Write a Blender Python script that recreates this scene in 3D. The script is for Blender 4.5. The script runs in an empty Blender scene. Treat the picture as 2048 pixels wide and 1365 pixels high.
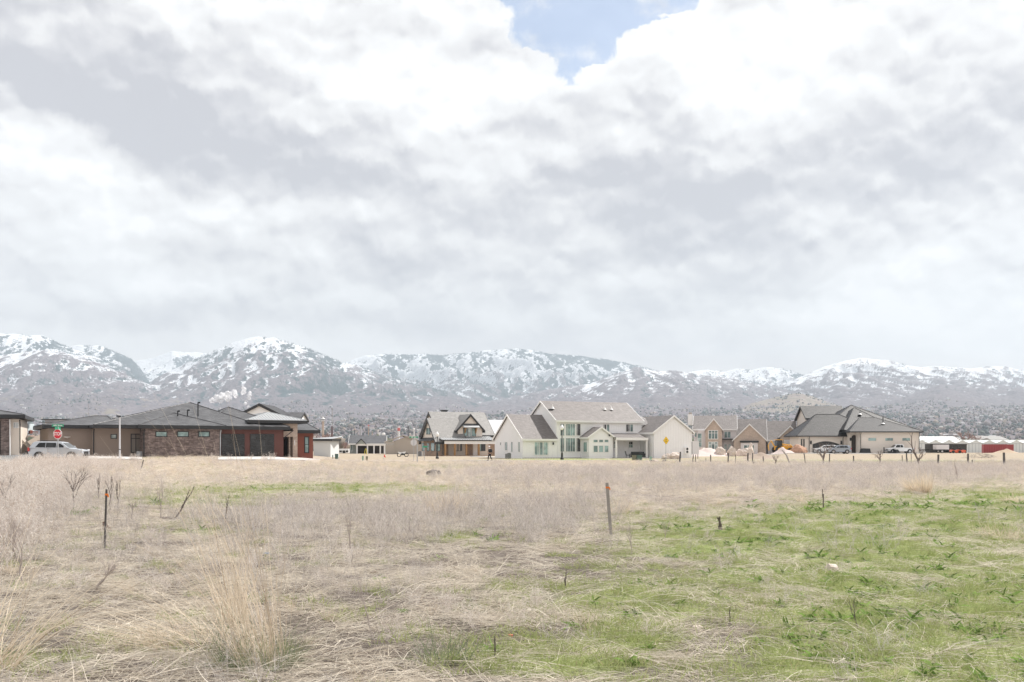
import bpy, math, random
import numpy as np
from mathutils import Vector, Matrix

SC = bpy.context.scene
COL = SC.collection
R = math.radians
random.seed(7)
RNG = np.random.default_rng(11)

# ------------------------------------------------------------------ camera
CAM_H = 1.6          # eye height, metres
F = 1991.0           # focal length expressed in photo pixels (photo 2048 wide)
HZ = 897.0           # photo row of the eye level
cam_data = bpy.data.cameras.new("camera")
cam = bpy.data.objects.new("camera", cam_data)
COL.objects.link(cam)
cam.location = (0, 0, CAM_H)
cam.rotation_euler = (R(90), 0, 0)
cam_data.sensor_width = 36.0
cam_data.lens = 36.0 * F / 2048.0
cam_data.shift_y = (HZ - 682.5) / 2048.0
cam_data.clip_start = 0.1
cam_data.clip_end = 60000
SC.camera = cam

# ------------------------------------------------------------------ render settings
SC.view_settings.view_transform = 'Standard'
SC.view_settings.look = 'None'
SC.view_settings.gamma = 1.0
SC.view_settings.use_curve_mapping = False
SC.view_settings.exposure = 0.52
SC.render.engine = 'CYCLES'
SC.cycles.max_bounces = 6
SC.cycles.diffuse_bounces = 3
SC.cycles.glossy_bounces = 2
SC.cycles.transmission_bounces = 3
SC.cycles.transparent_max_bounces = 6
SC.cycles.volume_bounces = 0
SC.cycles.use_denoising = True
SC.cycles.sample_clamp_indirect = 4.0
try:
    SC.cycles.denoiser = 'OPENIMAGEDENOISE'
    SC.cycles.denoising_prefilter = 'ACCURATE'
except Exception:
    pass

SUN_AZ = 54.0        # degrees from the view direction (+Y) towards the right (+X)
SUN_EL = 52.0
sun_dir = Vector((math.sin(R(SUN_AZ)) * math.cos(R(SUN_EL)), math.cos(R(SUN_AZ)) * math.cos(R(SUN_EL)), math.sin(R(SUN_EL))))
sd = bpy.data.lights.new("sun", 'SUN')
sun = bpy.data.objects.new("sun", sd)
COL.objects.link(sun)
sun.rotation_euler = sun_dir.to_track_quat('Z', 'Y').to_euler()
sd.energy = 4.8
sd.angle = R(0.6)
sd.color = (1.0, 0.96, 0.9)

# ------------------------------------------------------------------ node expressions
class X:
    """A socket (or number) of a node tree with arithmetic."""
    def __init__(s, nt, v): s.nt, s.v = nt, v
    def _m(s, op, *a, clamp=False):
        n = s.nt.nodes.new('ShaderNodeMath'); n.operation = op; n.use_clamp = clamp
        for i, x in enumerate((s,) + a):
            x = x.v if isinstance(x, X) else x
            if isinstance(x, (int, float)): n.inputs[i].default_value = x
            else: s.nt.links.new(x, n.inputs[i])
        return X(s.nt, n.outputs[0])
    def __add__(s, o): return s._m('ADD', o)
    __radd__ = __add__
    def __sub__(s, o): return s._m('SUBTRACT', o)
    def __rsub__(s, o): return X(s.nt, o)._m('SUBTRACT', s)
    def __mul__(s, o): return s._m('MULTIPLY', o)
    __rmul__ = __mul__
    def __truediv__(s, o): return s._m('DIVIDE', o)
    def __neg__(s): return s._m('MULTIPLY', -1.0)
    def clamp(s): return s._m('ADD', 0.0, clamp=True)
    def mn(s, o): return s._m('MINIMUM', o)
    def mx(s, o): return s._m('MAXIMUM', o)
    def f(s, op, *a): return s._m(op, *a)
    def ramp(s, a, b, lo=0.0, hi=1.0, smooth=True):
        n = s.nt.nodes.new('ShaderNodeMapRange'); n.interpolation_type = 'SMOOTHSTEP' if smooth else 'LINEAR'
        s.nt.links.new(s.v, n.inputs[0])
        for i, k in enumerate((a, b, lo, hi)): n.inputs[i + 1].default_value = k
        return X(s.nt, n.outputs[0])

def comb(nt, x, y, z):
    n = nt.nodes.new('ShaderNodeCombineXYZ')
    for i, c in enumerate((x, y, z)):
        c = c.v if isinstance(c, X) else c
        if isinstance(c, (int, float)): n.inputs[i].default_value = c
        else: nt.links.new(c, n.inputs[i])
    return n.outputs[0]

def sep(nt, v):
    n = nt.nodes.new('ShaderNodeSeparateXYZ'); nt.links.new(v, n.inputs[0])
    return [X(nt, o) for o in n.outputs]

def noise(nt, vec, scale, detail=4.0, rough=0.55, dist=0.0, color=False):
    n = nt.nodes.new('ShaderNodeTexNoise')
    nt.links.new(vec, n.inputs['Vector'])
    n.inputs['Scale'].default_value = scale; n.inputs['Detail'].default_value = detail
    n.inputs['Roughness'].default_value = rough; n.inputs['Distortion'].default_value = dist
    return n.outputs['Color'] if color else X(nt, n.outputs['Fac'])

def voro(nt, vec, scale, detail=0.0, feature='F1', rnd=1.0):
    n = nt.nodes.new('ShaderNodeTexVoronoi'); n.feature = feature
    nt.links.new(vec, n.inputs['Vector'])
    n.inputs['Scale'].default_value = scale
    if 'Detail' in n.inputs: n.inputs['Detail'].default_value = detail
    n.inputs['Randomness'].default_value = rnd
    if feature == 'SMOOTH_F1': n.inputs['Smoothness'].default_value = 0.7
    return X(nt, n.outputs['Distance']), n.outputs.get('Color')

def mixc(nt, fac, a, b, blend='MIX'):
    n = nt.nodes.new('ShaderNodeMix'); n.data_type = 'RGBA'; n.blend_type = blend
    for sock, c in ((n.inputs[0], fac), (n.inputs[6], a), (n.inputs[7], b)):
        c = c.v if isinstance(c, X) else c
        if isinstance(c, (int, float)): sock.default_value = c
        elif isinstance(c, (tuple, list)): sock.default_value = (*c[:3], 1.0)
        else: nt.links.new(c, sock)
    return n.outputs[2]

# ------------------------------------------------------------------ world: blue sky behind broken spring cloud
world = bpy.data.worlds.new("World")
SC.world = world
world.use_nodes = True
wt = world.node_tree
wt.nodes.clear()
def build_world(nt):
    out = nt.nodes.new('ShaderNodeOutputWorld')
    tc = nt.nodes.new('ShaderNodeTexCoord')
    d = tc.outputs['Generated']
    dx, dy, dz = sep(nt, d)
    az = dx.f('ARCTAN2', dy)
    hor = (dx * dx + dy * dy).f('SQRT')
    el = dz.f('ARCTAN2', hor)
    def A(px): return math.atan((px - 1024) / F)
    def E(px, py): return math.atan((HZ - py) / F * math.cos(A(px)))
    # cloud layers flatten towards the horizon
    def plane(oa=0.0, oe=0.0, k=1.9, w=0.0): return comb(nt, az + oa, (el + oe) * k, w)
    flat = plane()
    warp = noise(nt, flat, 3.2, 3, 0.5, color=True)
    wx, wy, _ = sep(nt, warp)
    fine = noise(nt, comb(nt, az, el, 0.3), 24.0, 6, 0.62, color=True)
    fx, fy, _ = sep(nt, fine)
    az2 = az + (wx - 0.5) * 0.15 + (fx - 0.5) * 0.05
    el2 = el + (wy - 0.5) * 0.08 + (fy - 0.5) * 0.035
    def blob(px, py, sx, sy, w, rot=0.0):
        a = (az2 - A(px)) ; e = (el2 - E(px, py))
        c, s_ = math.cos(rot), math.sin(rot)
        u = (a * c + e * s_) * (F / sx); v = (e * c - a * s_) * (F / sy)
        return (-(u * u + v * v)).f('EXPONENT') * w
    blobs = [(130, 110, 330, 120, -.24, -.18), (300, 230, 330, 75, -.22, -.30), (640, 350, 420, 62, -.26, -.12), (560, 540, 330, 60, -.12, 0),
             (100, 625, 520, 28, -.24, 0), (60, 470, 260, 50, -.08, 0), (1250, 330, 200, 110, -.20, 0), (1450, 430, 330, 105, -.42, -.1),
             (1960, 285, 190, 70, -.24, 0), (1330, 590, 480, 45, -.20, 0), (1180, 695, 420, 40, -.18, 0), (900, 660, 400, 30, -.06, 0),
             (90, 320, 200, 60, .26, -.7), (330, 430, 200, 40, .18, -.5), (760, 60, 300, 110, .24, 0), (900, 230, 240, 90, .20, 0),
             (1400, 110, 260, 120, .26, 0), (1800, 110, 330, 130, .18, 0), (1150, 480, 130, 40, .22, 0), (1880, 560, 300, 90, .24, 0), (1500, 260, 160, 60, .12, 0),
             (750, 590, 500, 30, .08, 0), (300, 690, 500, 26, .20, 0), (1900, 690, 500, 50, .16, 0)]
    up = el.ramp(0.05, 0.24, 0.45, 1.0)
    # thickness of the cloud, read here and a little higher towards the light: tops bright, bases grey
    def thick(oa, oe): return noise(nt, plane(oa, oe, 1.9, 0.0), 3.1, 8, 0.52, 0.2)
    T0 = thick(0.0, 0.0)
    big = T0 - thick(0.012, 0.028)
    def puff(oa, oe, k):
        v, _ = voro(nt, comb(nt, az + oa + (fx - 0.5) * 0.045, (el + oe) * 1.35 + (fy - 0.5) * 0.045, k), 8.0, 3.0, 'SMOOTH_F1'); return v
    bil = puff(0.004, 0.009, 0.4) - puff(0.0, 0.0, 0.4)
    tone = (T0 - 0.5) * 0.6 + 0.50 + big * up * 2.3 + bil * up * 2.1
    for b in blobs: tone = tone + blob(*b[:4], b[4] * 1.3, rot=b[5])
    tone = tone.ramp(-0.06, 0.92, 0.0, 1.0, smooth=False)
    cc = nt.nodes.new('ShaderNodeValToRGB')
    cr = cc.color_ramp
    cr.elements[0].position = 0.0; cr.elements[0].color = (0.50, 0.495, 0.53, 1)
    cr.elements[1].position = 1.0; cr.elements[1].color = (0.99, 0.98, 0.975, 1)
    e = cr.elements.new(0.30); e.color = (0.64, 0.63, 0.65, 1)
    e = cr.elements.new(0.55); e.color = (0.79, 0.78, 0.782, 1)
    e = cr.elements.new(0.78); e.color = (0.88, 0.876, 0.877, 1)
    nt.links.new(tone.clamp().v, cc.inputs[0])
    cloud_col = cc.outputs[0]
    # the gap of blue: left and right banks given as curves over elevation
    gn = noise(nt, comb(nt, az, el, 1.7), 60.0, 3, 0.6, color=True)
    gx, gy, _ = sep(nt, gn)
    ga = az + (gx - 0.5) * 0.012; ge = el + (gy - 0.5) * 0.012
    def curve(pts):
        n = nt.nodes.new('ShaderNodeFloatCurve')
        m = n.mapping; c = m.curves[0]
        lo, hi = 0.30, 0.80
        P = [((E(px, py) - lo) / (hi - lo), (A(px) + 0.6) / 1.2) for px, py in pts]
        P.sort()
        c.points[0].location = P[0]; c.points[1].location = P[-1]
        for p in P[1:-1]: c.points.new(*p)
        for p in c.points: p.handle_type = 'VECTOR'
        m.update()
        nt.links.new(((ge - lo) / (hi - lo)).v, n.inputs['Value'])
        return X(nt, n.outputs[0]) * 1.2 - 0.6
    L = curve([(1137, 172), (1128, 158), (1112, 140), (1105, 118), (1082, 103), (1040, 98), (1030, 78), (1026, 25), (1012, 5), (985, -5), (900, -30), (820, -120), (760, -300), (900, -600), (1100, -800)])
    Rr = curve([(1137, 172), (1146, 158), (1160, 140), (1182, 128), (1212, 126), (1222, 112), (1228, 88), (1246, 60), (1290, 36), (1350, 33), (1376, 20), (1388, 4), (1420, -20), (1560, -90), (1640, -260), (1400, -600), (1100, -800)])
    v1, _ = voro(nt, comb(nt, ga, ge, 0.0), 75.0, 2.0, 'F1')
    inside = (ga - L).mn(Rr - ga) - (0.55 - v1) * 0.014
    inside = inside.mn((ge - E(1137, 172)) * 1.5)
    gap = inside.ramp(-0.0025, 0.0085)
    wisp = noise(nt, comb(nt, az, el * 1.3, 5.0), 14.0, 6, 0.62)
    veil = wisp.ramp(0.46, 0.70) * 0.75
    gap = gap * (1.0 - veil) * 0.80
    rim = inside.ramp(-0.035, -0.002) * 0.35
    cloud_col = mixc(nt, rim, cloud_col, (0.94, 0.94, 0.94))
    # thin bright haze low over the mountains
    low = (el * -1.0 + 0.15).ramp(0.0, 0.13) * 0.65
    cloud_col = mixc(nt, low, cloud_col, (1.22, 1.10, 1.02))
    sky = nt.nodes.new('ShaderNodeTexSky')
    sky.sky_type = 'NISHITA'; sky.sun_disc = False
    sky.sun_elevation = R(SUN_EL); sky.sun_rotation = R(SUN_AZ)
    sky.air_density = 1.0; sky.dust_density = 1.2; sky.ozone_density = 1.5
    b_sky = nt.nodes.new('ShaderNodeBackground'); nt.links.new(sky.outputs[0], b_sky.inputs[0]); b_sky.inputs[1].default_value = 0.105
    b_cl = nt.nodes.new('ShaderNodeBackground'); nt.links.new(cloud_col, b_cl.inputs[0]); b_cl.inputs[1].default_value = 0.78
    mx = nt.nodes.new('ShaderNodeMixShader')
    nt.links.new(gap.v, mx.inputs[0]); nt.links.new(b_cl.outputs[0], mx.inputs[1]); nt.links.new(b_sky.outputs[0], mx.inputs[2])
    nt.links.new(mx.outputs[0], out.inputs[0])
build_world(wt)
world.cycles.sampling_method = 'MANUAL'
world.cycles.sample_map_resolution = 512

# ------------------------------------------------------------------ helpers
def props(o, label=None, cat=None, group=None, kind=None):
    if label: o['label'] = label
    if cat: o['category'] = cat
    if group: o['group'] = group
    if kind: o['kind'] = kind
    return o

def empty(name, loc, rz=0.0, label=None, cat=None, group=None):
    o = bpy.data.objects.new(name, None)
    COL.objects.link(o); o.location = loc; o.rotation_euler = (0, 0, rz); o.empty_display_size = 0.3
    return props(o, label, cat, group)

class MB:
    """Collects faces; build() links them as one mesh object."""
    def __init__(s): s.v, s.f, s.m = [], [], []
    def add(s, verts, faces, mi=0):
        b = len(s.v); s.v += [tuple(p) for p in verts]
        s.f += [tuple(i + b for i in f) for f in faces]; s.m += [mi] * len(faces); return s
    def box(s, a0, a1, b0, b1, c0, c1, mi=0):
        v = [(x, y, z) for x in (a0, a1) for y in (b0, b1) for z in (c0, c1)]
        return s.add(v, [(0, 1, 3, 2), (4, 6, 7, 5), (0, 4, 5, 1), (2, 3, 7, 6), (0, 2, 6, 4), (1, 5, 7, 3)], mi)
    def prism(s, pts, axis, lo, hi, mi=0, hi_pts=None):
        """pts: 2D polygon; extruded along axis ('x','y','z') from lo to hi."""
        def p3(p, t):
            return {'x': (t, p[0], p[1]), 'y': (p[0], t, p[1]), 'z': (p[0], p[1], t)}[axis]
        n = len(pts); q = hi_pts or pts
        v = [p3(p, lo) for p in pts] + [p3(p, hi) for p in q]
        f = [tuple(range(n))[::-1], tuple(range(n, 2 * n))] + [(i, (i + 1) % n, n + (i + 1) % n, n + i) for i in range(n)]
        return s.add(v, f, mi)
    def tube(s, pts, rad, n=8, caps=True, mi=0):
        P = [Vector(p) for p in pts]
        rad = rad if isinstance(rad, (list, tuple)) else [rad] * len(P)
        vs = []
        for i, p in enumerate(P):
            t = (P[min(i + 1, len(P) - 1)] - P[max(i - 1, 0)]).normalized()
            a = t.orthogonal().normalized() if i == 0 else (a - t * a.dot(t)).normalized()
            b = t.cross(a)
            for k in range(n):
                w = 2 * math.pi * k / n
                vs.append(p + (a * math.cos(w) + b * math.sin(w)) * rad[i])
        fs = []
        for i in range(len(P) - 1):
            for k in range(n):
                fs.append((i * n + k, i * n + (k + 1) % n, (i + 1) * n + (k + 1) % n, (i + 1) * n + k))
        if caps:
            fs.append(tuple(range(n))[::-1]); fs.append(tuple(range((len(P) - 1) * n, len(P) * n)))
        return s.add(vs, fs, mi)
    def lathe(s, prof, c=(0, 0, 0), n=12, mi=0):
        vs = [(c[0] + r * math.cos(2 * math.pi * k / n), c[1] + r * math.sin(2 * math.pi * k / n), c[2] + z) for r, z in prof for k in range(n)]
        fs = [(i * n + k, i * n + (k + 1) % n, (i + 1) * n + (k + 1) % n, (i + 1) * n + k) for i in range(len(prof) - 1) for k in range(n)]
        fs += [tuple(range(n))[::-1], tuple(range((len(prof) - 1) * n, len(prof) * n))]
        return s.add(vs, fs, mi)
    def build(s, name, mats, parent=None, off=(0, 0, 0), smooth=False, bevel=0.0):
        me = bpy.data.meshes.new(name)
        vs = s.v if off == (0, 0, 0) else [(a - off[0], b - off[1], c - off[2]) for a, b, c in s.v]
        me.from_pydata(vs, [], s.f)
        mats = mats if isinstance(mats, (list, tuple)) else [mats]
        for m in mats: me.materials.append(m)
        if len(mats) > 1: me.polygons.foreach_set('material_index', s.m)
        if smooth: me.polygons.foreach_set('use_smooth', [True] * len(me.polygons))
        me.validate(); me.update()
        import bmesh
        bm = bmesh.new(); bm.from_mesh(me); bmesh.ops.recalc_face_normals(bm, faces=bm.faces); bm.to_mesh(me); bm.free()
        o = bpy.data.objects.new(name, me); COL.objects.link(o)
        if off != (0, 0, 0): o.location = off
        if parent is not None:
            o.parent = parent
        if bevel:
            b = o.modifiers.new('bevel', 'BEVEL'); b.width = bevel; b.segments = 2; b.limit_method = 'ANGLE'
        return o

def copy_tree(o, parent=None):
    c = o.copy(); COL.objects.link(c); c.parent = parent
    for ch in [k for k in o.children]: copy_tree(ch, c)
    return c

def np_mesh(name, V, Fq, mats, smooth=False, colors=None, tri=False):
    """Fast mesh from numpy arrays (quads or tris)."""
    me = bpy.data.meshes.new(name)
    V = np.asarray(V, np.float32); Fq = np.asarray(Fq, np.int32)
    k = Fq.shape[1]
    me.vertices.add(len(V)); me.vertices.foreach_set('co', V.ravel())
    me.loops.add(Fq.size); me.loops.foreach_set('vertex_index', Fq.ravel())
    me.polygons.add(len(Fq)); me.polygons.foreach_set('loop_start', np.arange(0, Fq.size, k, dtype=np.int32))
    me.update(calc_edges=True)
    for m in (mats if isinstance(mats, (list, tuple)) else [mats]): me.materials.append(m)
    if smooth: me.polygons.foreach_set('use_smooth', np.ones(len(Fq), bool))
    for cn, c in (colors or {}).items():
        a = me.attributes.new(cn, 'FLOAT_COLOR', 'POINT')
        c = np.asarray(c, np.float32)
        if c.shape[1] == 3: c = np.hstack([c, np.ones((len(c), 1), np.float32)])
        a.data.foreach_set('color', c.ravel())
    return me

def link(name, me, parent=None):
    o = bpy.data.objects.new(name, me); COL.objects.link(o); o.parent = parent
    return o

# --- numpy gradient noise
_perm = np.random.default_rng(5).permutation(512).astype(np.int64)
_ang = np.random.default_rng(6).random(512) * 2 * np.pi
def perlin(x, y):
    xi = np.floor(x).astype(np.int64); yi = np.floor(y).astype(np.int64)
    xf = x - xi; yf = y - yi
    u = xf * xf * xf * (xf * (xf * 6 - 15) + 10); v = yf * yf * yf * (yf * (yf * 6 - 15) + 10)
    def g(ix, iy, dx, dy):
        h = _ang[_perm[(_perm[ix & 511] + iy) & 511]]
        return np.cos(h) * dx + np.sin(h) * dy
    a = g(xi, yi, xf, yf); b = g(xi + 1, yi, xf - 1, yf); c = g(xi, yi + 1, xf, yf - 1); d = g(xi + 1, yi + 1, xf - 1, yf - 1)
    return ((a + (b - a) * u) + ((c + (d - c) * u) - (a + (b - a) * u)) * v) * 1.4
def fbm(x, y, o=4, g=0.5, l=2.03):
    s = 0; a = 1.0; t = 0
    for i in range(o):
        s = s + a * perlin(x + 17.3 * i, y - 9.1 * i); t += a; a *= g; x = x * l; y = y * l
    return s / t
def ridged(x, y, o=4, g=0.5):
    s = 0; a = 1.0; t = 0
    for i in range(o):
        s = s + a * (1 - np.abs(perlin(x + 31.7 * i, y + 4.4 * i)) * 2); t += a; a *= g; x = x * 2.1; y = y * 2.1
    return s / t
def sstep(a, b, x):
    t = np.clip((x - a) / (b - a), 0, 1); return t * t * (3 - 2 * t)

# ------------------------------------------------------------------ materials
def new_mat(name):
    m = bpy.data.materials.new(name); m.use_nodes = True
    nt = m.node_tree; nt.nodes.clear()
    out = nt.nodes.new('ShaderNodeOutputMaterial'); b = nt.nodes.new('ShaderNodeBsdfPrincipled')
    nt.links.new(b.outputs[0], out.inputs[0])
    return m, nt, b

def setc(nt, sock, c):
    if isinstance(c, (tuple, list)): sock.default_value = (*c[:3], 1.0)
    else: nt.links.new(c, sock)

def bump(nt, b, h, strength, dist):
    n = nt.nodes.new('ShaderNodeBump'); n.inputs['Strength'].default_value = strength; n.inputs['Distance'].default_value = dist
    nt.links.new(h.v, n.inputs['Height']); nt.links.new(n.outputs[0], b.inputs['Normal'])

def plain(name, col, rough=0.7, var=0.12, scale=3.0, metal=0.0, bumps=0.0, spec=0.5):
    m, nt, b = new_mat(name)
    tc = nt.nodes.new('ShaderNodeTexCoord')
    n = noise(nt, tc.outputs['Object'], scale, 6, 0.65)
    n2 = noise(nt, tc.outputs['Object'], scale * 0.23, 3, 0.5)
    k = (n * 0.6 + n2 * 0.4 - 0.5) * 2.4
    dark = tuple(c * (1 - var) for c in col); lite = tuple(min(1, c * (1 + var)) for c in col)
    setc(nt, b.inputs['Base Color'], mixc(nt, (k * 0.5 + 0.5).clamp(), dark, lite))
    b.inputs['Roughness'].default_value = rough; b.inputs['Metallic'].default_value = metal
    b.inputs['Specular IOR Level'].default_value = spec
    if bumps: bump(nt, b, noise(nt, tc.outputs['Object'], scale * 8, 4, 0.6), bumps, 0.02)
    return m

def courses(name, c1, c2, mortar, w, h, msize, var=0.5, bumpd=0.02, slope=False, rough=0.85, squash=1.0):
    """Brick, stone or shingle courses; runs along local x+y, rises with z."""
    m, nt, b = new_mat(name)
    tc = nt.nodes.new('ShaderNodeTexCoord')
    x, y, z = sep(nt, tc.outputs['Object'])
    v = comb(nt, x + y * 0.97, z * (2.2 if slope else 1.0), 0.0)
    n = nt.nodes.new('ShaderNodeTexBrick')
    nt.links.new(v, n.inputs['Vector'])
    n.inputs['Color1'].default_value = (*c1, 1); n.inputs['Color2'].default_value = (*c2, 1); n.inputs['Mortar'].default_value = (*mortar, 1)
    n.inputs['Scale'].default_value = 1.0; n.inputs['Mortar Size'].default_value = msize
    n.inputs['Brick Width'].default_value = w; n.inputs['Row Height'].default_value = h
    n.inputs['Mortar Smooth'].default_value = 0.2; n.inputs['Bias'].default_value = 0.0
    n.offset = 0.45; n.squash = squash
    nz = noise(nt, tc.outputs['Object'], 1.1, 5, 0.65)
    nz2 = noise(nt, v, 1.0 / w * 1.7, 2, 0.5)
    k = ((nz - 0.5) * 1.4 + (nz2 - 0.5) * 1.6) * var + 1.0
    hs = nt.nodes.new('ShaderNodeHueSaturation'); nt.links.new(n.outputs[0], hs.inputs['Color']); nt.links.new(k.mx(0.2).v, hs.inputs['Value'])
    nt.links.new(hs.outputs[0], b.inputs['Base Color'])
    b.inputs['Roughness'].default_value = 0.5 if slope else rough; b.inputs['Specular IOR Level'].default_value = 0.3 if slope else 0.3
    bump(nt, b, X(nt, n.outputs['Fac']) * -1.0 + nz2 * 0.5, 0.6, bumpd)
    return m

def glassy(name, col=(0.05, 0.07, 0.075), rough=0.06):
    m, nt, b = new_mat(name)
    tc = nt.nodes.new('ShaderNodeTexCoord')
    n = noise(nt, tc.outputs['Object'], 0.9, 3, 0.5)
    setc(nt, b.inputs['Base Color'], mixc(nt, n.ramp(0.4, 0.62), col, tuple(min(1, c * 1.9 + 0.02) for c in col)))
    b.inputs['Roughness'].default_value = rough; b.inputs['IOR'].default_value = 1.52
    b.inputs['Specular IOR Level'].default_value = 0.45
    bump(nt, b, noise(nt, tc.outputs['Object'], 0.7, 1, 0.5), 0.15, 0.05)
    return m

MT = {}
MT['white_siding'] = plain('white_siding', (0.87, 0.865, 0.875), 0.6, 0.03, 1.5)
MT['white_trim'] = plain('white_trim', (0.84, 0.83, 0.82), 0.5, 0.03)
MT['cream_stucco'] = plain('cream_stucco', (0.74, 0.67, 0.60), 0.9, 0.05, 2.0, bumps=0.2)
MT['tan_stucco'] = plain('tan_stucco', (0.33, 0.265, 0.225), 0.9, 0.06, 1.2, bumps=0.2)
MT['pale_stucco'] = plain('pale_stucco', (0.70, 0.62, 0.54), 0.9, 0.05, 1.2, bumps=0.2)
MT['beige_siding'] = plain('beige_siding', (0.42, 0.37, 0.32), 0.8, 0.05, 1.5)
MT['grey_siding'] = plain('grey_siding', (0.33, 0.36, 0.34), 0.8, 0.06, 1.5)
MT['lilac_siding'] = plain('lilac_siding', (0.72, 0.70, 0.72), 0.7, 0.03, 1.5)
MT['mauve_siding'] = plain('pinkish_siding', (0.70, 0.655, 0.655), 0.7, 0.03, 1.5)
MT['red_board'] = plain('red_brown_board', (0.115, 0.042, 0.034), 0.65, 0.18, 1.0)
MT['dark_trim'] = plain('dark_trim', (0.022, 0.023, 0.026), 0.5, 0.2)
MT['dark_door'] = plain('dark_door', (0.02, 0.021, 0.022), 0.35, 0.2)
MT['painted_shade'] = plain('painted_recess_shade', (0.045, 0.035, 0.03), 0.8, 0.3)  # near-black brown that paints the shade into recesses and openings
MT['metal_seam'] = plain('standing_seam_metal', (0.46, 0.47, 0.48), 0.45, 0.06, metal=0.3)
MT['galvanised'] = plain('galvanised_steel', (0.42, 0.44, 0.46), 0.45, 0.1, metal=0.6)
MT['black_metal'] = plain('black_metal', (0.018, 0.02, 0.023), 0.4, 0.2, metal=0.2)
MT['window_glass'] = glassy('window_glass', (0.10, 0.15, 0.15))
MT['blind_glass'] = glassy('blind_behind_glass', (0.30, 0.36, 0.35), 0.12)
MT['green_glass'] = glassy('greenish_glass', (0.17, 0.25, 0.245), 0.08)
MT['dark_glass'] = glassy('dark_glass', (0.006, 0.007, 0.008), 0.04)
MT['rust_stone'] = courses('rubble_stone', (0.47, 0.30, 0.19), (0.28, 0.20, 0.17), (0.40, 0.34, 0.29), 0.42, 0.17, 0.02, 0.6, 0.04)
MT['brown_brick'] = courses('thin_stone_courses', (0.15, 0.115, 0.105), (0.31, 0.245, 0.225), (0.11, 0.09, 0.085), 0.46, 0.125, 0.010, 0.85, 0.03)
MT['tan_brick'] = courses('tan_brick', (0.46, 0.36, 0.29), (0.57, 0.455, 0.38), (0.52, 0.45, 0.40), 0.3, 0.1, 0.012, 0.35, 0.01)
MT['pale_stone'] = courses('pale_stone_courses', (0.50, 0.41, 0.34), (0.40, 0.32, 0.27), (0.42, 0.36, 0.32), 0.4, 0.14, 0.012, 0.5, 0.03)
MT['grey_shingle'] = courses('grey_shingle', (0.062, 0.062, 0.066), (0.115, 0.115, 0.12), (0.035, 0.035, 0.038), 0.5, 0.30, 0.015, 0.55, 0.02, slope=True)
MT['dark_shingle'] = courses('dark_shingle', (0.024, 0.023, 0.025), (0.05, 0.047, 0.049), (0.012, 0.012, 0.012), 0.5, 0.30, 0.015, 0.6, 0.02, slope=True)
MT['taupe_shingle'] = courses('taupe_shingle', (0.155, 0.138, 0.132), (0.205, 0.185, 0.178), (0.11, 0.098, 0.095), 0.5, 0.30, 0.012, 0.35, 0.02, slope=True)
MT['pale_shingle'] = courses('pale_shingle', (0.22, 0.212, 0.205), (0.28, 0.27, 0.26), (0.17, 0.165, 0.16), 0.5, 0.30, 0.012, 0.3, 0.02, slope=True)
MT['wood_post'] = plain('golden_timber', (0.36, 0.20, 0.085), 0.7, 0.2, 4)
MT['weathered'] = plain('weathered_timber', (0.10, 0.093, 0.088), 0.9, 0.35, 6, bumps=0.6)
MT['stake_wood'] = plain('weathered_stake_wood', (0.36, 0.33, 0.31), 0.9, 0.3, 9, bumps=0.5)
MT['concrete'] = plain('pale_concrete', (0.50, 0.485, 0.465), 0.9, 0.08, 2)
MT['asphalt'] = plain('asphalt', (0.17, 0.175, 0.18), 0.9, 0.12, 2)
MT['tyre'] = plain('tyre_rubber', (0.025, 0.025, 0.027), 0.8, 0.2)
MT['rim'] = plain('alloy_rim', (0.5, 0.5, 0.52), 0.3, 0.05, metal=0.7)
MT['orange'] = plain('orange_tape', (0.85, 0.22, 0.02), 0.5, 0.1)
MT['rust'] = plain('rusty_iron', (0.11, 0.045, 0.028), 0.8, 0.4, 20)
MT['boulder'] = plain('pale_boulder', (0.62, 0.53, 0.47), 0.9, 0.25, 2.5, bumps=0.8)
MT['gravel'] = plain('pinkish_gravel', (0.56, 0.47, 0.44), 0.95, 0.15, 6, bumps=0.9)
MT['bark'] = plain('grey_bark', (0.15, 0.125, 0.11), 0.9, 0.3, 8, bumps=0.5)

# ------------------------------------------------------------------ ground height
def flat_xy(px, py, z=0.0):
    y = (CAM_H - z) * F / (py - HZ); return ((px - 1024) / F * y, y)

def ground_z(x, y):
    x = np.asarray(x, float); y = np.asarray(y, float)
    s = x / np.maximum(y, 1.0)
    z = 0.05 * fbm(x * 0.12, y * 0.12, 3) * sstep(3, 12, y)
    z = z + 0.035 * fbm(x * 0.7, y * 0.7, 2) * (1 - sstep(30, 60, y))
    # built-up lots on the left
    left = 1 - sstep(-0.225, -0.16, s)
    z = z + left * sstep(74, 106, y) * 0.62 * (1 - sstep(400, 900, y))
    fl = 1 - sstep(-0.475, -0.40, s)
    z = z + fl * sstep(88, 110, y) * 0.50 * (1 - sstep(400, 900, y))
    # long mound of weeds beside the left street corner
    z = z + 0.38 * np.exp(-((s + 0.44) / 0.045) ** 2) * np.exp(-((y - 62) / 12.0) ** 2)
    # the lot of the house on the right
    right = sstep(0.24, 0.29, s)
    z = z + right * sstep(125, 195, y) * 0.52 * (1 - sstep(232, 290, y))
    mid = sstep(0.15, 0.19, s) * (1 - sstep(0.27, 0.32, s))
    z = z + mid * sstep(130, 200, y) * 0.15 * (1 - sstep(260, 330, y))
    z = z - 0.3 * sstep(240, 300, y) * sstep(0.30, 0.36, s)
    return z
def gz(x, y): return float(ground_z(np.array([x]), np.array([y]))[0])
def at(px, y): return (px - 1024) / F * y
def zat(py, y): return CAM_H - (py - HZ) / F * y
def spot(px, y):
    x = at(px, y); return (x, y, gz(x, y))

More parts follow.
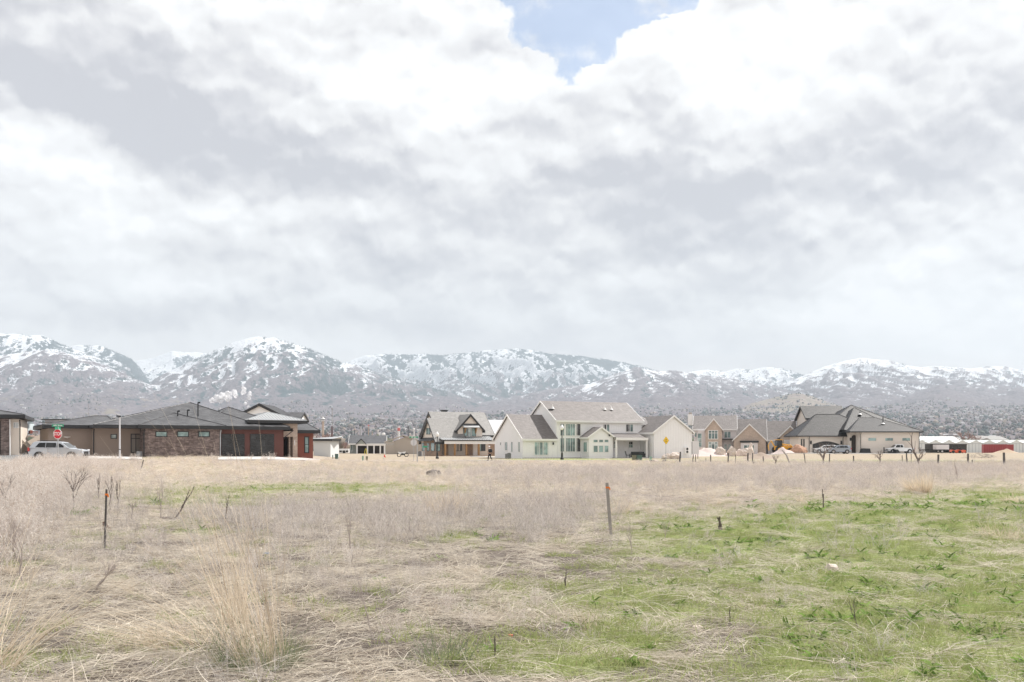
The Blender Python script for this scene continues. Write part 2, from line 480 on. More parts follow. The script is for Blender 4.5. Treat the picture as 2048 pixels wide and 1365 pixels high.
# ------------------------------------------------------------------ mountains: one height field, several ranges one behind the other
RANGES = {
 # name: (crest distance, front depth, [(px, py) of the crest line], spur strength, forest bias, snow bias)
 'far_valley': (12500, 2500, [(150, 760), (230, 730), (272, 722), (310, 715), (345, 702), (370, 705), (400, 705), (430, 710), (480, 735), (560, 790)], 0.5, 0.0, 0.0),
 'left_peaks': (9000, 3000, [(-500, 640), (-200, 655), (0, 667), (30, 668), (60, 671), (82, 670), (100, 677), (125, 690), (160, 703), (200, 716), (250, 738), (290, 765), (330, 805)], 1.0, 0.05, 0.35),
 'left_back': (9900, 2500, [(60, 730), (100, 705), (143, 693), (160, 689), (175, 692), (195, 690), (215, 697), (240, 708), (262, 718), (280, 735), (300, 765), (330, 800)], 0.8, 0.12, 0.3),
 'left_front': (7000, 2400, [(-500, 700), (-100, 712), (0, 712), (50, 703), (90, 700), (125, 704), (160, 714), (200, 727), (250, 748), (290, 767), (330, 773), (365, 780), (400, 790), (440, 803), (500, 818), (600, 845)], 1.0, -0.2, 0.12),
 'main_peak': (8300, 3300, [(240, 815), (270, 800), (292, 775), (310, 757), (340, 742), (380, 723), (420, 706), (445, 695), (470, 684), (495, 676), (515, 673), (530, 676), (547, 675), (560, 680), (600, 692), (640, 706), (680, 724), (712, 730), (740, 740), (780, 755), (820, 766), (880, 782), (940, 797), (1000, 812), (1080, 835)], 1.0, -0.03, 0.22),
 'centre': (11200, 3400, [(600, 760), (640, 740), (700, 722), (730, 711), (770, 708), (800, 709), (850, 708), (880, 711), (930, 707), (960, 702), (1000, 699), (1035, 697), (1070, 701), (1100, 708), (1150, 711), (1200, 717), (1250, 725), (1280, 733), (1310, 741), (1350, 755), (1400, 790)], 1.3, 0.28, 0.3),
 'right_centre': (8000, 2700, [(860, 830), (900, 815), (960, 805), (1020, 795), (1080, 782), (1120, 775), (1180, 768), (1220, 752), (1255, 740), (1273, 733), (1290, 739), (1320, 742), (1350, 741), (1380, 746), (1420, 752), (1460, 757), (1500, 765), (1560, 776), (1620, 790), (1700, 805), (1800, 835)], 0.9, -0.1, 0.14),
 'right_back': (10600, 2600, [(1260, 790), (1300, 760), (1370, 745), (1395, 742), (1415, 739), (1430, 741), (1450, 743), (1475, 737), (1500, 740), (1530, 735), (1560, 736), (1580, 741), (1600, 748), (1640, 760), (1700, 785)], 1.0, 0.05, 0.35),
 'right_peak': (9000, 3200, [(1440, 830), (1480, 800), (1540, 780), (1580, 763), (1620, 745), (1650, 733), (1690, 722), (1720, 716), (1745, 718), (1780, 721), (1810, 729), (1840, 735), (1870, 732), (1900, 734), (1940, 737), (1975, 732), (2010, 733), (2048, 742), (2150, 745), (2300, 730), (2700, 700)], 1.2, -0.12, 0.30),
 'right_front': (6800, 1900, [(1680, 840), (1740, 820), (1800, 795), (1850, 778), (1880, 768), (1920, 772), (1970, 780), (2048, 775), (2150, 772), (2400, 760), (2700, 740)], 0.8, -0.2, -0.1),
 'tan_foothill': (5400, 900, [(1400, 850), (1450, 830), (1500, 808), (1540, 797), (1580, 788), (1600, 786), (1625, 793), (1660, 806), (1720, 825), (1780, 850)], 0.5, -0.5, -1.0),
}
def bench_z(s, y):
    """The built-up bench that rises from the plain to the foot of the hills."""
    px = s * F + 1024
    top = np.interp(px, [-600, 0, 300, 620, 1000, 1300, 1700, 2048, 2600], [835, 832, 828, 826, 824, 818, 816, 812, 805])
    zt = CAM_H + (HZ - top) / F * 5200.0
    t = np.clip((y - 1700.0) / 3500.0, 0, 2.5)
    z = zt * t ** 1.12
    z = np.where(t > 1, zt + (y - 5200) * 0.035, z)
    z = z + sstep(0.05, 0.5, t) * (22 * fbm(s * 14, y / 900.0, 4) + 12 * fbm(s * 50, y / 350.0, 3))
    return np.where(y < 1700, -0.25, z - 0.25)

def mountain_fields(s, y):
    x = s * y
    Z = bench_z(s, y)
    bias_f = np.full_like(Z, -0.6); bias_s = np.full_like(Z, -1.0); who = np.full(Z.shape, -1)
    px = s * F + 1024
    for li, (k, (D, L, pts, spur, fb, sb)) in enumerate(RANGES.items()):
        P = np.array(pts, float)
        wob = 260 * fbm(s * 7 + li * 5.1, np.full_like(s, li * 3.7), 3)
        yc = D + wob
        py = np.interp(px, P[:, 0], P[:, 1]) + 1.5 * fbm(px / 22.0 + li * 9, np.full_like(px, li * 2.2), 3)
        out = np.maximum(np.maximum(P[0, 0] - px, px - P[-1, 0]), 0)
        H = CAM_H + (HZ - py) / F * yc - out * 3.0
        t = (yc - y) / L
        front = np.clip(t, 0, 1)
        xs = x + (yc - y) * 0.38 * math.sin(li * 2.1 + 0.6) + 130 * fbm(x / 800.0, y / 800.0, 2)
        r1 = ridged(xs / 1050.0 + li * 3.3, y / 3600.0 + li, 2)
        r2 = ridged(xs / 430.0 + li * 7.9, y / 900.0, 3)
        r3 = ridged(x / 150.0 + y / 900.0, y / 260.0, 3)
        env = np.minimum(front * 5, 1) * (1 - front) ** 0.8
        prof = 1 - 1.06 * front ** 0.95 + 0.06 * front
        base0 = bench_z(s, np.minimum(y, yc - L))
        z = base0 + (H - base0) * prof
        relief = (H - base0)
        z = z + env * spur * relief * (0.30 * (r1 - 0.62) + 0.19 * (r2 - 0.6) - 0.05) + env * spur * 46 * (r3 - 0.6)
        z = np.minimum(z, base0 + (H - base0) * (1 - 0.25 * front) + 6)
        back = np.clip((y - yc) / 1600.0, 0, 3)
        z = np.where(t < 0, H - back * 260, z)
        z = np.where(t > 1.0, -900, z)
        m = z > Z
        Z = np.where(m, z, Z); bias_f = np.where(m, fb, bias_f); bias_s = np.where(m, sb, bias_s); who = np.where(m, li, who)
    return Z, bias_f, bias_s, who

NS, NY = 1180, 430
s_ = np.linspace(-0.68, 0.68, NS)
y_ = np.concatenate([np.linspace(1650, 5000, 110, endpoint=False), np.linspace(5000, 13200, NY - 110)])
Sg, Yg = np.meshgrid(s_, y_)
Zm, BF, BS, WHO = mountain_fields(Sg, Yg)
Xg = Sg * Yg
# masks: snow, forest, pale grass
gy_, gx_ = np.gradient(Zm)
dx_ = np.gradient(Xg, axis=1); dy_ = np.gradient(Yg, axis=0)
slope_x = gx_ / dx_; slope_y = gy_ / dy_
lapl = Zm - (np.roll(Zm, 6, 1) + np.roll(Zm, -6, 1)) * 0.5
n1 = fbm(Xg / 420.0, Yg / 900.0, 5, 0.6); n2 = fbm(Xg / 80.0 + 7, Yg / 200.0, 5, 0.7)
elev = (Zm - 450.0) / 420.0
n3 = fbm(Xg / 30.0 - 3, Yg / 90.0, 3, 0.7)
snow = elev * 0.85 + 0.12 + BS * 0.55 + n1 * 0.36 + n2 * 0.34 + n3 * 0.3 + np.clip(slope_x, -0.5, 0.5) * 0.10 - np.clip(lapl / 14.0, -0.4, 0.4) * 0.9
snow = np.where(Zm < 300, snow - 0.7, snow)
forest = 0.30 + BF * 1.3 + n1[::-1] * 0.42 + n2[:, ::-1] * 0.45 + n3 * .3 - np.clip(slope_x, -0.5, 0.5) * 0.85 - np.clip(lapl / 14.0, -0.3, 0.3) * 0.5
forest = np.where(Zm < 230, 0.0, forest)
left_conifers = sstep(300, 330, Sg * F + 1024) * (1 - sstep(500, 560, Sg * F + 1024)) * (WHO == 4)  # band of conifers on the left flank of the main peak
forest = forest + left_conifers * sstep(560, 760, Zm) * 0.55 * (1 - sstep(440, 520, Sg * F + 1024))
tan = 0.15 + n1 * 0.5 + n2 * 0.3 + (WHO == 10) * 0.55 + (WHO == 3) * (1 - sstep(200, 420, Zm)) * 0.25 - sstep(380, 620, Zm) * 0.5 + (WHO < 0) * 0.08
ok = np.stack([np.clip(snow, 0, 1), np.clip(forest, 0, 1), np.clip(tan, 0, 1)], -1).reshape(-1, 3)

def mountain_mat():
    m, nt, b = new_mat('mountain_slopes')
    at_ = nt.nodes.new('ShaderNodeAttribute'); at_.attribute_name = 'mask'
    sx = nt.nodes.new('ShaderNodeSeparateColor'); nt.links.new(at_.outputs['Color'], sx.inputs[0])
    sn, fo, ta = [X(nt, o) for o in sx.outputs[:3]]
    tc = nt.nodes.new('ShaderNodeTexCoord'); P = tc.outputs['Object']
    nA = noise(nt, P, 0.016, 5, 0.65); nB = noise(nt, P, 0.05, 4, 0.7)
    vd, vc = voro(nt, P, 0.045, 0.0)
    brush = mixc(nt, nB.ramp(0.35, 0.65), (0.095, 0.078, 0.09), (0.19, 0.158, 0.17))
    tanc = mixc(nt, nA.ramp(0.35, 0.65), (0.26, 0.20, 0.165), (0.21, 0.18, 0.135))
    col = mixc(nt, (ta + (nA - 0.5) * 0.8 + (nB - 0.5) * 0.5).ramp(0.42, 0.60), brush, tanc)
    s1 = (sn + (nA - 0.5) * 1.2 + (nB - 0.5) * 2.0).ramp(0.34, 0.64)
    col = mixc(nt, s1, col, (0.80, 0.82, 0.86))
    twig = nB.ramp(0.50, 0.62) * 0.35
    col = mixc(nt, twig, col, (0.17, 0.135, 0.13))
    f1 = (fo + (nA - 0.5) * 1.3 + (nB - 0.5) * 0.8 - (vd - 0.45) * 0.5).ramp(0.50, 0.60)
    col = mixc(nt, f1, col, (0.026, 0.045, 0.05))
    nt.links.new(col, b.inputs['Base Color'])
    b.inputs['Roughness'].default_value = 0.95; b.inputs['Specular IOR Level'].default_value = 0.1
    bump(nt, b, nA * 0.7 + nB * 0.3, 0.9, 22.0)
    return m
def grid_faces(ny, nx):
    i = np.arange(ny * nx).reshape(ny, nx)
    return np.stack([i[:-1, :-1], i[:-1, 1:], i[1:, 1:], i[1:, :-1]], -1).reshape(-1, 4)
me = np_mesh('mountains', np.stack([Xg, Yg, Zm], -1).reshape(-1, 3), grid_faces(NY, NS), mountain_mat(), smooth=True, colors={'mask': ok})
props(link('mountains', me), kind='structure')

# conifers standing on the upper slopes
def cone_forest(n):
    w = np.clip(forest - 0.36, 0, 0.5) * (Zm > 360) * (Yg > 5600)
    w = w * (1.0 / Yg) * 1.0
    w = w.ravel(); w /= w.sum()
    idx = RNG.choice(w.size, n, p=w)
    jx = RNG.uniform(-9, 9, n); jy = RNG.uniform(-13, 13, n)
    x = Xg.ravel()[idx] + jx; y = Yg.ravel()[idx] + jy; z = Zm.ravel()[idx] - 1.0
    h = RNG.uniform(8, 19, n); r = h * RNG.uniform(0.16, 0.24, n)
    a0 = RNG.uniform(0, 6.28, n)
    V = np.zeros((n, 4, 3)); 
    for k in range(3):
        a = a0 + k * 2.094
        V[:, k] = np.stack([x + r * np.cos(a), y + r * np.sin(a), z], -1)
    V[:, 3] = np.stack([x, y, z + h], -1)
    b = (np.arange(n) * 4)[:, None]
    Fc = np.concatenate([b + np.array([[0, 1, 3]]), b + np.array([[1, 2, 3]]), b + np.array([[2, 0, 3]])])
    return V.reshape(-1, 3), Fc
cv, cf = cone_forest(52000)
conifer_mat = plain('conifer_green', (0.03, 0.045, 0.042), 0.9, 0.3, 0.02, spec=0.1)
o = link('conifer_forest', np_mesh('conifer_forest', cv, cf, conifer_mat))
props(o, 'dark conifers scattered over the snowy upper slopes', 'forest', kind='stuff')

# ------------------------------------------------------------------ the town on the bench: woods and houses
def tree_blobs(name, X_, Y_, Z_, H_, Rr_, pal, rng, sub=1):
    """Low uneven crowns (deformed icosahedra) as one mesh with a colour for each tree."""
    t = (1 + 5 ** .5) / 2
    ico = np.array([(-1, t, 0), (1, t, 0), (-1, -t, 0), (1, -t, 0), (0, -1, t), (0, 1, t), (0, -1, -t), (0, 1, -t), (t, 0, -1), (t, 0, 1), (-t, 0, -1), (-t, 0, 1)], float)
    ico /= np.linalg.norm(ico[0])
    fi = np.array([(0, 11, 5), (0, 5, 1), (0, 1, 7), (0, 7, 10), (0, 10, 11), (1, 5, 9), (5, 11, 4), (11, 10, 2), (10, 7, 6), (7, 1, 8), (3, 9, 4), (3, 4, 2), (3, 2, 6), (3, 6, 8), (3, 8, 9), (4, 9, 5), (2, 4, 11), (6, 2, 10), (8, 6, 7), (9, 8, 1)])
    n = len(X_)
    jit = rng.uniform(0.6, 1.25, (n, 12, 1))
    V = ico[None] * jit
    V = V * np.stack([Rr_, Rr_, H_ * 0.55], -1)[:, None, :]
    V = V + np.stack([X_, Y_, Z_ + H_ * 0.5], -1)[:, None, :]
    C = pal[rng.integers(0, len(pal), n)] * rng.uniform(0.75, 1.25, (n, 1))
    Cc = np.repeat(C, 12, 0)
    Ff = (fi[None] + (np.arange(n) * 12)[:, None, None]).reshape(-1, 3)
    return np_mesh(name, V.reshape(-1, 3), Ff, tree_col_mat, colors={'col': Cc})
def _tcm():
    m, nt, b = new_mat('far_tree_foliage')
    a = nt.nodes.new('ShaderNodeAttribute'); a.attribute_name = 'col'
    tc = nt.nodes.new('ShaderNodeTexCoord')
    n = noise(nt, tc.outputs['Object'], 0.35, 3, 0.7)
    hs = nt.nodes.new('ShaderNodeHueSaturation'); nt.links.new(a.outputs['Color'], hs.inputs['Color']); nt.links.new((n * 1.6 + 0.2).v, hs.inputs['Value'])
    nt.links.new(hs.outputs[0], b.inputs['Base Color']); b.inputs['Roughness'].default_value = 0.95; b.inputs['Specular IOR Level'].default_value = 0.1
    return m
tree_col_mat = _tcm()
def bz(s, y): return bench_z(s, y)
rng = np.random.default_rng(3)
n = 15000
ss = rng.uniform(-0.58, 0.58, n * 3); yy = 1750 + (rng.random(n * 3) ** 0.9) * 3700
wood = 1.25 * fbm(ss * 22, yy / 500.0, 5, 0.65) + 0.25 * fbm(ss * 90, yy / 150.0, 2)
lowbias = 0.42 * (1 - sstep(3600, 5600, yy)) + 0.12 * sstep(0.1, 0.3, ss)
keep = (wood + lowbias + rng.uniform(-0.16, 0.16, n * 3)) > 0.16
ss, yy, wood = ss[keep][:n], yy[keep][:n], wood[keep][:n]
Zt = mountain_fields(ss, yy)[0]
hh = rng.uniform(4, 10, len(ss)) * np.where(rng.random(len(ss)) < .08, 1.7, 1); rr = hh * rng.uniform(0.30, 0.7, len(ss))
dark = wood > 0.12
pal_dark = np.array([(0.085, 0.11, 0.105), (0.10, 0.12, 0.105), (0.095, 0.11, 0.105), (0.15, 0.135, 0.125), (0.18, 0.15, 0.135)])
pal_bare = np.array([(0.20, 0.165, 0.155), (0.24, 0.19, 0.175), (0.17, 0.145, 0.14), (0.12, 0.13, 0.11), (0.10, 0.115, 0.105), (0.26, 0.215, 0.18)])
me = tree_blobs('town_wood', ss[dark] * yy[dark], yy[dark], Zt[dark] - 1, hh[dark], rr[dark], pal_dark, rng)
props(link('town_wood', me), 'dark evergreens massed among the houses on the far bench', 'wood', kind='stuff')
me = tree_blobs('bare_wood', ss[~dark] * yy[~dark], yy[~dark], Zt[~dark] - 1, hh[~dark], rr[~dark], pal_bare, rng)
props(link('bare_wood', me), 'mauve leafless trees scattered through the far town', 'wood', kind='stuff')

# houses of the town
def far_house_mesh(name, wall, roof, w, d, h, rise):
    b = MB()
    b.box(-w / 2, w / 2, -d / 2, d / 2, -3, h, 0)
    b.prism([(-d / 2 - .5, h), (0, h + rise), (d / 2 + .5, h)], 'x', -w / 2 - .4, w / 2 + .4, 1)
    me = bpy.data.meshes.new(name); me.from_pydata(b.v, [], b.f)
    for m in (wall, roof): me.materials.append(m)
    me.polygons.foreach_set('material_index', b.m); me.update()
    return me
fw = [plain('far_wall_%s' % k, c, 0.8, 0.05) for k, c in (('white', (0.60, 0.59, 0.57)), ('tan', (0.48, 0.40, 0.33)), ('grey', (0.40, 0.40, 0.41)), ('pink', (0.50, 0.36, 0.30)))]
fr = [plain('far_roof_%s' % k, c, 0.8, 0.05) for k, c in (('grey', (0.30, 0.29, 0.29)), ('pale', (0.36, 0.35, 0.34)), ('brown', (0.24, 0.18, 0.155)))]
kinds = []
for wi, wn in enumerate(('white', 'tan', 'grey', 'brick')):
    for ri, rn in enumerate(('grey', 'pale', 'brown')):
        w = random.uniform(13, 22); kinds.append((wn, rn, far_house_mesh('far_house', fw[wi], fr[ri], w, 10, random.uniform(3.5, 6), random.uniform(1.8, 3))))
nh = 300
hs_, hy_ = [], []
rs = np.random.default_rng(21)
while len(hs_) < nh:
    s0 = rs.uniform(-0.56, 0.56); y0 = 2100 + 3200 * rs.random() ** 1.0
    if fbm(np.array([s0 * 22]), np.array([y0 / 500.0]), 4, 0.6)[0] < 0.15 or rs.random() < 0.1:
        hs_.append(s0); hy_.append(y0)
hs_ = np.array(hs_); hy_ = np.array(hy_); hz_ = mountain_fields(hs_, hy_)[0]
for s0, y0, z0 in zip(hs_, hy_, hz_):
    wn, rn, me = kinds[rs.integers(0, len(kinds))]
    o = link('far_house', me); o.location = (s0 * y0, y0, z0); o.rotation_euler = (0, 0, rs.uniform(-1.2, 1.2))
    props(o, 'small distant %s house with %s roof on the wooded bench below the mountains' % (wn, rn), 'house', 'distant %s houses with %s roofs on the bench' % (wn, rn))
# the rest of the town, further up and smaller
V, Fq = [], []
k = 0
mb = MB()
TS, TY = rs.uniform(-0.58, 0.58, 700), 2600 + 3100 * rs.random(700)
TZ = mountain_fields(TS, TY)[0]
for i in range(700):
    s0, y0, z0 = float(TS[i]), float(TY[i]), float(TZ[i]); w = rs.uniform(5, 9); d = 5; h = rs.uniform(3, 5)
    c, s1 = math.cos(i), math.sin(i)
    x0 = s0 * y0
    def rot(a, b_, z): return (x0 + a * c - b_ * s1, y0 + a * s1 + b_ * c, z0 + z)
    p = [rot(-w, -d, -3), rot(w, -d, -3), rot(w, d, -3), rot(-w, d, -3), rot(-w, -d, h), rot(w, -d, h), rot(w, d, h), rot(-w, d, h), rot(-w, 0, h + 2.4), rot(w, 0, h + 2.4)]
    mb.add(p, [(0, 1, 5, 4), (1, 2, 6, 5), (2, 3, 7, 6), (3, 0, 4, 7), (4, 7, 8), (5, 9, 6)], int(rs.integers(0, 3)))
    mb.add(p, [(4, 5, 9, 8), (7, 8, 9, 6)], 3 + int(rs.integers(0, 2)))
me = bpy.data.meshes.new('town_houses'); me.from_pydata(mb.v, [], mb.f)
for m in (fw[0], fw[1], fw[2], fr[0], fr[1]): me.materials.append(m)
me.polygons.foreach_set('material_index', mb.m); me.update()
props(link('town_houses', me), 'hundreds of tiny pale houses strewn over the upper bench', 'town', kind='stuff')

# ------------------------------------------------------------------ air
def haze():
    m = bpy.data.materials.new('spring_air'); m.use_nodes = True
    nt = m.node_tree; nt.nodes.clear()
    out = nt.nodes.new('ShaderNodeOutputMaterial'); v = nt.nodes.new('ShaderNodeVolumePrincipled')
    v.inputs['Color'].default_value = (0.77, 0.885, 1.0, 1); v.inputs['Density'].default_value = 9.0e-5
    v.inputs['Anisotropy'].default_value = 0.1
    nt.links.new(v.outputs[0], out.inputs['Volume'])
    b = MB(); b.box(-9600, 9600, -300, 13400, -4.0, 1350.0)
    o = b.build('haze', m)
    props(o, 'thin bluish air between the houses and the mountains', 'haze', kind='stuff')
haze()

# ------------------------------------------------------------------ ground sheet
def green_mask(x, y):
    """How green the sward is at a ground position (patches of new growth among the straw)."""
    y = np.maximum(y, 2.0)
    px = x / y * F + 1024; d = y
    py = HZ + CAM_H * F / d
    def g(cx, cy, sx, sy, w): return w * np.exp(-((px - cx) / sx) ** 2 - ((py - cy) / sy) ** 2)
    m = (g(1980, 1010, 420, 42, .9) + g(1650, 1060, 380, 36, .75) + g(1800, 1160, 420, 90, .85) + g(1400, 1090, 150, 30, .5) + g(2000, 1300, 420, 120, .9)
         + g(1700, 1290, 230, 90, .75) + g(1350, 1200, 180, 50, .35) + g(1080, 1320, 170, 45, .6) + g(1250, 1270, 130, 30, .35) + g(1000, 1180, 120, 22, .3)
         + g(640, 978, 260, 10, .75) + g(470, 1003, 140, 10, .35) + g(350, 1005, 110, 16, .5) + g(390, 1060, 60, 14, .5) + g(800, 985, 120, 8, .3)
         + g(900, 935, 140, 5, .5) + g(1110, 955, 120, 5, .3) + g(1300, 935, 90, 7, .4) + g(220, 1080, 70, 12, .3) + g(100, 1310, 160, 30, .3)
         + g(1130, 919, 200, 3, .75) + g(1600, 922, 420, 3.5, .5) + g(1900, 925, 260, 5, .45) + g(1450, 915, 120, 3, .4) + g(900, 1075, 60, 8, .4) + g(1330, 955, 120, 6, .3))
    m = m + g(1300, 1335, 300, 60, .45) + g(1150, 1200, 260, 60, .16) + g(1000, 1100, 700, 130, .10) + g(500, 985, 300, 12, .3) + g(280, 1290, 160, 40, .2)
    m = m + 0.50 * fbm(x * 0.5, y * 0.5, 4, 0.6) + 0.16 * fbm(x * 2.2 + 9, y * 2.2, 3)
    m = m - g(1480, 1290, 130, 60, .45) - g(1500, 1175, 120, 20, .25) - g(1560, 985, 300, 20, .5)
    return np.clip(m, 0, 1)
def mauve_mask(x, y):
    """Where twiggy mauve stems of last year's weeds stand upright."""
    y = np.maximum(y, 2.0)
    px = x / y * F + 1024; py = HZ + CAM_H * F / y
    def g(cx, cy, sx, sy, w): return w * np.exp(-((px - cx) / sx) ** 2 - ((py - cy) / sy) ** 2)
    m = (g(1050, 1040, 220, 45, 1.0) + g(1600, 960, 520, 24, .9) + g(800, 960, 500, 14, .4) + g(60, 1000, 160, 70, .9) + g(640, 1060, 220, 40, .6)
         + g(1100, 945, 300, 14, .5) + g(200, 1130, 200, 40, .4) + g(1900, 940, 300, 12, .6) + g(700, 1150, 200, 50, .4) + g(560, 1040, 300, 30, .4))
    return np.clip(m + 0.35 * fbm(x * 0.35 + 4, y * 0.35, 3) + 0.55 * fbm(x * 0.09 + 2, y * 0.06, 3) - 0.05, 0, 1)

gs = np.linspace(-0.72, 0.72, 620)
gyv = np.concatenate([np.array([-40.0, -10.0, 0.5, 2.0, 3.0, 4.0]), np.geomspace(4.6, 330, 520), np.geomspace(345, 1700, 26)])
GS, GY = np.meshgrid(gs, gyv)
wide = np.maximum(GY, 60 * (GY < 4.5) + 4.6)
GXw = np.where(GY < 4.6, GS * 30.0, GS * GY * np.where(GY < 60, 1 + (60 - np.minimum(GY, 60)) / 60 * 0.9, 1.0))
GZ = ground_z(GXw, GY)
def clod_z(x, y):
    return 0.030 * ridged(x * 1.1, y * 1.1, 3) * (1 - sstep(40, 84, y)) + 0.05 * fbm(x * 0.45, y * 0.45, 3) * (1 - sstep(60, 86, y)) - 0.02
clod = clod_z(GXw, GY)
GZ = np.where(GY > 300, GZ * (1 - sstep(300, 500, GY)) - 0.2 * sstep(300, 500, GY), GZ + clod)
gm = green_mask(GXw, GY); mm = mauve_mask(GXw, GY)
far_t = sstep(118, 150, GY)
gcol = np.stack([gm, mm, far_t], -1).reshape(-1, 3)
def ground_mat():
    m, nt, b = new_mat('field_soil_and_thatch')
    a = nt.nodes.new('ShaderNodeAttribute'); a.attribute_name = 'mask'
    sx = nt.nodes.new('ShaderNodeSeparateColor'); nt.links.new(a.outputs['Color'], sx.inputs[0])
    g, mv, fa = [X(nt, o) for o in sx.outputs[:3]]
    tc = nt.nodes.new('ShaderNodeTexCoord'); P = tc.outputs['Object']
    x, y, z = sep(nt, P)
    n0 = noise(nt, P, 0.35, 5, 0.6); n1 = noise(nt, P, 3.0, 6, 0.7); n2 = noise(nt, comb(nt, x * 30.0, y * 9.0, 0.0), 1.0, 4, 0.7, 1.5)
    n3 = noise(nt, comb(nt, x * 6.0, y * 1.5, 0.0), 1.0, 5, 0.7)
    straw = mixc(nt, n2.ramp(0.32, 0.66), (0.27, 0.215, 0.18), (0.60, 0.52, 0.455))
    straw = mixc(nt, n1.ramp(0.4, 0.7) * 0.5, straw, (0.36, 0.285, 0.24))
    straw = mixc(nt, mv * 0.55, straw, (0.43, 0.385, 0.36))
    farc = mixc(nt, n3.ramp(0.35, 0.65), (0.30, 0.245, 0.185), (0.40, 0.34, 0.265))
    near = y.ramp(12.0, 60.0, 0.30, 1.0)  # shade between the near straw stems, painted into the soil colour
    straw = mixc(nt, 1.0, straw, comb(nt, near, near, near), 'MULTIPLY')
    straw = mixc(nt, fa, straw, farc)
    green = mixc(nt, n1.ramp(0.3, 0.7), (0.16, 0.21, 0.055), (0.31, 0.36, 0.13))
    gf = (g + (n1 - 0.5) * 0.7 + (n0 - 0.5) * 0.4).ramp(0.30, 0.75) * 0.75
    nt.links.new(mixc(nt, gf, straw, green), b.inputs['Base Color'])
    b.inputs['Roughness'].default_value = 0.95; b.inputs['Specular IOR Level'].default_value = 0.1
    bump(nt, b, n2 * 0.6 + n1, 0.8, 0.05)
    return m
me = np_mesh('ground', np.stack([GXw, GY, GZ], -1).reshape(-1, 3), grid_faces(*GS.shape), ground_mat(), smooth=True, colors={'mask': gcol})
props(link('ground', me), kind='structure')

def sheet(name, pts, mat, lift=0.03, kind='structure', thick=0.12, step=4.0):
    """A slab that follows the ground: pts are (near-left, near-right, far-right, far-left) in x, y."""
    a, b, c, d = [np.array(p, float) for p in pts]
    nu = max(2, int(max(np.linalg.norm(b - a), np.linalg.norm(c - d)) / step) + 1); nv = max(2, int(max(np.linalg.norm(d - a), np.linalg.norm(c - b)) / step) + 1)
    mb = MB(); V = []
    for j in range(nv):
        for i in range(nu):
            u, v = i / (nu - 1), j / (nv - 1)
            p = (a * (1 - u) + b * u) * (1 - v) + (d * (1 - u) + c * u) * v
            V.append((p[0], p[1], gz(p[0], p[1]) + lift + 0.03))
    n0 = len(V)
    V += [(x, y, z - thick) for x, y, z in V]
    Fc = []
    for j in range(nv - 1):
        for i in range(nu - 1):
            q = (j * nu + i, j * nu + i + 1, (j + 1) * nu + i + 1, (j + 1) * nu + i)
            Fc.append(q); Fc.append(tuple(k + n0 for k in q[::-1]))
    rim = [i for i in range(nu)] + [j * nu + nu - 1 for j in range(1, nv)] + [(nv - 1) * nu + i for i in range(nu - 2, -1, -1)] + [j * nu for j in range(nv - 2, 0, -1)]
    for i in range(len(rim)):
        p, q = rim[i], rim[(i + 1) % len(rim)]; Fc.append((p, q, q + n0, p + n0))
    mb.add(V, Fc)
    o = mb.build(name, mat); props(o, kind=kind); return o
def A2(px, y): return (at(px, y), y)
# street at the left corner, its kerbs, and the walks and drives in front of the houses
sheet('street', (A2(-300, 90), A2(66, 89), A2(60, 107), A2(-300, 109)), MT['asphalt'], 0.05)
sheet('kerb', (A2(-300, 88.6), A2(72, 87.6), A2(70, 88.8), A2(-300, 89.8)), MT['concrete'], 0.14, thick=0.25)
sheet('far_kerb', (A2(-300, 109.2), A2(62, 107.2), A2(62, 108), A2(-300, 110)), MT['concrete'], 0.14, thick=0.25)
sheet('driveway', (A2(436, 95), A2(610, 96.0), A2(640, 112), A2(436, 108)), MT['concrete'], 0.05)
sheet('path', (A2(150, 95), A2(284, 95), A2(284, 100.5), A2(150, 100.5)), MT['concrete'], 0.10)
sheet('sidewalk', (A2(640, 116), A2(960, 126), A2(960, 128), A2(640, 118)), MT['concrete'], 0.04)
sheet('pavement', (A2(960, 126), A2(1240, 128), A2(1240, 130), A2(960, 128.2)), MT['concrete'], 0.04)
sheet('porch_walk', (A2(940, 190), A2(990, 172), A2(1000, 176), A2(952, 194)), MT['concrete'], 0.05)
sheet('drive', (A2(1520, 192), A2(1660, 192), A2(1700, 205), A2(1500, 203)), MT['concrete'], 0.05)
sheet('forecourt', (A2(1700, 197), A2(1850, 197), A2(1850, 214), A2(1690, 214)), MT['concrete'], 0.04)
sheet('forecourt_edge', (A2(1640, 197), A2(1700, 197), A2(1692, 216), A2(1600, 216)), MT['concrete'], 0.04)

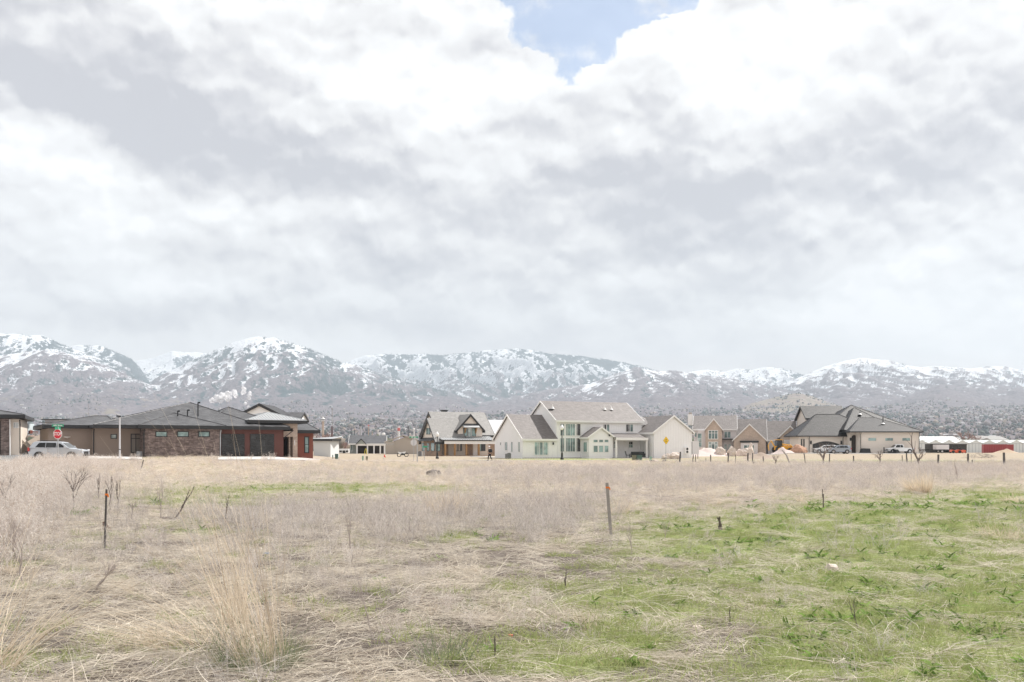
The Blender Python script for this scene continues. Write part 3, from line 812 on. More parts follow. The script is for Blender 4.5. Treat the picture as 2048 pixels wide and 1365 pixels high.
# ------------------------------------------------------------------ houses
class House:
    """A local frame (u along the front, v into the depth, z up) turned by th; traced photo points are solved for u, v or z."""
    def __init__(s, name, px, d, th, label, cat='house', group=None, base=None):
        s.th = R(th); s.o = (at(px, d), d, gz(at(px, d), d) if base is None else base)
        s.root = empty(name, s.o, s.th, label, cat, group)
        s.c, s.s = math.cos(s.th), math.sin(s.th)
    def w(s, u, v): return (s.o[0] + u * s.c - v * s.s, s.o[1] + u * s.s + v * s.c)
    def U(s, px, v=0.0):
        k = (px - 1024) / F; x0, y0 = s.w(0, v)
        return (k * y0 - x0) / (s.c - k * s.s)
    def V(s, px, u=0.0):
        k = (px - 1024) / F; x0, y0 = s.w(u, 0)
        return (k * y0 - x0) / (-s.s - k * s.c)
    def Z(s, py, u=0.0, v=0.0): return zat(py, s.w(u, v)[1]) - s.o[2]
    def part(s, name, mb, mat, parent=None, label=None, kind=None, **k):
        o = mb.build(name, mat, parent or s.root, **k)
        if label: o['label'] = label
        if kind: o['kind'] = kind
        return o
    # --- walls
    def wall(s, u0, u1, v0, v1, z0, z1, mat, label=None, name='wall'):
        return s.part(name, MB().box(u0, u1, v0, v1, z0, z1), mat, label=label)
    def gable_wall(s, u0, u1, v0, v1, z0, z1, zr, axis, mat, label=None, name='wall'):
        mb = MB()
        if axis == 'u': mb.prism([(v0, z0), (v1, z0), (v1, z1), ((v0 + v1) / 2, zr), (v0, z1)], 'x', u0, u1)
        else: mb.prism([(u0, z0), (u1, z0), (u1, z1), ((u0 + u1) / 2, zr), (u0, z1)], 'y', v0, v1)
        return s.part(name, mb, mat, label=label)
    # --- roofs
    def gable(s, u0, u1, v0, v1, ze, zr, axis, mat, trim, oh=0.35, rake=0.3, t=0.16, fascia=0.28, label=None):
        """Two slabs over the rectangle of walls, with barge boards and eave boards."""
        if axis == 'u': a0, a1, b0, b1 = u0 - rake, u1 + rake, v0, v1
        else: a0, a1, b0, b1 = v0 - rake, v1 + rake, u0, u1
        bm_, hw = (b0 + b1) / 2, (b1 - b0) / 2
        k = (zr - ze) / hw
        e0, e1, ez = b0 - oh, b1 + oh, ze - oh * k
        mb = MB(); ax = 'x' if axis == 'u' else 'y'
        mb.prism([(e0, ez + .03), (bm_, zr + .03), (bm_, zr + t), (e0, ez + t)], ax, a0, a1)
        mb.prism([(e1, ez + .03), (bm_, zr + .03), (bm_, zr + t), (e1, ez + t)], ax, a0, a1)
        roof = s.part('roof', mb, mat, label=label)
        for a in ((a0 - .04, a0 + .02), (a1 - .02, a1 + .04)):
            o0, o1 = e0 - .04, e1 + .04
            s.part('barge_board', MB().prism([(o0, ez + t + .02), (bm_, zr + t + .02), (o1, ez + t + .02), (o1, ez + t - fascia), (bm_, zr + t - fascia), (o0, ez + t - fascia)], ax, *a), trim)
        for e, f_ in ((e0 - .05, e0 + .02), (e1 - .02, e1 + .05)):
            eb = MB()
            if axis == 'u': eb.box(a0 + .03, a1 - .03, e, f_, ez - fascia * .55, ez + t - .01)
            else: eb.box(e, f_, a0 + .03, a1 - .03, ez - fascia * .55, ez + t - .01)
            s.part('gutter', eb, trim)
        return roof
    def hip(s, u0, u1, v0, v1, ze, zr, axis, mat, trim, oh=0.5, inset=None, fascia=0.32, label=None, inset2=None):
        a0, a1, b0, b1 = u0 - oh, u1 + oh, v0 - oh, v1 + oh
        t = 0.06
        if axis == 'u':
            h = (b1 - b0) / 2; i1 = h if inset is None else inset; i2 = i1 if inset2 is None else inset2
            r0, r1 = (a0 + i1, (b0 + b1) / 2), (max(a1 - i2, a0 + i1 + .02), (b0 + b1) / 2)
        else:
            h = (a1 - a0) / 2; i1 = h if inset is None else inset; i2 = i1 if inset2 is None else inset2
            r0, r1 = ((a0 + a1) / 2, b0 + i1), ((a0 + a1) / 2, max(b1 - i2, b0 + i1 + .02))
        mb = MB()
        V = [(a0, b0, ze + t), (a1, b0, ze + t), (a1, b1, ze + t), (a0, b1, ze + t), (r0[0], r0[1], zr), (r1[0], r1[1], zr),
             (a0, b0, ze - .03), (a1, b0, ze - .03), (a1, b1, ze - .03), (a0, b1, ze - .03)]
        if axis == 'u': Fs = [(0, 1, 5, 4), (1, 2, 5), (2, 3, 4, 5), (3, 0, 4)]
        else: Fs = [(0, 1, 4), (1, 2, 5, 4), (2, 3, 5), (3, 0, 4, 5)]
        Fs += [(9, 8, 7, 6), (0, 6, 7, 1), (1, 7, 8, 2), (2, 8, 9, 3), (3, 9, 6, 0)]
        mb.add(V, Fs)
        roof = s.part('roof', mb, mat, label=label)
        # hip and ridge caps
        cb = MB()
        for p, q in ((0, 4), (1, 5 if axis == 'u' else 4), (2, 5), (3, 4 if axis == 'u' else 5), (4, 5)):
            P, Q = Vector(V[p]), Vector(V[q])
            if (P - Q).length > .1: cb.tube([P + Vector((0, 0, .0)), Q + Vector((0, 0, .0))], 0.07, 5)
        s.part('ridge_cap', cb, mat, roof)
        fb = MB()
        fb.box(a0 - .06, a1 + .06, b0 - .06, b0, ze - fascia, ze + .02); fb.box(a0 - .06, a1 + .06, b1, b1 + .06, ze - fascia, ze + .02)
        fb.box(a0 - .06, a0, b0, b1, ze - fascia, ze + .02); fb.box(a1, a1 + .06, b0, b1, ze - fascia, ze + .02)
        s.part('fascia', fb, trim)
        s.part('soffit', MB().box(a0, a1, b0, b1, ze - fascia * .7, ze - fascia * .7 + .04), trim)
        return roof
    # --- openings
    def window(s, face, at_, a0, a1, z0, z1, cols=1, rows=1, frame=None, pane=None, fw=0.09, name='window', split=None, recess=0.0, widths=None):
        """face 'f': wall at v = at_, looks to -v; face 'l': wall at u = at_, looks to -u."""
        frame = frame or MT['white_trim']; pane = pane or MT['window_glass']
        def bx(mb, p0, p1, q0, q1, d0, d1):
            if face == 'f': mb.box(p0, p1, at_ - d1, at_ - d0, q0, q1)
            elif face == 'l': mb.box(at_ - d1, at_ - d0, p0, p1, q0, q1)
            else: mb.box(at_ + d0, at_ + d1, p0, p1, q0, q1)
        fbm_ = MB()
        bx(fbm_, a0 - fw, a0, z0 - fw, z1 + fw, -.05, .07); bx(fbm_, a1, a1 + fw, z0 - fw, z1 + fw, -.05, .07)
        bx(fbm_, a0, a1, z1, z1 + fw, -.05, .068); bx(fbm_, a0, a1, z0 - fw, z0, -.05, .068)
        xs = [a0 + (a1 - a0) * i / cols for i in range(cols + 1)] if widths is None else [a0 + (a1 - a0) * w_ for w_ in widths]
        zs = [z0 + (z1 - z0) * i / rows for i in range(rows + 1)] if split is None else [z0] + [z0 + (z1 - z0) * q for q in split] + [z1]
        m = fw * 0.42
        for x in xs[1:-1]: bx(fbm_, x - m, x + m, z0, z1, -.05, .06)
        for z in zs[1:-1]: bx(fbm_, a0, a1, z - m, z + m, -.05, .055)
        w = s.part(name, fbm_, frame)
        for i in range(len(xs) - 1):
            for j in range(len(zs) - 1):
                pb = MB(); bx(pb, xs[i] + .01, xs[i + 1] - .01, zs[j] + .01, zs[j + 1] - .01, -.02, .022)
                s.part('pane', pb, pane[(i + j) % len(pane)] if isinstance(pane, list) else pane, w)
        return w
    def fpx(s, v, x0, x1, y0, y1, **k):
        """Front-facing window from photo columns x0..x1 and rows y0 (top)..y1 (bottom) on the wall at v."""
        u0, u1 = s.U(x0, v), s.U(x1, v); um = (u0 + u1) / 2
        return s.window('f', v, u0, u1, s.Z(y1, um, v), s.Z(y0, um, v), **k)
    def lpx(s, u, x0, x1, y0, y1, **k):
        v0, v1 = sorted((s.V(x0, u), s.V(x1, u))); vm = (v0 + v1) / 2
        return s.window('l', u, v0, v1, s.Z(y1, u, vm), s.Z(y0, u, vm), **k)
    def slab(s, name, face, at_, a0, a1, z0, z1, mat, d=0.05, parent=None, label=None):
        mb = MB()
        if face == 'f': mb.box(a0, a1, at_ - d, at_ + .02, z0, z1)
        elif face == 'l': mb.box(at_ - d, at_ + .02, a0, a1, z0, z1)
        else: mb.box(at_ - .02, at_ + d, a0, a1, z0, z1)
        return s.part(name, mb, mat, parent, label)
    def battens(s, face, at_, a0, a1, z0, top, pitch, mat, wall=None, w=0.055, d=0.03):
        """Vertical boards' cover strips; top(a) gives the height the wall reaches there."""
        mb = MB(); a = a0 + pitch * .5
        while a < a1:
            z1 = top(a)
            if z1 - z0 > 0.3:
                if face == 'f': mb.box(a - w / 2, a + w / 2, at_ - d, at_ + .01, z0, z1)
                elif face == 'l': mb.box(at_ - d, at_ + .01, a - w / 2, a + w / 2, z0, z1)
            a += pitch
        return s.part('batten', mb, mat, wall, kind='stuff')
    def downpipe(s, u, v, z0, z1, mat, r=0.06):
        s.part('downpipe', MB().tube([(u, v - .14, z0), (u, v - .14, z1 - .5), (u, v - .4, z1 - .1)], r, 8), mat)
    def vent(s, u, v, z, h=0.5, mat=None, lean=0.0):
        s.part('vent_pipe', MB().tube([(u, v, z - .3), (u, v, z + h)], 0.07, 8).lathe([(0.24, -.04), (0.18, .03), (0.08, .12)], (u, v, z), 10), mat or MT['black_metal'])

W, T, G = MT['white_siding'], MT['white_trim'], MT['window_glass']

# ---- 1. low prairie house on the left
def left_house():
    H = House('prairie_house', 287, 104, 30, 'low dark-roofed house with brown stone garage wing and two black glass garage doors')
    D, S = MT['dark_trim'], MT['grey_shingle']
    Z0 = -0.6
    # stone wing
    uA, uB = 0.0, H.U(440)
    ze = H.Z(858, 4, 0); H.ze = ze
    dp = 9.0
    # tan wing (recessed) and the further tan wing
    vB = 2.2
    uL = H.U(187, vB)
    w = H.wall(uL, 0.4, vB, vB + 12, Z0, ze, MT['tan_stucco'], 'grey-brown stucco wall')
    vA = vB + 1.6
    uLL = H.U(97, vA)
    H.wall(uLL, uL + .3, vA, vA + 10, Z0, ze, MT['tan_stucco'])
    # garage block
    vG = 0.9; uG = H.U(567, vG)
    H.wall(0.4, uG, vG + .0, vG + 13, Z0, ze, MT['red_board'], 'dark red-brown boarded garage wall')
    H.wall(uA, uB, 0, dp, Z0, ze, MT['brown_brick'], 'brown stone wall with three high windows')
    # entry porch tower of pale stone
    vT = vG + 0.6
    uT0, uT1 = H.U(560, vT), H.U(595, vT)
    zt = H.Z(848, uT1, vT)
    uo0, uo1 = H.U(562, vT), H.U(586, vT)
    zo = H.Z(874, uo1, vT); zc0, zc1 = H.Z(863, uo1, vT), H.Z(857, uo1, vT)
    st = MT['pale_stone']
    H.wall(uo1, uT1, vT, vT + 4, Z0, zt, st, 'pale stone entry pier', name='pier')
    H.wall(uT0 - .6, uo1, vT, vT + .5, zo, zc0, st, name='lintel')
    H.wall(uT0 - .6, uo1, vT, vT + .5, zc1, zt, st, name='lintel')
    H.wall(uT0 - 2.5, uo1, vT + 2.2, vT + 2.6, Z0, zt, MT['painted_shade'], 'entry recess wall with shade painted in', name='recess')  # back wall coloured near black to stand for the entry's shade
    H.slab('door', 'f', vT + 2.2, H.U(568, vT + 2.2), H.U(577, vT + 2.2), Z0 + .6, zo - .5, MT['dark_door'])
    H.part('column', MB().box(H.U(580, vT), H.U(583, vT), vT + .4, vT + .75, Z0, zo - .01), st)
    H.hip(uT0 - 3.2, uT1 + .35, vT - .1, vT + 8, zt + .32, H.Z(826, uT0, vT + 4), 'v', MT['metal_seam'], D, oh=0.55, inset=3.4, label='pale standing seam hip roof over the entry')
    # standing seams on that roof
    mb = MB(); a0, a1, b0 = uT0 - 3.75, uT1 + .9, vT - .65; rz = H.Z(826, uT0, vT + 4); um = (a0 + a1) / 2; ez = zt + .38
    for i in range(1, 20):
        a = a0 + (a1 - a0) * i / 20; fr_ = 1 - abs(a - um) / (um - a0)
        mb.tube([(a, b0, ez + .03), (a, b0 + 3.4 * fr_, ez + (rz - ez) * fr_ + .03)], 0.03, 4)
    for i in range(0, 16):
        b = b0 + .3 + i * .5; fr_ = min(1, (b - b0) / 3.4)
        mb.tube([(a0, b, ez + .03), (a0 + (um - a0) * fr_, b, ez + (rz - ez) * fr_ + .03)], 0.03, 4)
    H.part('standing_seam', mb, MT['metal_seam'], kind='stuff')
    # right wing
    vR = vT + 2.0
    uR0, uR1 = H.U(595, vR) - .3, H.U(626, vR)
    zr = H.Z(867, uR1, vR)
    H.wall(uR0, uR1, vR, vR + 8, Z0, zr, plain('sunlit_red_board', (0.20, 0.06, 0.038), 0.65, 0.12, 1.0), 'red-brown boarded end wing in a sunlit tone')  # brighter copy of the garage boarding, with sunlight put into its colour
    H.hip(uR0 - 1.5, uR1, vR, vR + 8, zr + .3, H.Z(845, uR0, vR + 4), 'u', S, D, oh=0.6)
    H.fpx(vR, 610, 616.5, 875, 905, rows=2, frame=MT['dark_trim'], pane=[MT['green_glass'], MT['window_glass']])
    # roofs
    zrM = H.Z(805, H.U(378, 8), 8.5)
    H.hip(uL + .3, uG - 3, vB - 1.6, vB + 15.5, ze + .3, zrM, 'u', S, D, oh=0.55, inset=11.5, inset2=9.5, label='large main grey shingle hip roof')
    H.hip(uLL, uL + 2, vA, vA + 10, ze + .29, H.Z(832, uL, vA + 5), 'u', S, D, oh=0.6, inset=5.6, inset2=.3)
    H.hip(uA, uB, 0, dp + 3, ze + .3, H.Z(827, 4, 5), 'v', S, D, oh=0.55, inset=5.0, inset2=.5)
    H.hip(uB - 1.2, uG, vG, vG + 13, ze + .3, H.Z(814, H.U(430, 7), 7.4), 'u', S, D, oh=0.55, inset=4.5, inset2=8.0)
    # windows
    for x0, x1 in ((312.5, 333), (355.5, 376), (398, 418)):
        H.fpx(0, x0, x1, 864.5, 873, frame=D, pane=MT['green_glass'], fw=0.08)
    H.fpx(vB, 222.5, 232.5, 870, 877, frame=D, pane=MT['blind_glass'], fw=0.06)
    H.fpx(vB, 263, 280, 869.5, 905, cols=2, split=[0.78], frame=D, pane=plain('drawn_curtain', (0.22, 0.19, 0.165), 0.3), fw=0.08)
    # garage doors: each a frame with sections of dark glass
    for x0, x1 in ((443, 489), (500, 548)):
        u0, u1 = H.U(x0, vG), H.U(x1, vG); z1 = H.Z(868.5, (u0 + u1) / 2, vG); z0 = Z0 + .55
        d = H.slab('garage_door', 'f', vG, u0, u1, z0, z1, MT['dark_door'], d=0.06)
        for j in range(4):
            for i in range(2):
                p0, p1 = u0 + (u1 - u0) * (i + .04) / 2, u0 + (u1 - u0) * (i + .96) / 2
                q0, q1 = z0 + (z1 - z0) * (j + .1) / 4, z0 + (z1 - z0) * (j + .9) / 4
                H.slab('pane', 'f', vG - .06, p0, p1, q0, q1, MT['dark_glass'], d=0.012, parent=d)
    H.downpipe(uA + .02, 0, Z0 + .5, ze, D); H.downpipe(uB, 0, Z0 + .5, ze, MT['galvanised']); H.downpipe(uL, vB, Z0 + .5, ze, D); 
    H.part('conduit', MB().tube([(uG + .1, vG - .12, ze - 1.0), (uG - .02, vG - .2, ze - .9), (uG + 1.0, vG - .5, ze - .05)], .05, 6), D)
    for px, py in ((396, 812), (355.5, 829), (375, 827)):
        v = 3.2; u = H.U(px, v); z = H.Z(py, u, v); H.part('vent_pipe', MB().tube([(u, v, z - 1.2), (u, v, z + .35)], .07, 8).tube([(u, v, z + .35), (u + .22, v - .1, z + .35)], .09, 8), MT['black_metal'])
    H.part('satellite_mount', MB().lathe([(0.02, 0), (0.3, .1), (0.34, .16)], (H.U(134, vA - .2), vA - .35, H.Z(877, H.U(134, vA), vA)), 10), MT['white_trim'])
    H.part('house_number', MB().box(H.U(588.5, vT), H.U(589.6, vT), vT - .08, vT + .02, H.Z(891, uT1, vT), H.Z(881, uT1, vT)), MT['white_trim'])
    ub = (H.U(276, vB - 1.0), vB - 1.0)
    H.part('utility_meter', MB().box(ub[0] - .2, ub[0] + .5, ub[1] - .5, ub[1], Z0, H.Z(903, ub[0], ub[1])), MT['galvanised'])
left_house()

# ---- 2. corner of the stone house at the left edge
def edge_house():
    H = House('stone_house', 38, 100, 22, 'stone and stucco house cut by the left edge of the view')
    D = MT['dark_trim']; zf = H.Z(838, -1, 0); Z0 = -.8
    H.wall(-14, -.85, 0, 12, Z0, zf, MT['brown_brick'], 'brown stone front wall')
    H.wall(-.85, 0, 0.25, 11, Z0, zf, MT['pale_stucco'], 'pale stucco end wall')
    H.slab('window', 'f', 0, H.U(-30), H.U(1.5), Z0 + 1, H.Z(843, -2), MT['dark_glass'])
    H.hip(-14, 0, 0, 12, H.Z(831, 0) + .0, H.Z(806, -6, 6), 'u', MT['grey_shingle'], D, oh=0.55, inset=7)
    H.downpipe(-.8, 0, Z0, zf, MT['white_trim']); H.downpipe(0.05, .6, Z0, zf, D)
    for x0 in (28, 31.5, 35): H.fpx(.25, x0, x0 + 1.5, 846, 856, frame=MT['white_trim'], pane=MT['blind_glass'], fw=.04)
edge_house()

# ---- 3. big white farmhouse in the middle
def white_house():
    H = House('white_farmhouse', 1113, 158, 25, 'large white board and batten house with taupe roofs and a low left wing')
    S = MT['taupe_shingle']; Z0 = -0.6
    PW = MT['window_glass']
    # main block: front-left corner at local (0, 0)
    uM = H.U(1283, 0); vM = H.V(1062, 0) * 1.0
    ze = H.Z(840, 0, 0); vm = 5.2; vM = 2 * vm
    zr = H.Z(804, 0, vm)
    w = H.gable_wall(0, uM, 0, vM, Z0, ze, zr, 'u', W, 'tall main block wall'); 
    H.gable(0, uM, 0, vM, ze, zr, 'u', S, T, oh=.4, rake=.3, label='long steep main roof')
    H.battens('l', 0, 0, vM, Z0, lambda a: ze + (zr - ze) * (1 - abs(a - vm) / vm) - .1, .45, W, w)
    H.battens('f', 0, 0, uM, Z0, lambda a: ze - .1, .45, W, w)
    # left wing, same ridge direction, its gable end faces left
    uW0, uW1 = H.U(1046, -.2), 0.02
    vW0, vW1 = -.2, 10.6
    zwe = H.Z(877, uW0, vW0); vmid = (vW0 + vW1) / 2
    zwr = H.Z(831, uW0, vmid)
    w = H.gable_wall(uW0, uW1, vW0, vW1, Z0, zwe, zwr, 'u', W, 'low left wing wall')
    H.gable(uW0, uW1 - .31, vW0, vW1, zwe, zwr, 'u', S, T, oh=.35, rake=.3, label='lower left wing roof')
    H.battens('l', uW0, vW0, vW1, Z0, lambda a: zwe + (zwr - zwe) * (1 - abs(a - vmid) / (vmid - vW0)) - .15, .45, W, w)
    H.battens('f', vW0, uW0, uW1, Z0, lambda a: zwe - .15, .45, W, w)
    # windows in the wing's end
    for x0, x1, y0, y1 in ((1000.5, 1002.5, 885.5, 890.5), (1010.5, 1015, 885, 901), (1022.8, 1025.5, 884.5, 904), (1037.5, 1040, 884.5, 904)):
        H.lpx(uW0, x0, x1, y0, y1, frame=T, pane=MT['window_glass'], fw=.06)
    # sliding door of three leaves
    H.fpx(vW0, 1068.5, 1096, 885, 910, cols=3, frame=T, pane=[MT['green_glass'], MT['window_glass']], fw=.1, name='patio_door')
    # tall stair and hall windows
    zb = lambda y, p: H.Z(y, H.U(p, 0), 0)
    for x0, x1, y0, y1, g in ((1120.5, 1128, 848.5, 871.5, MT['window_glass']), (1132, 1149.5, 848.5, 871.5, MT['green_glass']), (1153, 1161, 848.5, 871.5, MT['dark_glass']),
                              (1120.5, 1128, 877, 903.5, MT['window_glass']), (1132, 1149.5, 877, 903.5, MT['window_glass']), (1153, 1161, 877, 903.5, MT['dark_glass'])):
        H.fpx(0, x0, x1, y0, y1, frame=T, pane=g, fw=.09)
    # upper windows
    H.fpx(0, 1207, 1218, 849.5, 864.5, cols=2, frame=T, pane=[MT['dark_glass'], MT['window_glass']], fw=.08)
    H.fpx(0, 1252, 1266, 849.5, 863.5, cols=2, frame=T, pane=[MT['dark_glass'], MT['window_glass']], fw=.08)
    # breakfast bay with its own gable
    vb = -2.6
    ub0, ub1 = H.U(1178, vb), H.U(1226, vb); zbe = H.Z(874, ub0, vb); zbr = H.Z(856, (ub0 + ub1) / 2, vb)
    w = H.gable_wall(ub0, ub1, vb, 0, Z0, zbe, zbr, 'v', W, 'gabled bay')
    H.gable(ub0, ub1, vb, -.02, zbe, zbr, 'v', S, T, oh=.3, rake=.25)
    zs0, zs1 = 886.5, 904.5
    H.fpx(vb, 1187, 1195.0, 892, 904.5, frame=T, pane=MT['green_glass'], fw=.06); H.fpx(vb, 1198, 1206, 892, 904.5, frame=T, pane=MT['green_glass'], fw=.06); H.fpx(vb, 1209, 1216.5, 892, 904.5, frame=T, pane=MT['green_glass'], fw=.06)
    for x0, x1 in ((1187, 1195), (1198, 1206), (1209, 1216.5)): H.fpx(vb, x0, x1, 880, 885, frame=T, pane=MT['green_glass'], fw=.06)
    H.lpx(ub0, 1167.5, 1174.5, 885, 904, frame=T, pane=MT['green_glass'], fw=.07)
    # garage wing on the right: its gable faces the front
    vg = -4.2
    ug0, ug1 = H.U(1308, vg), H.U(1384, vg); um = (ug0 + ug1) / 2
    zge = H.Z(864, ug0, vg); zgr = H.Z(833, um, vg); vg1 = vg + 9.6
    w = H.gable_wall(ug0, ug1, vg, vg1, Z0, zge, zgr, 'v', W, 'garage wing with blank gable')
    H.gable(ug0, ug1, vg, vg1, zge, zgr, 'v', S, T, oh=.35, rake=.3)
    H.battens('f', vg, ug0, ug1, Z0, lambda a: zge + (zgr - zge) * (1 - abs(a - um) / (um - ug0)) - .15, .5, W, w)
    H.battens('l', ug0, vg, vg1, Z0, lambda a: zge - .1, .5, W, w)
    # link between main block and garage, and the covered patio
    uln = uM
    H.gable_wall(uln - .2, ug0 + 2.0, 1.0, 8.0, Z0, ze - .4, H.Z(835, uln, 4.5), 'u', W)
    H.gable(uln + .02, ug0 + 3.0, 1.0, 8.0, ze - .4, H.Z(835, uln, 4.5), 'u', S, T, oh=.3, rake=.0)
    vp = -3.0; up0, up1 = ub1 + .1, H.U(1294, vp)
    zp0, zp1 = H.Z(877, up0, vp), H.Z(868.5, up0, 0)
    mb = MB(); mb.prism([(vp - .3, zp0), (0.0, zp1), (0.0, zp1 + .14), (vp - .3, zp0 + .14)], 'x', up0, up1)
    H.part('patio_roof', mb, S, label='low lean-to patio roof')
    H.part('patio_beam', MB().box(up0, up1, vp - .42, vp - .3, zp0 - .32, zp0 + .12), T)
    H.part('patio_slab', MB().box(up0 - .2, up1 + .6, vp - .4, 0, Z0, .12), MT['concrete'])
    H.part('post', MB().box(up1 - .3, up1 - .05, vp - .25, vp, Z0, zp0 - .3), T)
    H.part('post', MB().box(up0 + .05, up0 + .3, vp - .25, vp, Z0, zp0 - .3), T)
    H.fpx(0, 1227, 1232, 884, 896, rows=2, frame=T, pane=MT['window_glass'], fw=.07)
    H.fpx(0, 1258, 1265, 884, 895.5, rows=2, frame=T, pane=[MT['window_glass'], MT['dark_glass']], fw=.07)
    vd0 = H.V(1301, ug0) if False else 0
    for x0, x1, z in ((1297.5, 1300.5, 0),):
        v0, v1 = sorted((H.V(x0, ug0), H.V(x1, ug0)))
        H.slab('door', 'l', ug0, v0 - .6, v1 + .3, 0.1, 2.4, MT['white_trim'], d=.06)
    # lamps on walls, roof pipes, satellite dish, heat pump
    for px, py, v in ((1105.5, 887, vW0), (1218, 870, vb), (1294, 890, 0)):
        u = H.U(px, v); z = H.Z(py, u, v)
        H.part('wall_lamp', MB().lathe([(.05, -.25), (.14, -.2), (.1, .1), (.03, .2)], (u, v - .18, z), 8).box(u - .03, u + .03, v - .18, v, z, z + .06), MT['black_metal'])
    k = (zr - ze) / vm
    for px, py, m in ((1105, 814, MT['white_trim']), (1209, 819, MT['white_trim']), (1222, 818, MT['white_trim'])):
        v = 2.9; u = H.U(px, v); z = ze + k * v
        H.part('vent_pipe', MB().tube([(u, v, z - .2), (u, v, z + .9)], .07, 8).lathe([(.3, .16), (.2, .26), (.09, .5)], (u, v - .1, z), 10), m)
    u = H.U(1100, 2.6); H.part('roof_vent', MB().box(u - .35, u + .35, 2.3, 2.6, ze + k * 2.4, ze + k * 2.4 + .35), MT['dark_trim'])
    v = vg - .35; u0 = H.U(1369.5, v)
    hp = H.part('heat_pump', MB().box(u0, u0 + .78, v - .1, vg - .03, H.Z(908, u0, v), H.Z(895, u0, v)), MT['white_trim'], bevel=.02)
    for zz in (898.4, 904.2):
        zc = H.Z(zz, u0, v)
        mb = MB(); mb.tube([(u0 + .42, v - .13, zc), (u0 + .42, v - .09, zc)], .2, 16); H.part('fan', mb, MT['black_metal'], hp)
    H.part('foundation', MB().box(uW0 - .02, uM + .02, vW0 - .03, vW0 + .2, Z0, .14), MT['concrete'])
    return H
WH = white_house()

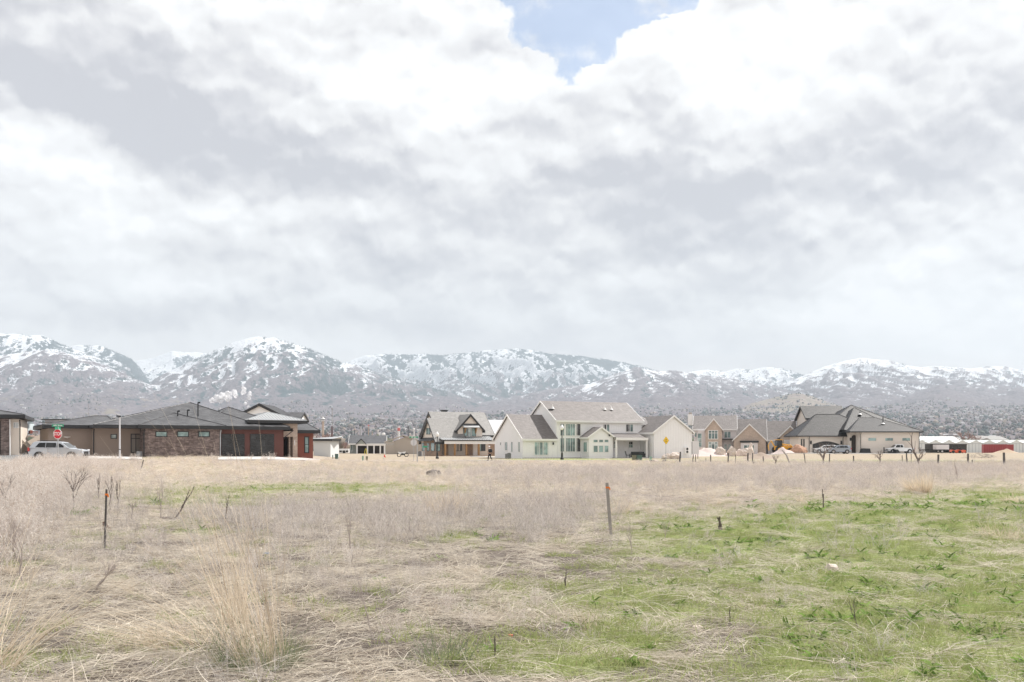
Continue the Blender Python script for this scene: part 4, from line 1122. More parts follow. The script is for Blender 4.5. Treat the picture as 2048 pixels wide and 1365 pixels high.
# ---- 4. steep cream and stone house with black trim
def cream_house():
    H = House('cream_house', 872, 205, 25, 'steep-gabled cream and stone house with black trim and timber porch posts')
    S = MT['pale_shingle']; D = MT['dark_trim']; C = MT['cream_stucco']; Z0 = -.6
    P = [MT['green_glass'], MT['window_glass']]
    # stone corner wing (left)
    zE = H.Z(881, 0, 0)
    vw = 9.0
    uS = H.U(884, 0)
    H.wall(0, uS, 0, vw - 1.5, Z0, zE, MT['rust_stone'], 'rust and grey rubble stone wall')
    H.wall(.05, 6.4, vw - 1.5, vw, Z0, zE, C); H.wall(uS, 6.4, 2.55, vw - 1.6, Z0, zE, C)
    zr = H.Z(838, 0, vw / 2)
    H.gable_wall(.1, 6.5, .05, vw - .05, zE + .01, zE + .05, zr - .1, 'u', C, 'cream wing gable')
    H.gable(0, 6.4, 0, vw, zE, zr, 'u', S, D, oh=.5, rake=.35, label='steep left wing roof', fascia=.5)
    # pent strip of metal under the end gable
    mb = MB(); mb.prism([(-1.0, zE - .15), (.1, zE + .5), (.1, zE + .6), (-1.0, zE - .05)], 'y', .2, vw - .3); H.part('pent_roof', mb, D)
    for x0, x1 in ((853.2, 855.2), (856, 858.2), (859, 861)): H.lpx(.1, x0, x1, 857, 869, frame=D, pane=MT['green_glass'], fw=.05)
    for x0, x1 in ((844.2, 848.6), (854.5, 858.8)): H.lpx(0, x0, x1, 887, 902, cols=2, frame=D, pane=MT['green_glass'], fw=.06)
    # front of the stone bay with its angled corner
    H.fpx(0, 872.5, 880, 887, 902, frame=D, pane=MT['green_glass'], fw=.08)
    H.lpx(0, 862.5, 869, 887, 902, frame=D, pane=MT['green_glass'], fw=.08)
    # main block
    vm0 = 2.6; um0 = 1.6; um1 = H.U(985, vm0)
    zem = H.Z(868, um0, vm0); dpt = 10.5
    zrm = H.Z(825, um0, vm0 + dpt / 2)
    H.gable_wall(um0, um1, vm0, vm0 + dpt, Z0, zem, zrm, 'u', C, 'cream main wall')
    H.gable(um0, H.U(966, vm0 + dpt / 2), vm0, vm0 + dpt, zem, zrm, 'u', S, D, oh=.45, rake=.35, label='tall main roof', fascia=.5)
    # dormer gable above the porch
    vd = 1.2; ud0, ud1 = H.U(913, vd), H.U(967, vd); umd = (ud0 + ud1) / 2
    zd = H.Z(858, umd, vd); zdr = H.Z(830, umd, vd)
    H.gable_wall(ud0 + .3, ud1 - .3, vd, vd + 6, zE + .3, zd, zdr, 'v', C, 'cream front gable')
    H.gable(ud0 + .3, ud1 - .3, vd, vd + 6, zd, zdr, 'v', S, D, oh=.5, rake=.35, label='front gable roof', fascia=.5)
    H.fpx(vd, 927, 934.5, 857, 872.5, frame=D, pane=MT['green_glass'], fw=.07)
    H.fpx(vd, 944, 951, 857, 872.5, frame=D, pane=MT['green_glass'], fw=.07)
    H.fpx(vd, 935.8, 942.8, 857, 874, cols=2, frame=MT['white_trim'], pane=MT['blind_glass'], fw=.05, name='balcony_door')
    ua, ub = H.U(924, vd), H.U(956, vd); za = H.Z(856, umd, vd)
    mb = MB(); mb.prism([(vd - 1.1, za), (vd, za + .55), (vd, za + .65), (vd - 1.1, za + .12)], 'x', ua, ub); aw = H.part('awning', mb, MT['metal_seam'])
    H.part('awning_board', MB().box(ua, ub, vd - .12, vd + .0, za + .55, za + .85), D, aw)
    for u in (ua + .5, ub - .7): H.part('bracket', MB().prism([(vd - .9, za), (vd, za), (vd, za - 1.2), (vd - .15, za - 1.2)], 'x', u, u + .2), MT['wood_post'], aw)
    # porch
    vp = -1.0; up0, up1 = uS + .1, H.U(990, vp)
    zp = H.Z(881, up0, vp); zq = H.Z(872, up0, vm0)
    mb = MB(); mb.prism([(vp - .5, zp), (vm0, zq), (vm0, zq + .1), (vp - .5, zp + .1)], 'x', up0 - .6, up1)
    pr = H.part('porch_roof', mb, MT['metal_seam'], label='low metal porch roof')
    mb = MB(); i = up0 - .4
    while i < up1: mb.tube([(i, vp - .5, zp + .12), (i, vm0, zq + .12)], .035, 4); i += .55
    H.part('standing_seam', mb, MT['dark_trim'], pr, kind='stuff')
    H.part('gutter', MB().box(up0 - .6, up1, vp - .58, vp - .5, zp - .12, zp + .1), D, pr)
    H.part('porch_beam', MB().box(up0, up1, vp - .35, vp, zp - .75, zp - .12), MT['white_trim'])
    H.part('porch_floor', MB().box(up0 - .2, up1, vp - .3, vm0, Z0, .12), MT['rust_stone'])
    for px in (909, 957, 932, 890):
        u = H.U(px, vp); H.part('post', MB().box(u - .16, u + .16, vp - .3, vp + .02, .12, zp - .75), MT['wood_post'])
    for x0, x1 in ((932.5, 945), (887, 896), (978, 990)):
        H.slab('stone_panel', 'f', vm0, H.U(x0, vm0), H.U(x1, vm0), .12, zp - .2, MT['rust_stone'], d=.15)
    for x0, x1 in ((910, 915), (916.5, 923), (958, 962.5), (964, 970)):
        H.fpx(vm0, x0, x1, 887, 902, frame=D, pane=MT['dark_glass'] if x0 in (916.5, 964) else MT['green_glass'], fw=.07)
    u0, u1 = H.U(946.5, vm0), H.U(954, vm0); H.slab('door', 'f', vm0, u0, u1, .12, H.Z(886, u0, vm0), MT['white_trim'], d=.07)
    # railing of the small balcony
    mb = MB(); u0, u1 = H.U(918, vp), H.U(975, vp); zz = H.Z(873, u0, vd)
    mb.tube([(u0, vd - 1.5, zz), (u1, vd - 1.5, zz)], .04, 4)
    for k in range(28): u = u0 + (u1 - u0) * k / 27; mb.tube([(u, vd - 1.5, zz - .8), (u, vd - 1.5, zz)], .018, 4)
    H.part('railing', mb, D)
    # stepped right part
    vs = 5.0; us0, us1 = H.U(962, vs), H.U(977, vs)
    zss = H.Z(876, us0, vs); zsr = H.Z(841, us0, vs + 4)
    H.gable_wall(us0, us1, vs, vs + 8, Z0, zss, zsr, 'u', C); H.gable(us0, us1, vs, vs + 8, zss, zsr, 'u', S, D, oh=.3, rake=.1, fascia=.5)
    H.part('right_wing_roof', MB().prism([(vs - 2, H.Z(873, us1, vs)), (vs + 4, H.Z(841, us1, vs + 4)), (vs + 4, H.Z(841, us1, vs + 4) + .12), (vs - 2, H.Z(873, us1, vs) + .12)], 'x', us1 + .2, us1 + 9), MT['metal_seam'])
    H.gable_wall(us1 + .3, us1 + 8.8, vs - 1, vs + 9, Z0, H.Z(876, us1, vs), H.Z(843, us1, vs + 4), 'u', C)
    # chimney
    uc = H.U(890, vm0 + 6); vc = vm0 + 6.5
    ch = H.part('chimney', MB().box(uc - .55, uc + .55, vc - .5, vc + .5, zrm - 2.2, H.Z(822, uc, vc)), MT['dark_trim'])
    H.part('chimney_cap', MB().box(uc - .75, uc + .75, vc - .7, vc + .7, H.Z(822, uc, vc), H.Z(820.5, uc, vc)), MT['black_metal'], ch)
    H.downpipe(uS + .02, -.05, Z0 + .5, zE, D)
cream_house()

# ---- 5. tan brick house with three gables
def brick_house():
    H = House('brick_house', 1411, 225, -12, 'tan brick and pinkish siding house with three front gables')
    S = MT['taupe_shingle']; B = MT['tan_brick']; M_ = MT['mauve_siding']; Z0 = -.8
    z = H.Z
    # main two storey body
    u0, u1 = H.U(1388, 3.0), H.U(1472, 3.0); ze = z(858, 3, 3); zr = z(833, 3, 9.0)
    H.gable_wall(u0, u1, 3.0, 15, Z0, ze, zr, 'u', M_, 'pinkish white main wall'); H.gable(u0, u1, 3.0, 15, ze, zr, 'u', S, T, oh=.4, rake=.3)
    # left projecting part with tall window
    ul0, ul1 = H.U(1396, 1.2), H.U(1411, 1.2); zl = z(861, ul0, 1.2)
    H.wall(ul0, ul1, 1.2, 3.1, Z0, zl, M_)
    H.fpx(1.2, 1395 + .5, 1403, 867.5, 894, cols=1, split=[.33, .62], frame=T, pane=[MT['green_glass'], MT['blind_glass']], fw=.07)
    H.fpx(3.0, 1389.5, 1393, 866, 874, frame=T, pane=MT['window_glass'], fw=.06)
    # brick gable
    a, b = H.U(1411, 0), H.U(1444, 0); m = (a + b) / 2; zg, zt = z(859, m, 0), z(839, m, 0)
    H.gable_wall(a, b, 0, 4, Z0, zg, zt, 'v', B, 'tall narrow brick gable wall'); H.gable(a, b, 0, 8, zg, zt, 'v', S, T, oh=.3, rake=.25)
    H.fpx(0, 1417.5, 1435, 862, 878, cols=3, split=[.72], frame=T, pane=G, fw=.12)
    H.fpx(0, 1417.5, 1435, 885, 902, cols=3, split=[.80], frame=T, pane=[MT['blind_glass'], G], fw=.12)
    # upper window right of it and pent roof
    H.fpx(3.0, 1449, 1461, 864, 876, cols=2, frame=T, pane=G, fw=.1)
    H.part('pent_roof', MB().box(H.U(1444, 2.2), H.U(1467, 2.2), 1.8, 3.0, z(880, 8, 2), z(878, 8, 2)), MT['dark_trim'])
    for x0, x1 in ((1448.5, 1453.5), (1457, 1462)): H.fpx(3.0, x0, x1, 889, 903, frame=T, pane=MT['blind_glass'], fw=.08, name='door' if x0 < 1450 else 'window')
    # big brick gable
    a, b = H.U(1467.5, -.5), H.U(1531, -.5); m = (a + b) / 2; zg, zt = z(880, m, -.5), z(849.5, m, -.5)
    H.gable_wall(a, b, -.5, 7, Z0, zg, zt, 'v', B, 'wide brick gable wall'); H.gable(a, b, -.5, 9, zg, zt, 'v', S, T, oh=.3, rake=.25)
    c, d = H.U(1481.5, -1), H.U(1515.5, -1)
    bay = H.wall(c, d, -1.3, -.4, Z0, z(886, m, -1), M_, 'pinkish boxed bay under the gable', name='bay')
    H.part('bay_roof', MB().box(c - .2, d + .2, -1.5, -.3, z(885.5, m, -1), z(882, m, -1)), MT['dark_trim'])
    H.fpx(-1.3, 1488, 1508, 891, 903.5, cols=3, frame=T, pane=G, fw=.1)
    # middle and right roofs, each lower than the last
    u2, u3 = H.U(1473, 3.5), H.U(1532, 3.5); H.gable_wall(u2, u3, 3.5, 14, Z0, z(880, u3, 3.5), z(840, u2, 8.7), 'u', M_); H.gable(u2, u3, 3.5, 14, z(880, u3, 3.5), z(840, u2, 8.7), 'u', S, T, oh=.3, rake=.3)
    u4 = H.U(1592, 4.0); H.gable_wall(u3 + .4, u4, 4.0, 13, Z0, z(879, u4, 4.0), z(844, u3, 8.5), 'u', MT['lilac_siding'], 'pale siding wall of the garage link'); H.gable(u3 + .4, u4, 4.0, 13, z(879, u4, 4.0), z(844, u3, 8.5), 'u', S, T, oh=.3, rake=.3)
    a, b = H.U(1561, 1.0), H.U(1600, 1.0); m = (a + b) / 2; zg, zt = z(872, m, 1), z(853.5, m, 1)
    H.gable_wall(a, b, 1.0, 8, Z0, zg, zt, 'v', B, 'brick garage gable'); H.gable(a, b, 1.0, 9, zg, zt, 'v', S, T, oh=.3, rake=.25)
    gd = H.slab('garage_door', 'f', 1.0, H.U(1568, 1), H.U(1596, 1), Z0, z(880, m, 1), MT['lilac_siding'], d=.06)
    gp = MB()
    for j in range(1, 4): zz = z(880, m, 1) - j * .85; gp.box(H.U(1568, 1) + .05, H.U(1596, 1) - .05, .925, .945, zz, zz + .04)
    H.part('door_joint', gp, MT['galvanised'], gd)
    uc, vc = H.U(1380, 8), 8.6
    ch = H.part('chimney', MB().box(uc - .5, uc + .6, vc - .5, vc + .5, zr - 2, z(829, uc, vc)), MT['white_trim'])
    H.part('chimney_cap', MB().box(uc - .3, uc + .4, vc - .3, vc + .3, z(829, uc, vc), z(825.5, uc, vc)), MT['beige_siding'], ch)
    ud, vd2 = H.U(1384, 3), 2.6; zz = z(852, ud, vd2)
    H.part('satellite_dish', MB().lathe([(.05, -.08), (.4, 0), (.55, .12)], (ud, vd2, zz), 12).tube([(ud, vd2, zz - 1.5), (ud, vd2, zz)], .04, 6), MT['galvanised'])
brick_house()

# ---- 6. cream hipped house on the right
def right_house():
    H = House('hipped_house', 1720, 206, 0, 'cream stucco house with big dark hipped roofs behind the parked vehicles')
    S, D, C = MT['dark_shingle'], MT['dark_trim'], MT['cream_stucco']; Z0 = -.8; z = H.Z
    u1 = H.U(1838, 0); ze = z(865, 5, 0)
    vL = H.V(1700, 0)
    H.wall(0, u1, 0, 12, Z0, ze, C, 'long cream garage wall with three slit windows')
    for x0, x1 in ((1736.5, 1752), (1770.5, 1786), (1804.5, 1820)): H.fpx(0, x0, x1, 876.5, 882, frame=C, pane=MT['green_glass'], fw=.05)
    # arched entry in the angled left wall
    ua = 0.0
    H.wall(H.U(1700, 2.6), 0.01, 2.6, 8, Z0, ze, C, 'narrow cream entry wall')
    va = 2.6; a0, a1 = H.U(1703, va), H.U(1713.5, va); zt = z(870.5, a0, va); mb = MB(); am, ar = (a0 + a1) / 2, (a1 - a0) / 2
    pts = [(a0, Z0), (a1, Z0), (a1, zt - ar)] + [(am + ar * math.cos(k * math.pi / 10), zt - ar + ar * math.sin(k * math.pi / 10)) for k in range(1, 10)] + [(a0, zt - ar)]
    mb.prism(pts, 'y', va - .08, va + .02); H.part('arched_doorway', mb, MT['painted_shade'])  # dark panel on the wall paints the shade inside the arch
    for px in (1700.5, 1715): u = H.U(px, va); H.part('wall_lamp', MB().box(u - .15, u + .15, va - .3, va, z(882, u, va), z(876, u, va)), MT['black_metal'])
    # garage wing behind the cars
    vg = 5.0; g0, g1 = H.U(1598, vg), H.U(1702, vg); zg = z(873.5, g0, vg)
    H.wall(g0, g1, vg, 12, Z0, zg, C, 'cream wing wall with shallow arched opening')
    for px in (1603.2, 1607.8): H.fpx(vg, px - .7, px + .7, 879, 895, frame=D, pane=MT['dark_glass'], fw=.05)
    a0, a1 = H.U(1625, vg), H.U(1678.5, vg); zt = z(883, a0, vg); zs = z(889, a0, vg)
    n = 12; pts = [(a0, Z0), (a1, Z0)] + [(a1 + (a0 - a1) * k / n, zs + (zt - zs) * math.sin(math.pi * k / n)) for k in range(n + 1)]
    H.part('garage_opening', MB().prism(pts, 'y', vg - .07, vg + .02), MT['dark_door'])
    H.downpipe(H.U(1618, vg), vg, Z0, zg, D); H.downpipe(H.U(1685.5, vg), vg, Z0, zg, D); H.downpipe(0.1, 0, Z0, ze, D); H.downpipe(u1, 0, Z0, ze, D)
    for px in (1621.5, 1682): u = H.U(px, vg); H.part('wall_lamp', MB().box(u - .13, u + .13, vg - .3, vg, z(889, u, vg), z(882, u, vg)), MT['black_metal'])
    # roofs
    H.hip(H.U(1698, 0) + .6, u1, 0, 13, ze + .12, z(836, 5, 6.5), 'u', S, D, oh=.7, inset=4.6, inset2=7.2, fascia=.16)
    H.hip(g0, H.U(1760, 8), vg, 13.5, zg + .12, z(829, 0, 9), 'u', S, D, oh=.7, inset=5.6, inset2=9, fascia=.16)
    H.hip(H.U(1640, 8), H.U(1830, 8), 7, 22, ze + .6, z(811, 0, 16), 'u', S, D, oh=.3, inset=9.2, inset2=12.0, fascia=.1, label='highest hip roof')
    H.hip(H.U(1690, 3), H.U(1795, 3), 3, 19, ze + .5, z(815.5, 3, 11), 'u', S, D, oh=.3, inset=5.0, inset2=9.0, fascia=.1)
    # upper storey gabled to the left
    vt = 15; t0, t1 = H.U(1615, vt), H.U(1690, vt); zt0 = z(836, t0, vt); ztr = z(813.5, t0, vt + 4)
    H.gable_wall(t0, t1, vt, vt + 8, 0, zt0, ztr, 'u', C, 'upper storey wall'); H.gable(t0, t1, vt, vt + 8, zt0, ztr, 'u', S, D, oh=.4, rake=.5, fascia=.4)
    H.lpx(t0, 1616, 1618, 847, 858, frame=C, pane=MT['dark_glass'], fw=.04)
    for px, py, v, h in ((1681, 848, 9, 1.2), (1766, 847, 3, 1.3), (1720, 828, 8, .5)):
        u = H.U(px, v); zz = z(py, u, v); H.part('vent_pipe', MB().tube([(u, v, zz - .8), (u, v, zz + h)], .1, 8), MT['black_metal']); H.part('vent_flashing', MB().lathe([(.45, -.15), (.25, .0), (.1, .1)], (u, v, zz), 8), MT['white_trim'])
right_house()

# ---- 7. smaller buildings further back
def block(name, px0, px1, d, top, base_py, wall, label, th=0, depth=9, roof=None, rz=None, axis='u', trim=None, oh=.4, kind='gable', cat='house'):
    H = House(name, px0, d, th, label, cat)
    u1 = H.U(px1, 0); ze = H.Z(top, 0, 0); Z0 = H.Z(base_py, 0, 0) - .8
    if roof is None:
        H.wall(0, u1, 0, depth, Z0, ze, wall); H.part('roof', MB().box(-.25, u1 + .25, -.25, depth + .25, ze, ze + .25), trim or MT['dark_trim'])
    elif kind == 'gable':
        zr = H.Z(rz, u1 / 2, depth / 2 if axis == 'u' else 0)
        H.gable_wall(0, u1, 0, depth, Z0, ze, zr, axis, wall); H.gable(0, u1, 0, depth, ze, zr, axis, roof, trim or T, oh=oh, rake=.3)
    else:
        zr = H.Z(rz, u1 / 2, depth / 2); H.wall(0, u1, 0, depth, Z0, ze, wall); H.hip(0, u1, 0, depth, ze + .2, zr, 'u', roof, trim or D_, oh=oh)
    H.u1, H.ze, H.Z0 = u1, ze, Z0
    return H
D_ = MT['dark_trim']
H = block('garage_block', 627, 661, 165, 881, 909, plain('pale_grey_siding', (0.60, 0.61, 0.61), .8, .03), 'plain pale grey garage with flat black eave and small pointed roof', roof=MT['metal_seam'], rz=874, kind='hip', oh=.3, depth=8, cat='garage')
H = House('porch_bungalow', 699, 300, 6, 'low grey-green bungalow with long porch of white posts', 'house')
S = MT['grey_shingle']; ze = H.Z(887, 0, 0); u1 = H.U(771, 0); Z0 = -1.2
H.gable_wall(0, u1, 1.0, 12, Z0, ze + .2, H.Z(872, 4, 6.5), 'u', MT['grey_siding']); H.gable(0, u1, -1.5, 13, H.Z(888, 0, 0), H.Z(872, 4, 6), 'u', S, T, oh=.3, rake=.3)
a, b = H.U(714, -1.6), H.U(731, -1.6); H.gable_wall(a, b, -2.0, 2, H.Z(888, a), H.Z(887.5, a), H.Z(878.5, a), 'v', MT['grey_siding']); H.gable(a, b, -2.0, 2, H.Z(887.5, a), H.Z(878.5, a), 'v', S, D_, oh=.2, rake=.2)
H.part('porch_shade_sheet', MB().box(H.U(715), H.U(769), .9, 1.0, Z0, ze - .3), MT['painted_shade'])  # dark sheet over the siding stands for the shade under the porch
for px in (714, 735, 748, 760.5, 769): u = H.U(px, -1.4); H.part('post', MB().box(u - .2, u + .2, -1.6, -1.2, Z0, ze - .1), T)
H.part('porch_beam', MB().box(H.U(712), u1, -1.7, -1.3, ze - .75, ze - .15), T)
H.fpx(1.0, 702, 705, 890, 902, frame=T, pane=G, fw=.1)
H = House('beige_barn', 772, 270, 8, 'wide plain beige building with four small square high windows', 'building')
ze = H.Z(884, 0, 0); u1 = H.U(842, 0); um = H.U(789, 0)
H.wall(0, um, -.3, 10, -1.2, ze, MT['beige_siding']); H.gable_wall(um, u1, 0, 12, -1.2, ze + .2, H.Z(872.5, u1 * .6, 0), 'v', MT['beige_siding'], 'beige gable wall')
H.gable(0, u1, 0, 12, ze, H.Z(872, u1 * .6, 0), 'v', MT['grey_shingle'], MT['beige_siding'], oh=.3, rake=.3)
for px in (772.5, 776.5, 781, 785.5): H.fpx(-.3, px, px + 1.6, 888.2, 890, frame=T, pane=MT['dark_glass'], fw=.05)
# white gabled house with black barge boards behind the entry of the left house
H = House('white_gable_house', 490, 175, 0, 'white gabled house with black barge boards rising behind the metal entry roof', 'house')
u1 = H.U(549, 0); H.gable_wall(0, u1, 0, 10, -1, H.Z(824, 0), H.Z(809, u1 / 2), 'v', W); H.gable(0, u1, 0, 10, H.Z(824, 0), H.Z(809, u1 / 2), 'v', MT['dark_shingle'], D_, oh=1.2, rake=.4, fascia=.5)
a, b = H.U(556, 4), H.U(598, 4); H.gable_wall(a, b, 4, 11, -1, H.Z(840, a, 4), H.Z(826.5, a, 7), 'u', W); H.gable(a, b, 4, 11, H.Z(840, a, 4), H.Z(826.5, a, 7), 'u', MT['grey_shingle'], D_, oh=.4)
# pale modern house and cream wall behind the tan wing
H = House('flat_roofed_house', 90, 160, 0, 'tall pale flat-roofed house showing above the left end of the dark roof', 'house')
u1 = H.U(166, 0); H.wall(0, u1, 0, 10, -1, H.Z(840.5, 0), MT['lilac_siding']); H.part('roof', MB().box(-.4, u1 + .2, -.4, 10, H.Z(840.5, 0), H.Z(838.5, 0)), D_); H.part('ledge', MB().box(-.8, H.U(120), -.5, 0, H.Z(845.5, 0), H.Z(844.2, 0)), D_)
H = House('cream_shed', 45, 135, 0, 'cream walled outbuilding with one long sloping roof behind the silver vehicle', 'shed')
u1 = H.U(100, 0); H.part('wall', MB().prism([(0, -1.5), (u1, -1.5), (u1, H.Z(858, 0)), (H.U(50), H.Z(886, 0)), (0, H.Z(890, 0))], 'y', 0, 8), MT['pale_stucco'])
# greenhouses and sheds on the right
gh = plain('greenhouse_film', (0.72, 0.74, 0.73), .4, .04, .5)
for i in range(10):
    px = 1830 + i * 27
    H = House('greenhouse', px, 420, 0, ['white gabled greenhouse bay behind the dark dumpsters', 'white gabled greenhouse bay between the dumpsters and the red container', 'white gabled greenhouse bay behind the red container'][0 if i < 4 else 1 if i < 5 else 2], 'greenhouse', 'row of white greenhouse bays')
    u1 = H.U(px + 26.4, 0); zb = -1.2
    mb = MB(); mb.prism([(0, zb), (u1, zb), (u1, H.Z(887, 0)), (u1 * .5, H.Z(881.5, 0)), (0, H.Z(887, 0))], 'y', 0, 30); H.part('wall', mb, gh)
    rb = MB()
    for a0_, a1_ in ((-.1, u1 * .5), (u1 + .1, u1 * .5)): rb.prism([(a0_, H.Z(887.3, 0)), (a1_, H.Z(881.5, 0)), (a1_, H.Z(881, 0)), (a0_, H.Z(886.8, 0))], 'y', -.3, 30.2)
    H.part('roof', rb, gh)
    fbm2 = MB(); [fbm2.box(u1 * k / 4 - .05, u1 * k / 4 + .05, -.08, 0, zb, H.Z(887, 0)) for k in range(5)]; fbm2.box(0, u1, -.09, -.02, H.Z(888, 0), H.Z(887.4, 0)); H.part('frame', fbm2, MT['galvanised'])
H = House('long_greenhouse', 1836, 456, 0, 'long white film roof rising as an even band behind the greenhouse bays', 'greenhouse')
u1 = H.U(2110, 0); H.wall(0, u1, 0, 22, -1.2, H.Z(880.5, 0), gh); H.part('roof', MB().box(-.3, u1 + .3, -.4, 22.3, H.Z(880.5, 0), H.Z(879.8, 0)), gh)
H = House('greenhouse_shed', 1843, 520, 0, 'long white shed with low roof behind the greenhouses', 'shed')
u1 = H.U(1925, 0); H.gable_wall(0, u1, 0, 20, -1.5, H.Z(881, 0), H.Z(874, 0, 10), 'u', gh); H.gable(0, u1, 0, 20, H.Z(881, 0), H.Z(874, 0, 10), 'u', gh, T)
H = House('pale_roofed_shed', 1965, 540, 0, 'pale low roof rising above the greenhouses at the far right', 'shed')
u1 = H.U(2016, 0); H.gable_wall(0, u1, 0, 20, -1.5, H.Z(880, 0), H.Z(873, 0, 10), 'u', gh); H.gable(0, u1, 0, 20, H.Z(880, 0), H.Z(873, 0, 10), 'u', MT['pale_shingle'], T)
H = House('brown_roofed_house', 1838, 620, 0, 'small far house with brown roof and white gable beyond the greenhouses', 'house')
u1 = H.U(1866, 0); H.gable_wall(0, u1, 0, 12, -1.5, H.Z(883, 0), H.Z(876, 0, 6), 'u', W); H.gable(0, u1, 0, 12, H.Z(883, 0), H.Z(876, 0, 6), 'u', fr[2], T)

# ------------------------------------------------------------------ vehicles
def paint(name, col, metal=0.2):
    m, nt, b = new_mat(name); setc(nt, b.inputs['Base Color'], col); b.inputs['Roughness'].default_value = 0.3; b.inputs['Metallic'].default_value = metal
    b.inputs['Coat Weight'].default_value = 0.6; b.inputs['Coat Roughness'].default_value = 0.08
    return m
SILVER = paint('silver_paint', (0.50, 0.53, 0.57)); WHITE_P = paint('white_paint', (0.78, 0.79, 0.80), 0); GREYBLUE = paint('grey_blue_paint', (0.33, 0.37, 0.43))
RED_L = paint('red_lens', (0.5, 0.02, 0.015), 0); CLEAR_L = paint('clear_lens', (0.7, 0.72, 0.75), .1)

def vehicle(name, loc, rz, L, label, cat, body_mat, lower, cabin, glass, wheels, belt, W_=1.86, wr=0.36, group=None, roofw=.80, tail=None, head=None, extra=None):
    """Side outline in metres from the rear; lower = body under the belt, cabin = body over it, glass = side panes."""
    r = empty(name, loc, rz, label, cat, group)
    hw = W_ / 2
    b = MB()
    # sill and shoulder tuck in: three lengthwise rings
    n = len(lower)
    zmin = min(z for x, z in lower)
    def wid(z): 
        k = (z - zmin) / (belt - zmin); return hw * (0.93 + 0.07 * math.sin(math.pi * min(1, k * 1.1)))
    endk = lambda x: 1 - 0.10 * max(0, (abs(x - L / 2) / (L / 2)) ** 6)
    V = [(x, -wid(z) * endk(x), z) for x, z in lower] + [(x, wid(z) * endk(x), z) for x, z in lower]
    b.add(V, [tuple(range(n))[::-1], tuple(range(n, 2 * n))] + [(i, (i + 1) % n, n + (i + 1) % n, n + i) for i in range(n)])
    top = max(z for x, z in cabin)
    def cw(z): return hw * (0.985 - (1 - roofw) * (z - belt) / (top - belt))
    n = len(cabin); V = [(x, -cw(z), z) for x, z in cabin] + [(x, cw(z), z) for x, z in cabin]
    b.add(V, [tuple(range(n))[::-1], tuple(range(n, 2 * n))] + [(i, (i + 1) % n, n + (i + 1) % n, n + i) for i in range(n)])
    b.build('body', body_mat, r, bevel=.035)
    for g in glass:
        for sgn in (-1, 1):
            k = 1.012
            V = [(x, sgn * cw(z) * k, z) for x, z in g] + [(x, sgn * (cw(z) - .04), z) for x, z in g]; n = len(g)
            MB().add(V, [tuple(range(n)), tuple(range(n, 2 * n))[::-1]] + [(i, (i + 1) % n, n + (i + 1) % n, n + i) for i in range(n)]).build('side_window', MT['dark_glass'], r)
    # windscreen and rear glass follow the cabin's end edges
    for (x0, z0), (x1, z1), nm in ((cabin[-1], cabin[-2], 'windscreen'), (cabin[0], cabin[1], 'rear_window')):
        d = .015 if nm == 'windscreen' else -.015
        p = [(x0 + (x1 - x0) * t + d, z0 + (z1 - z0) * t + .01) for t in (.1, .9)]
        V = [(p[0][0], -cw(p[0][1]) * .92, p[0][1]), (p[0][0], cw(p[0][1]) * .92, p[0][1]), (p[1][0], cw(p[1][1]) * .92, p[1][1]), (p[1][0], -cw(p[1][1]) * .92, p[1][1])]
        V += [(x - d * 2, y, z - .02) for x, y, z in V]
        MB().add(V, [(0, 1, 2, 3), (7, 6, 5, 4), (0, 4, 5, 1), (1, 5, 6, 2), (2, 6, 7, 3), (3, 7, 4, 0)]).build(nm, MT['dark_glass'], r)
    for wx in wheels:
        for sgn in (-1, 1):
            y0 = sgn * hw
            MB().tube([(wx, y0 * .80, wr + .02), (wx, y0 * 1.004, wr + .02)], wr * 1.17, 20).build('wheel_arch', MT['black_metal'], r)
            w = MB().tube([(wx, y0 * .78, wr), (wx, y0 * .985, wr), (wx, y0 * 1.02, wr)], [wr, wr, wr * .9], 24).build('wheel', MT['tyre'], r)
            rb = MB().tube([(wx, y0 * .9, wr), (wx, y0 * 1.03, wr)], [wr * .66, wr * .62], 20)
            rb.build('rim', MT['rim'], w)
            hb = MB()
            for k in range(5):
                a = k * 2 * math.pi / 5; c, s = math.cos(a), math.sin(a); c2, s2 = math.cos(a + .42), math.sin(a + .42)
                hb.add([(wx + c * wr * .18, y0 * 1.034, wr + s * wr * .18), (wx + c * wr * .56, y0 * 1.034, wr + s * wr * .56), (wx + c2 * wr * .56, y0 * 1.034, wr + s2 * wr * .56)], [(0, 1, 2)])
            hb.build('spoke_gap', MT['black_metal'], w, ) 
    for sgn in (-1, 1):
        y = sgn * hw * .80
        hz = belt - .12
        MB().box(L - .16, L - .03, y - .2, y + .2, hz - .16, hz + .0).build('headlight', CLEAR_L, r, bevel=.03)
        tz = tail or (belt - .3, belt + .02)
        MB().box(-.012, .16, sgn * hw * .93 - .07, sgn * hw * .93 + .035, *tz).build('tail_light', RED_L, r, bevel=.02)
        wx = cabin[-1][0] - .35
        MB().box(wx - .1, wx + .1, min(sgn * hw, sgn * (hw + .2)), max(sgn * hw, sgn * (hw + .2)), belt + .02, belt + .2).build('wing_mirror', body_mat, r, bevel=.03)
    MB().box(L - .1, L + .02, -hw * .55, hw * .55, zmin + .14, belt - .3).build('grille', MT['black_metal'], r)
    hb = MB()
    for gx in (L * .40, L * .58):
        hb = MB(); hb.box(gx, gx + .18, -hw - .02, -hw + .03, belt - .16, belt - .12); hb.box(gx, gx + .18, hw - .03, hw + .02, belt - .16, belt - .12); hb.build('door_handle', body_mat, r)
    sm = MB()
    for gx in (L * .37, L * .56): sm.box(gx, gx + .012, -hw - .003, -hw * .97, zmin + .1, belt); 
    sm.build('door_gap', MT['black_metal'], r)
    if extra: extra(r)
    return r

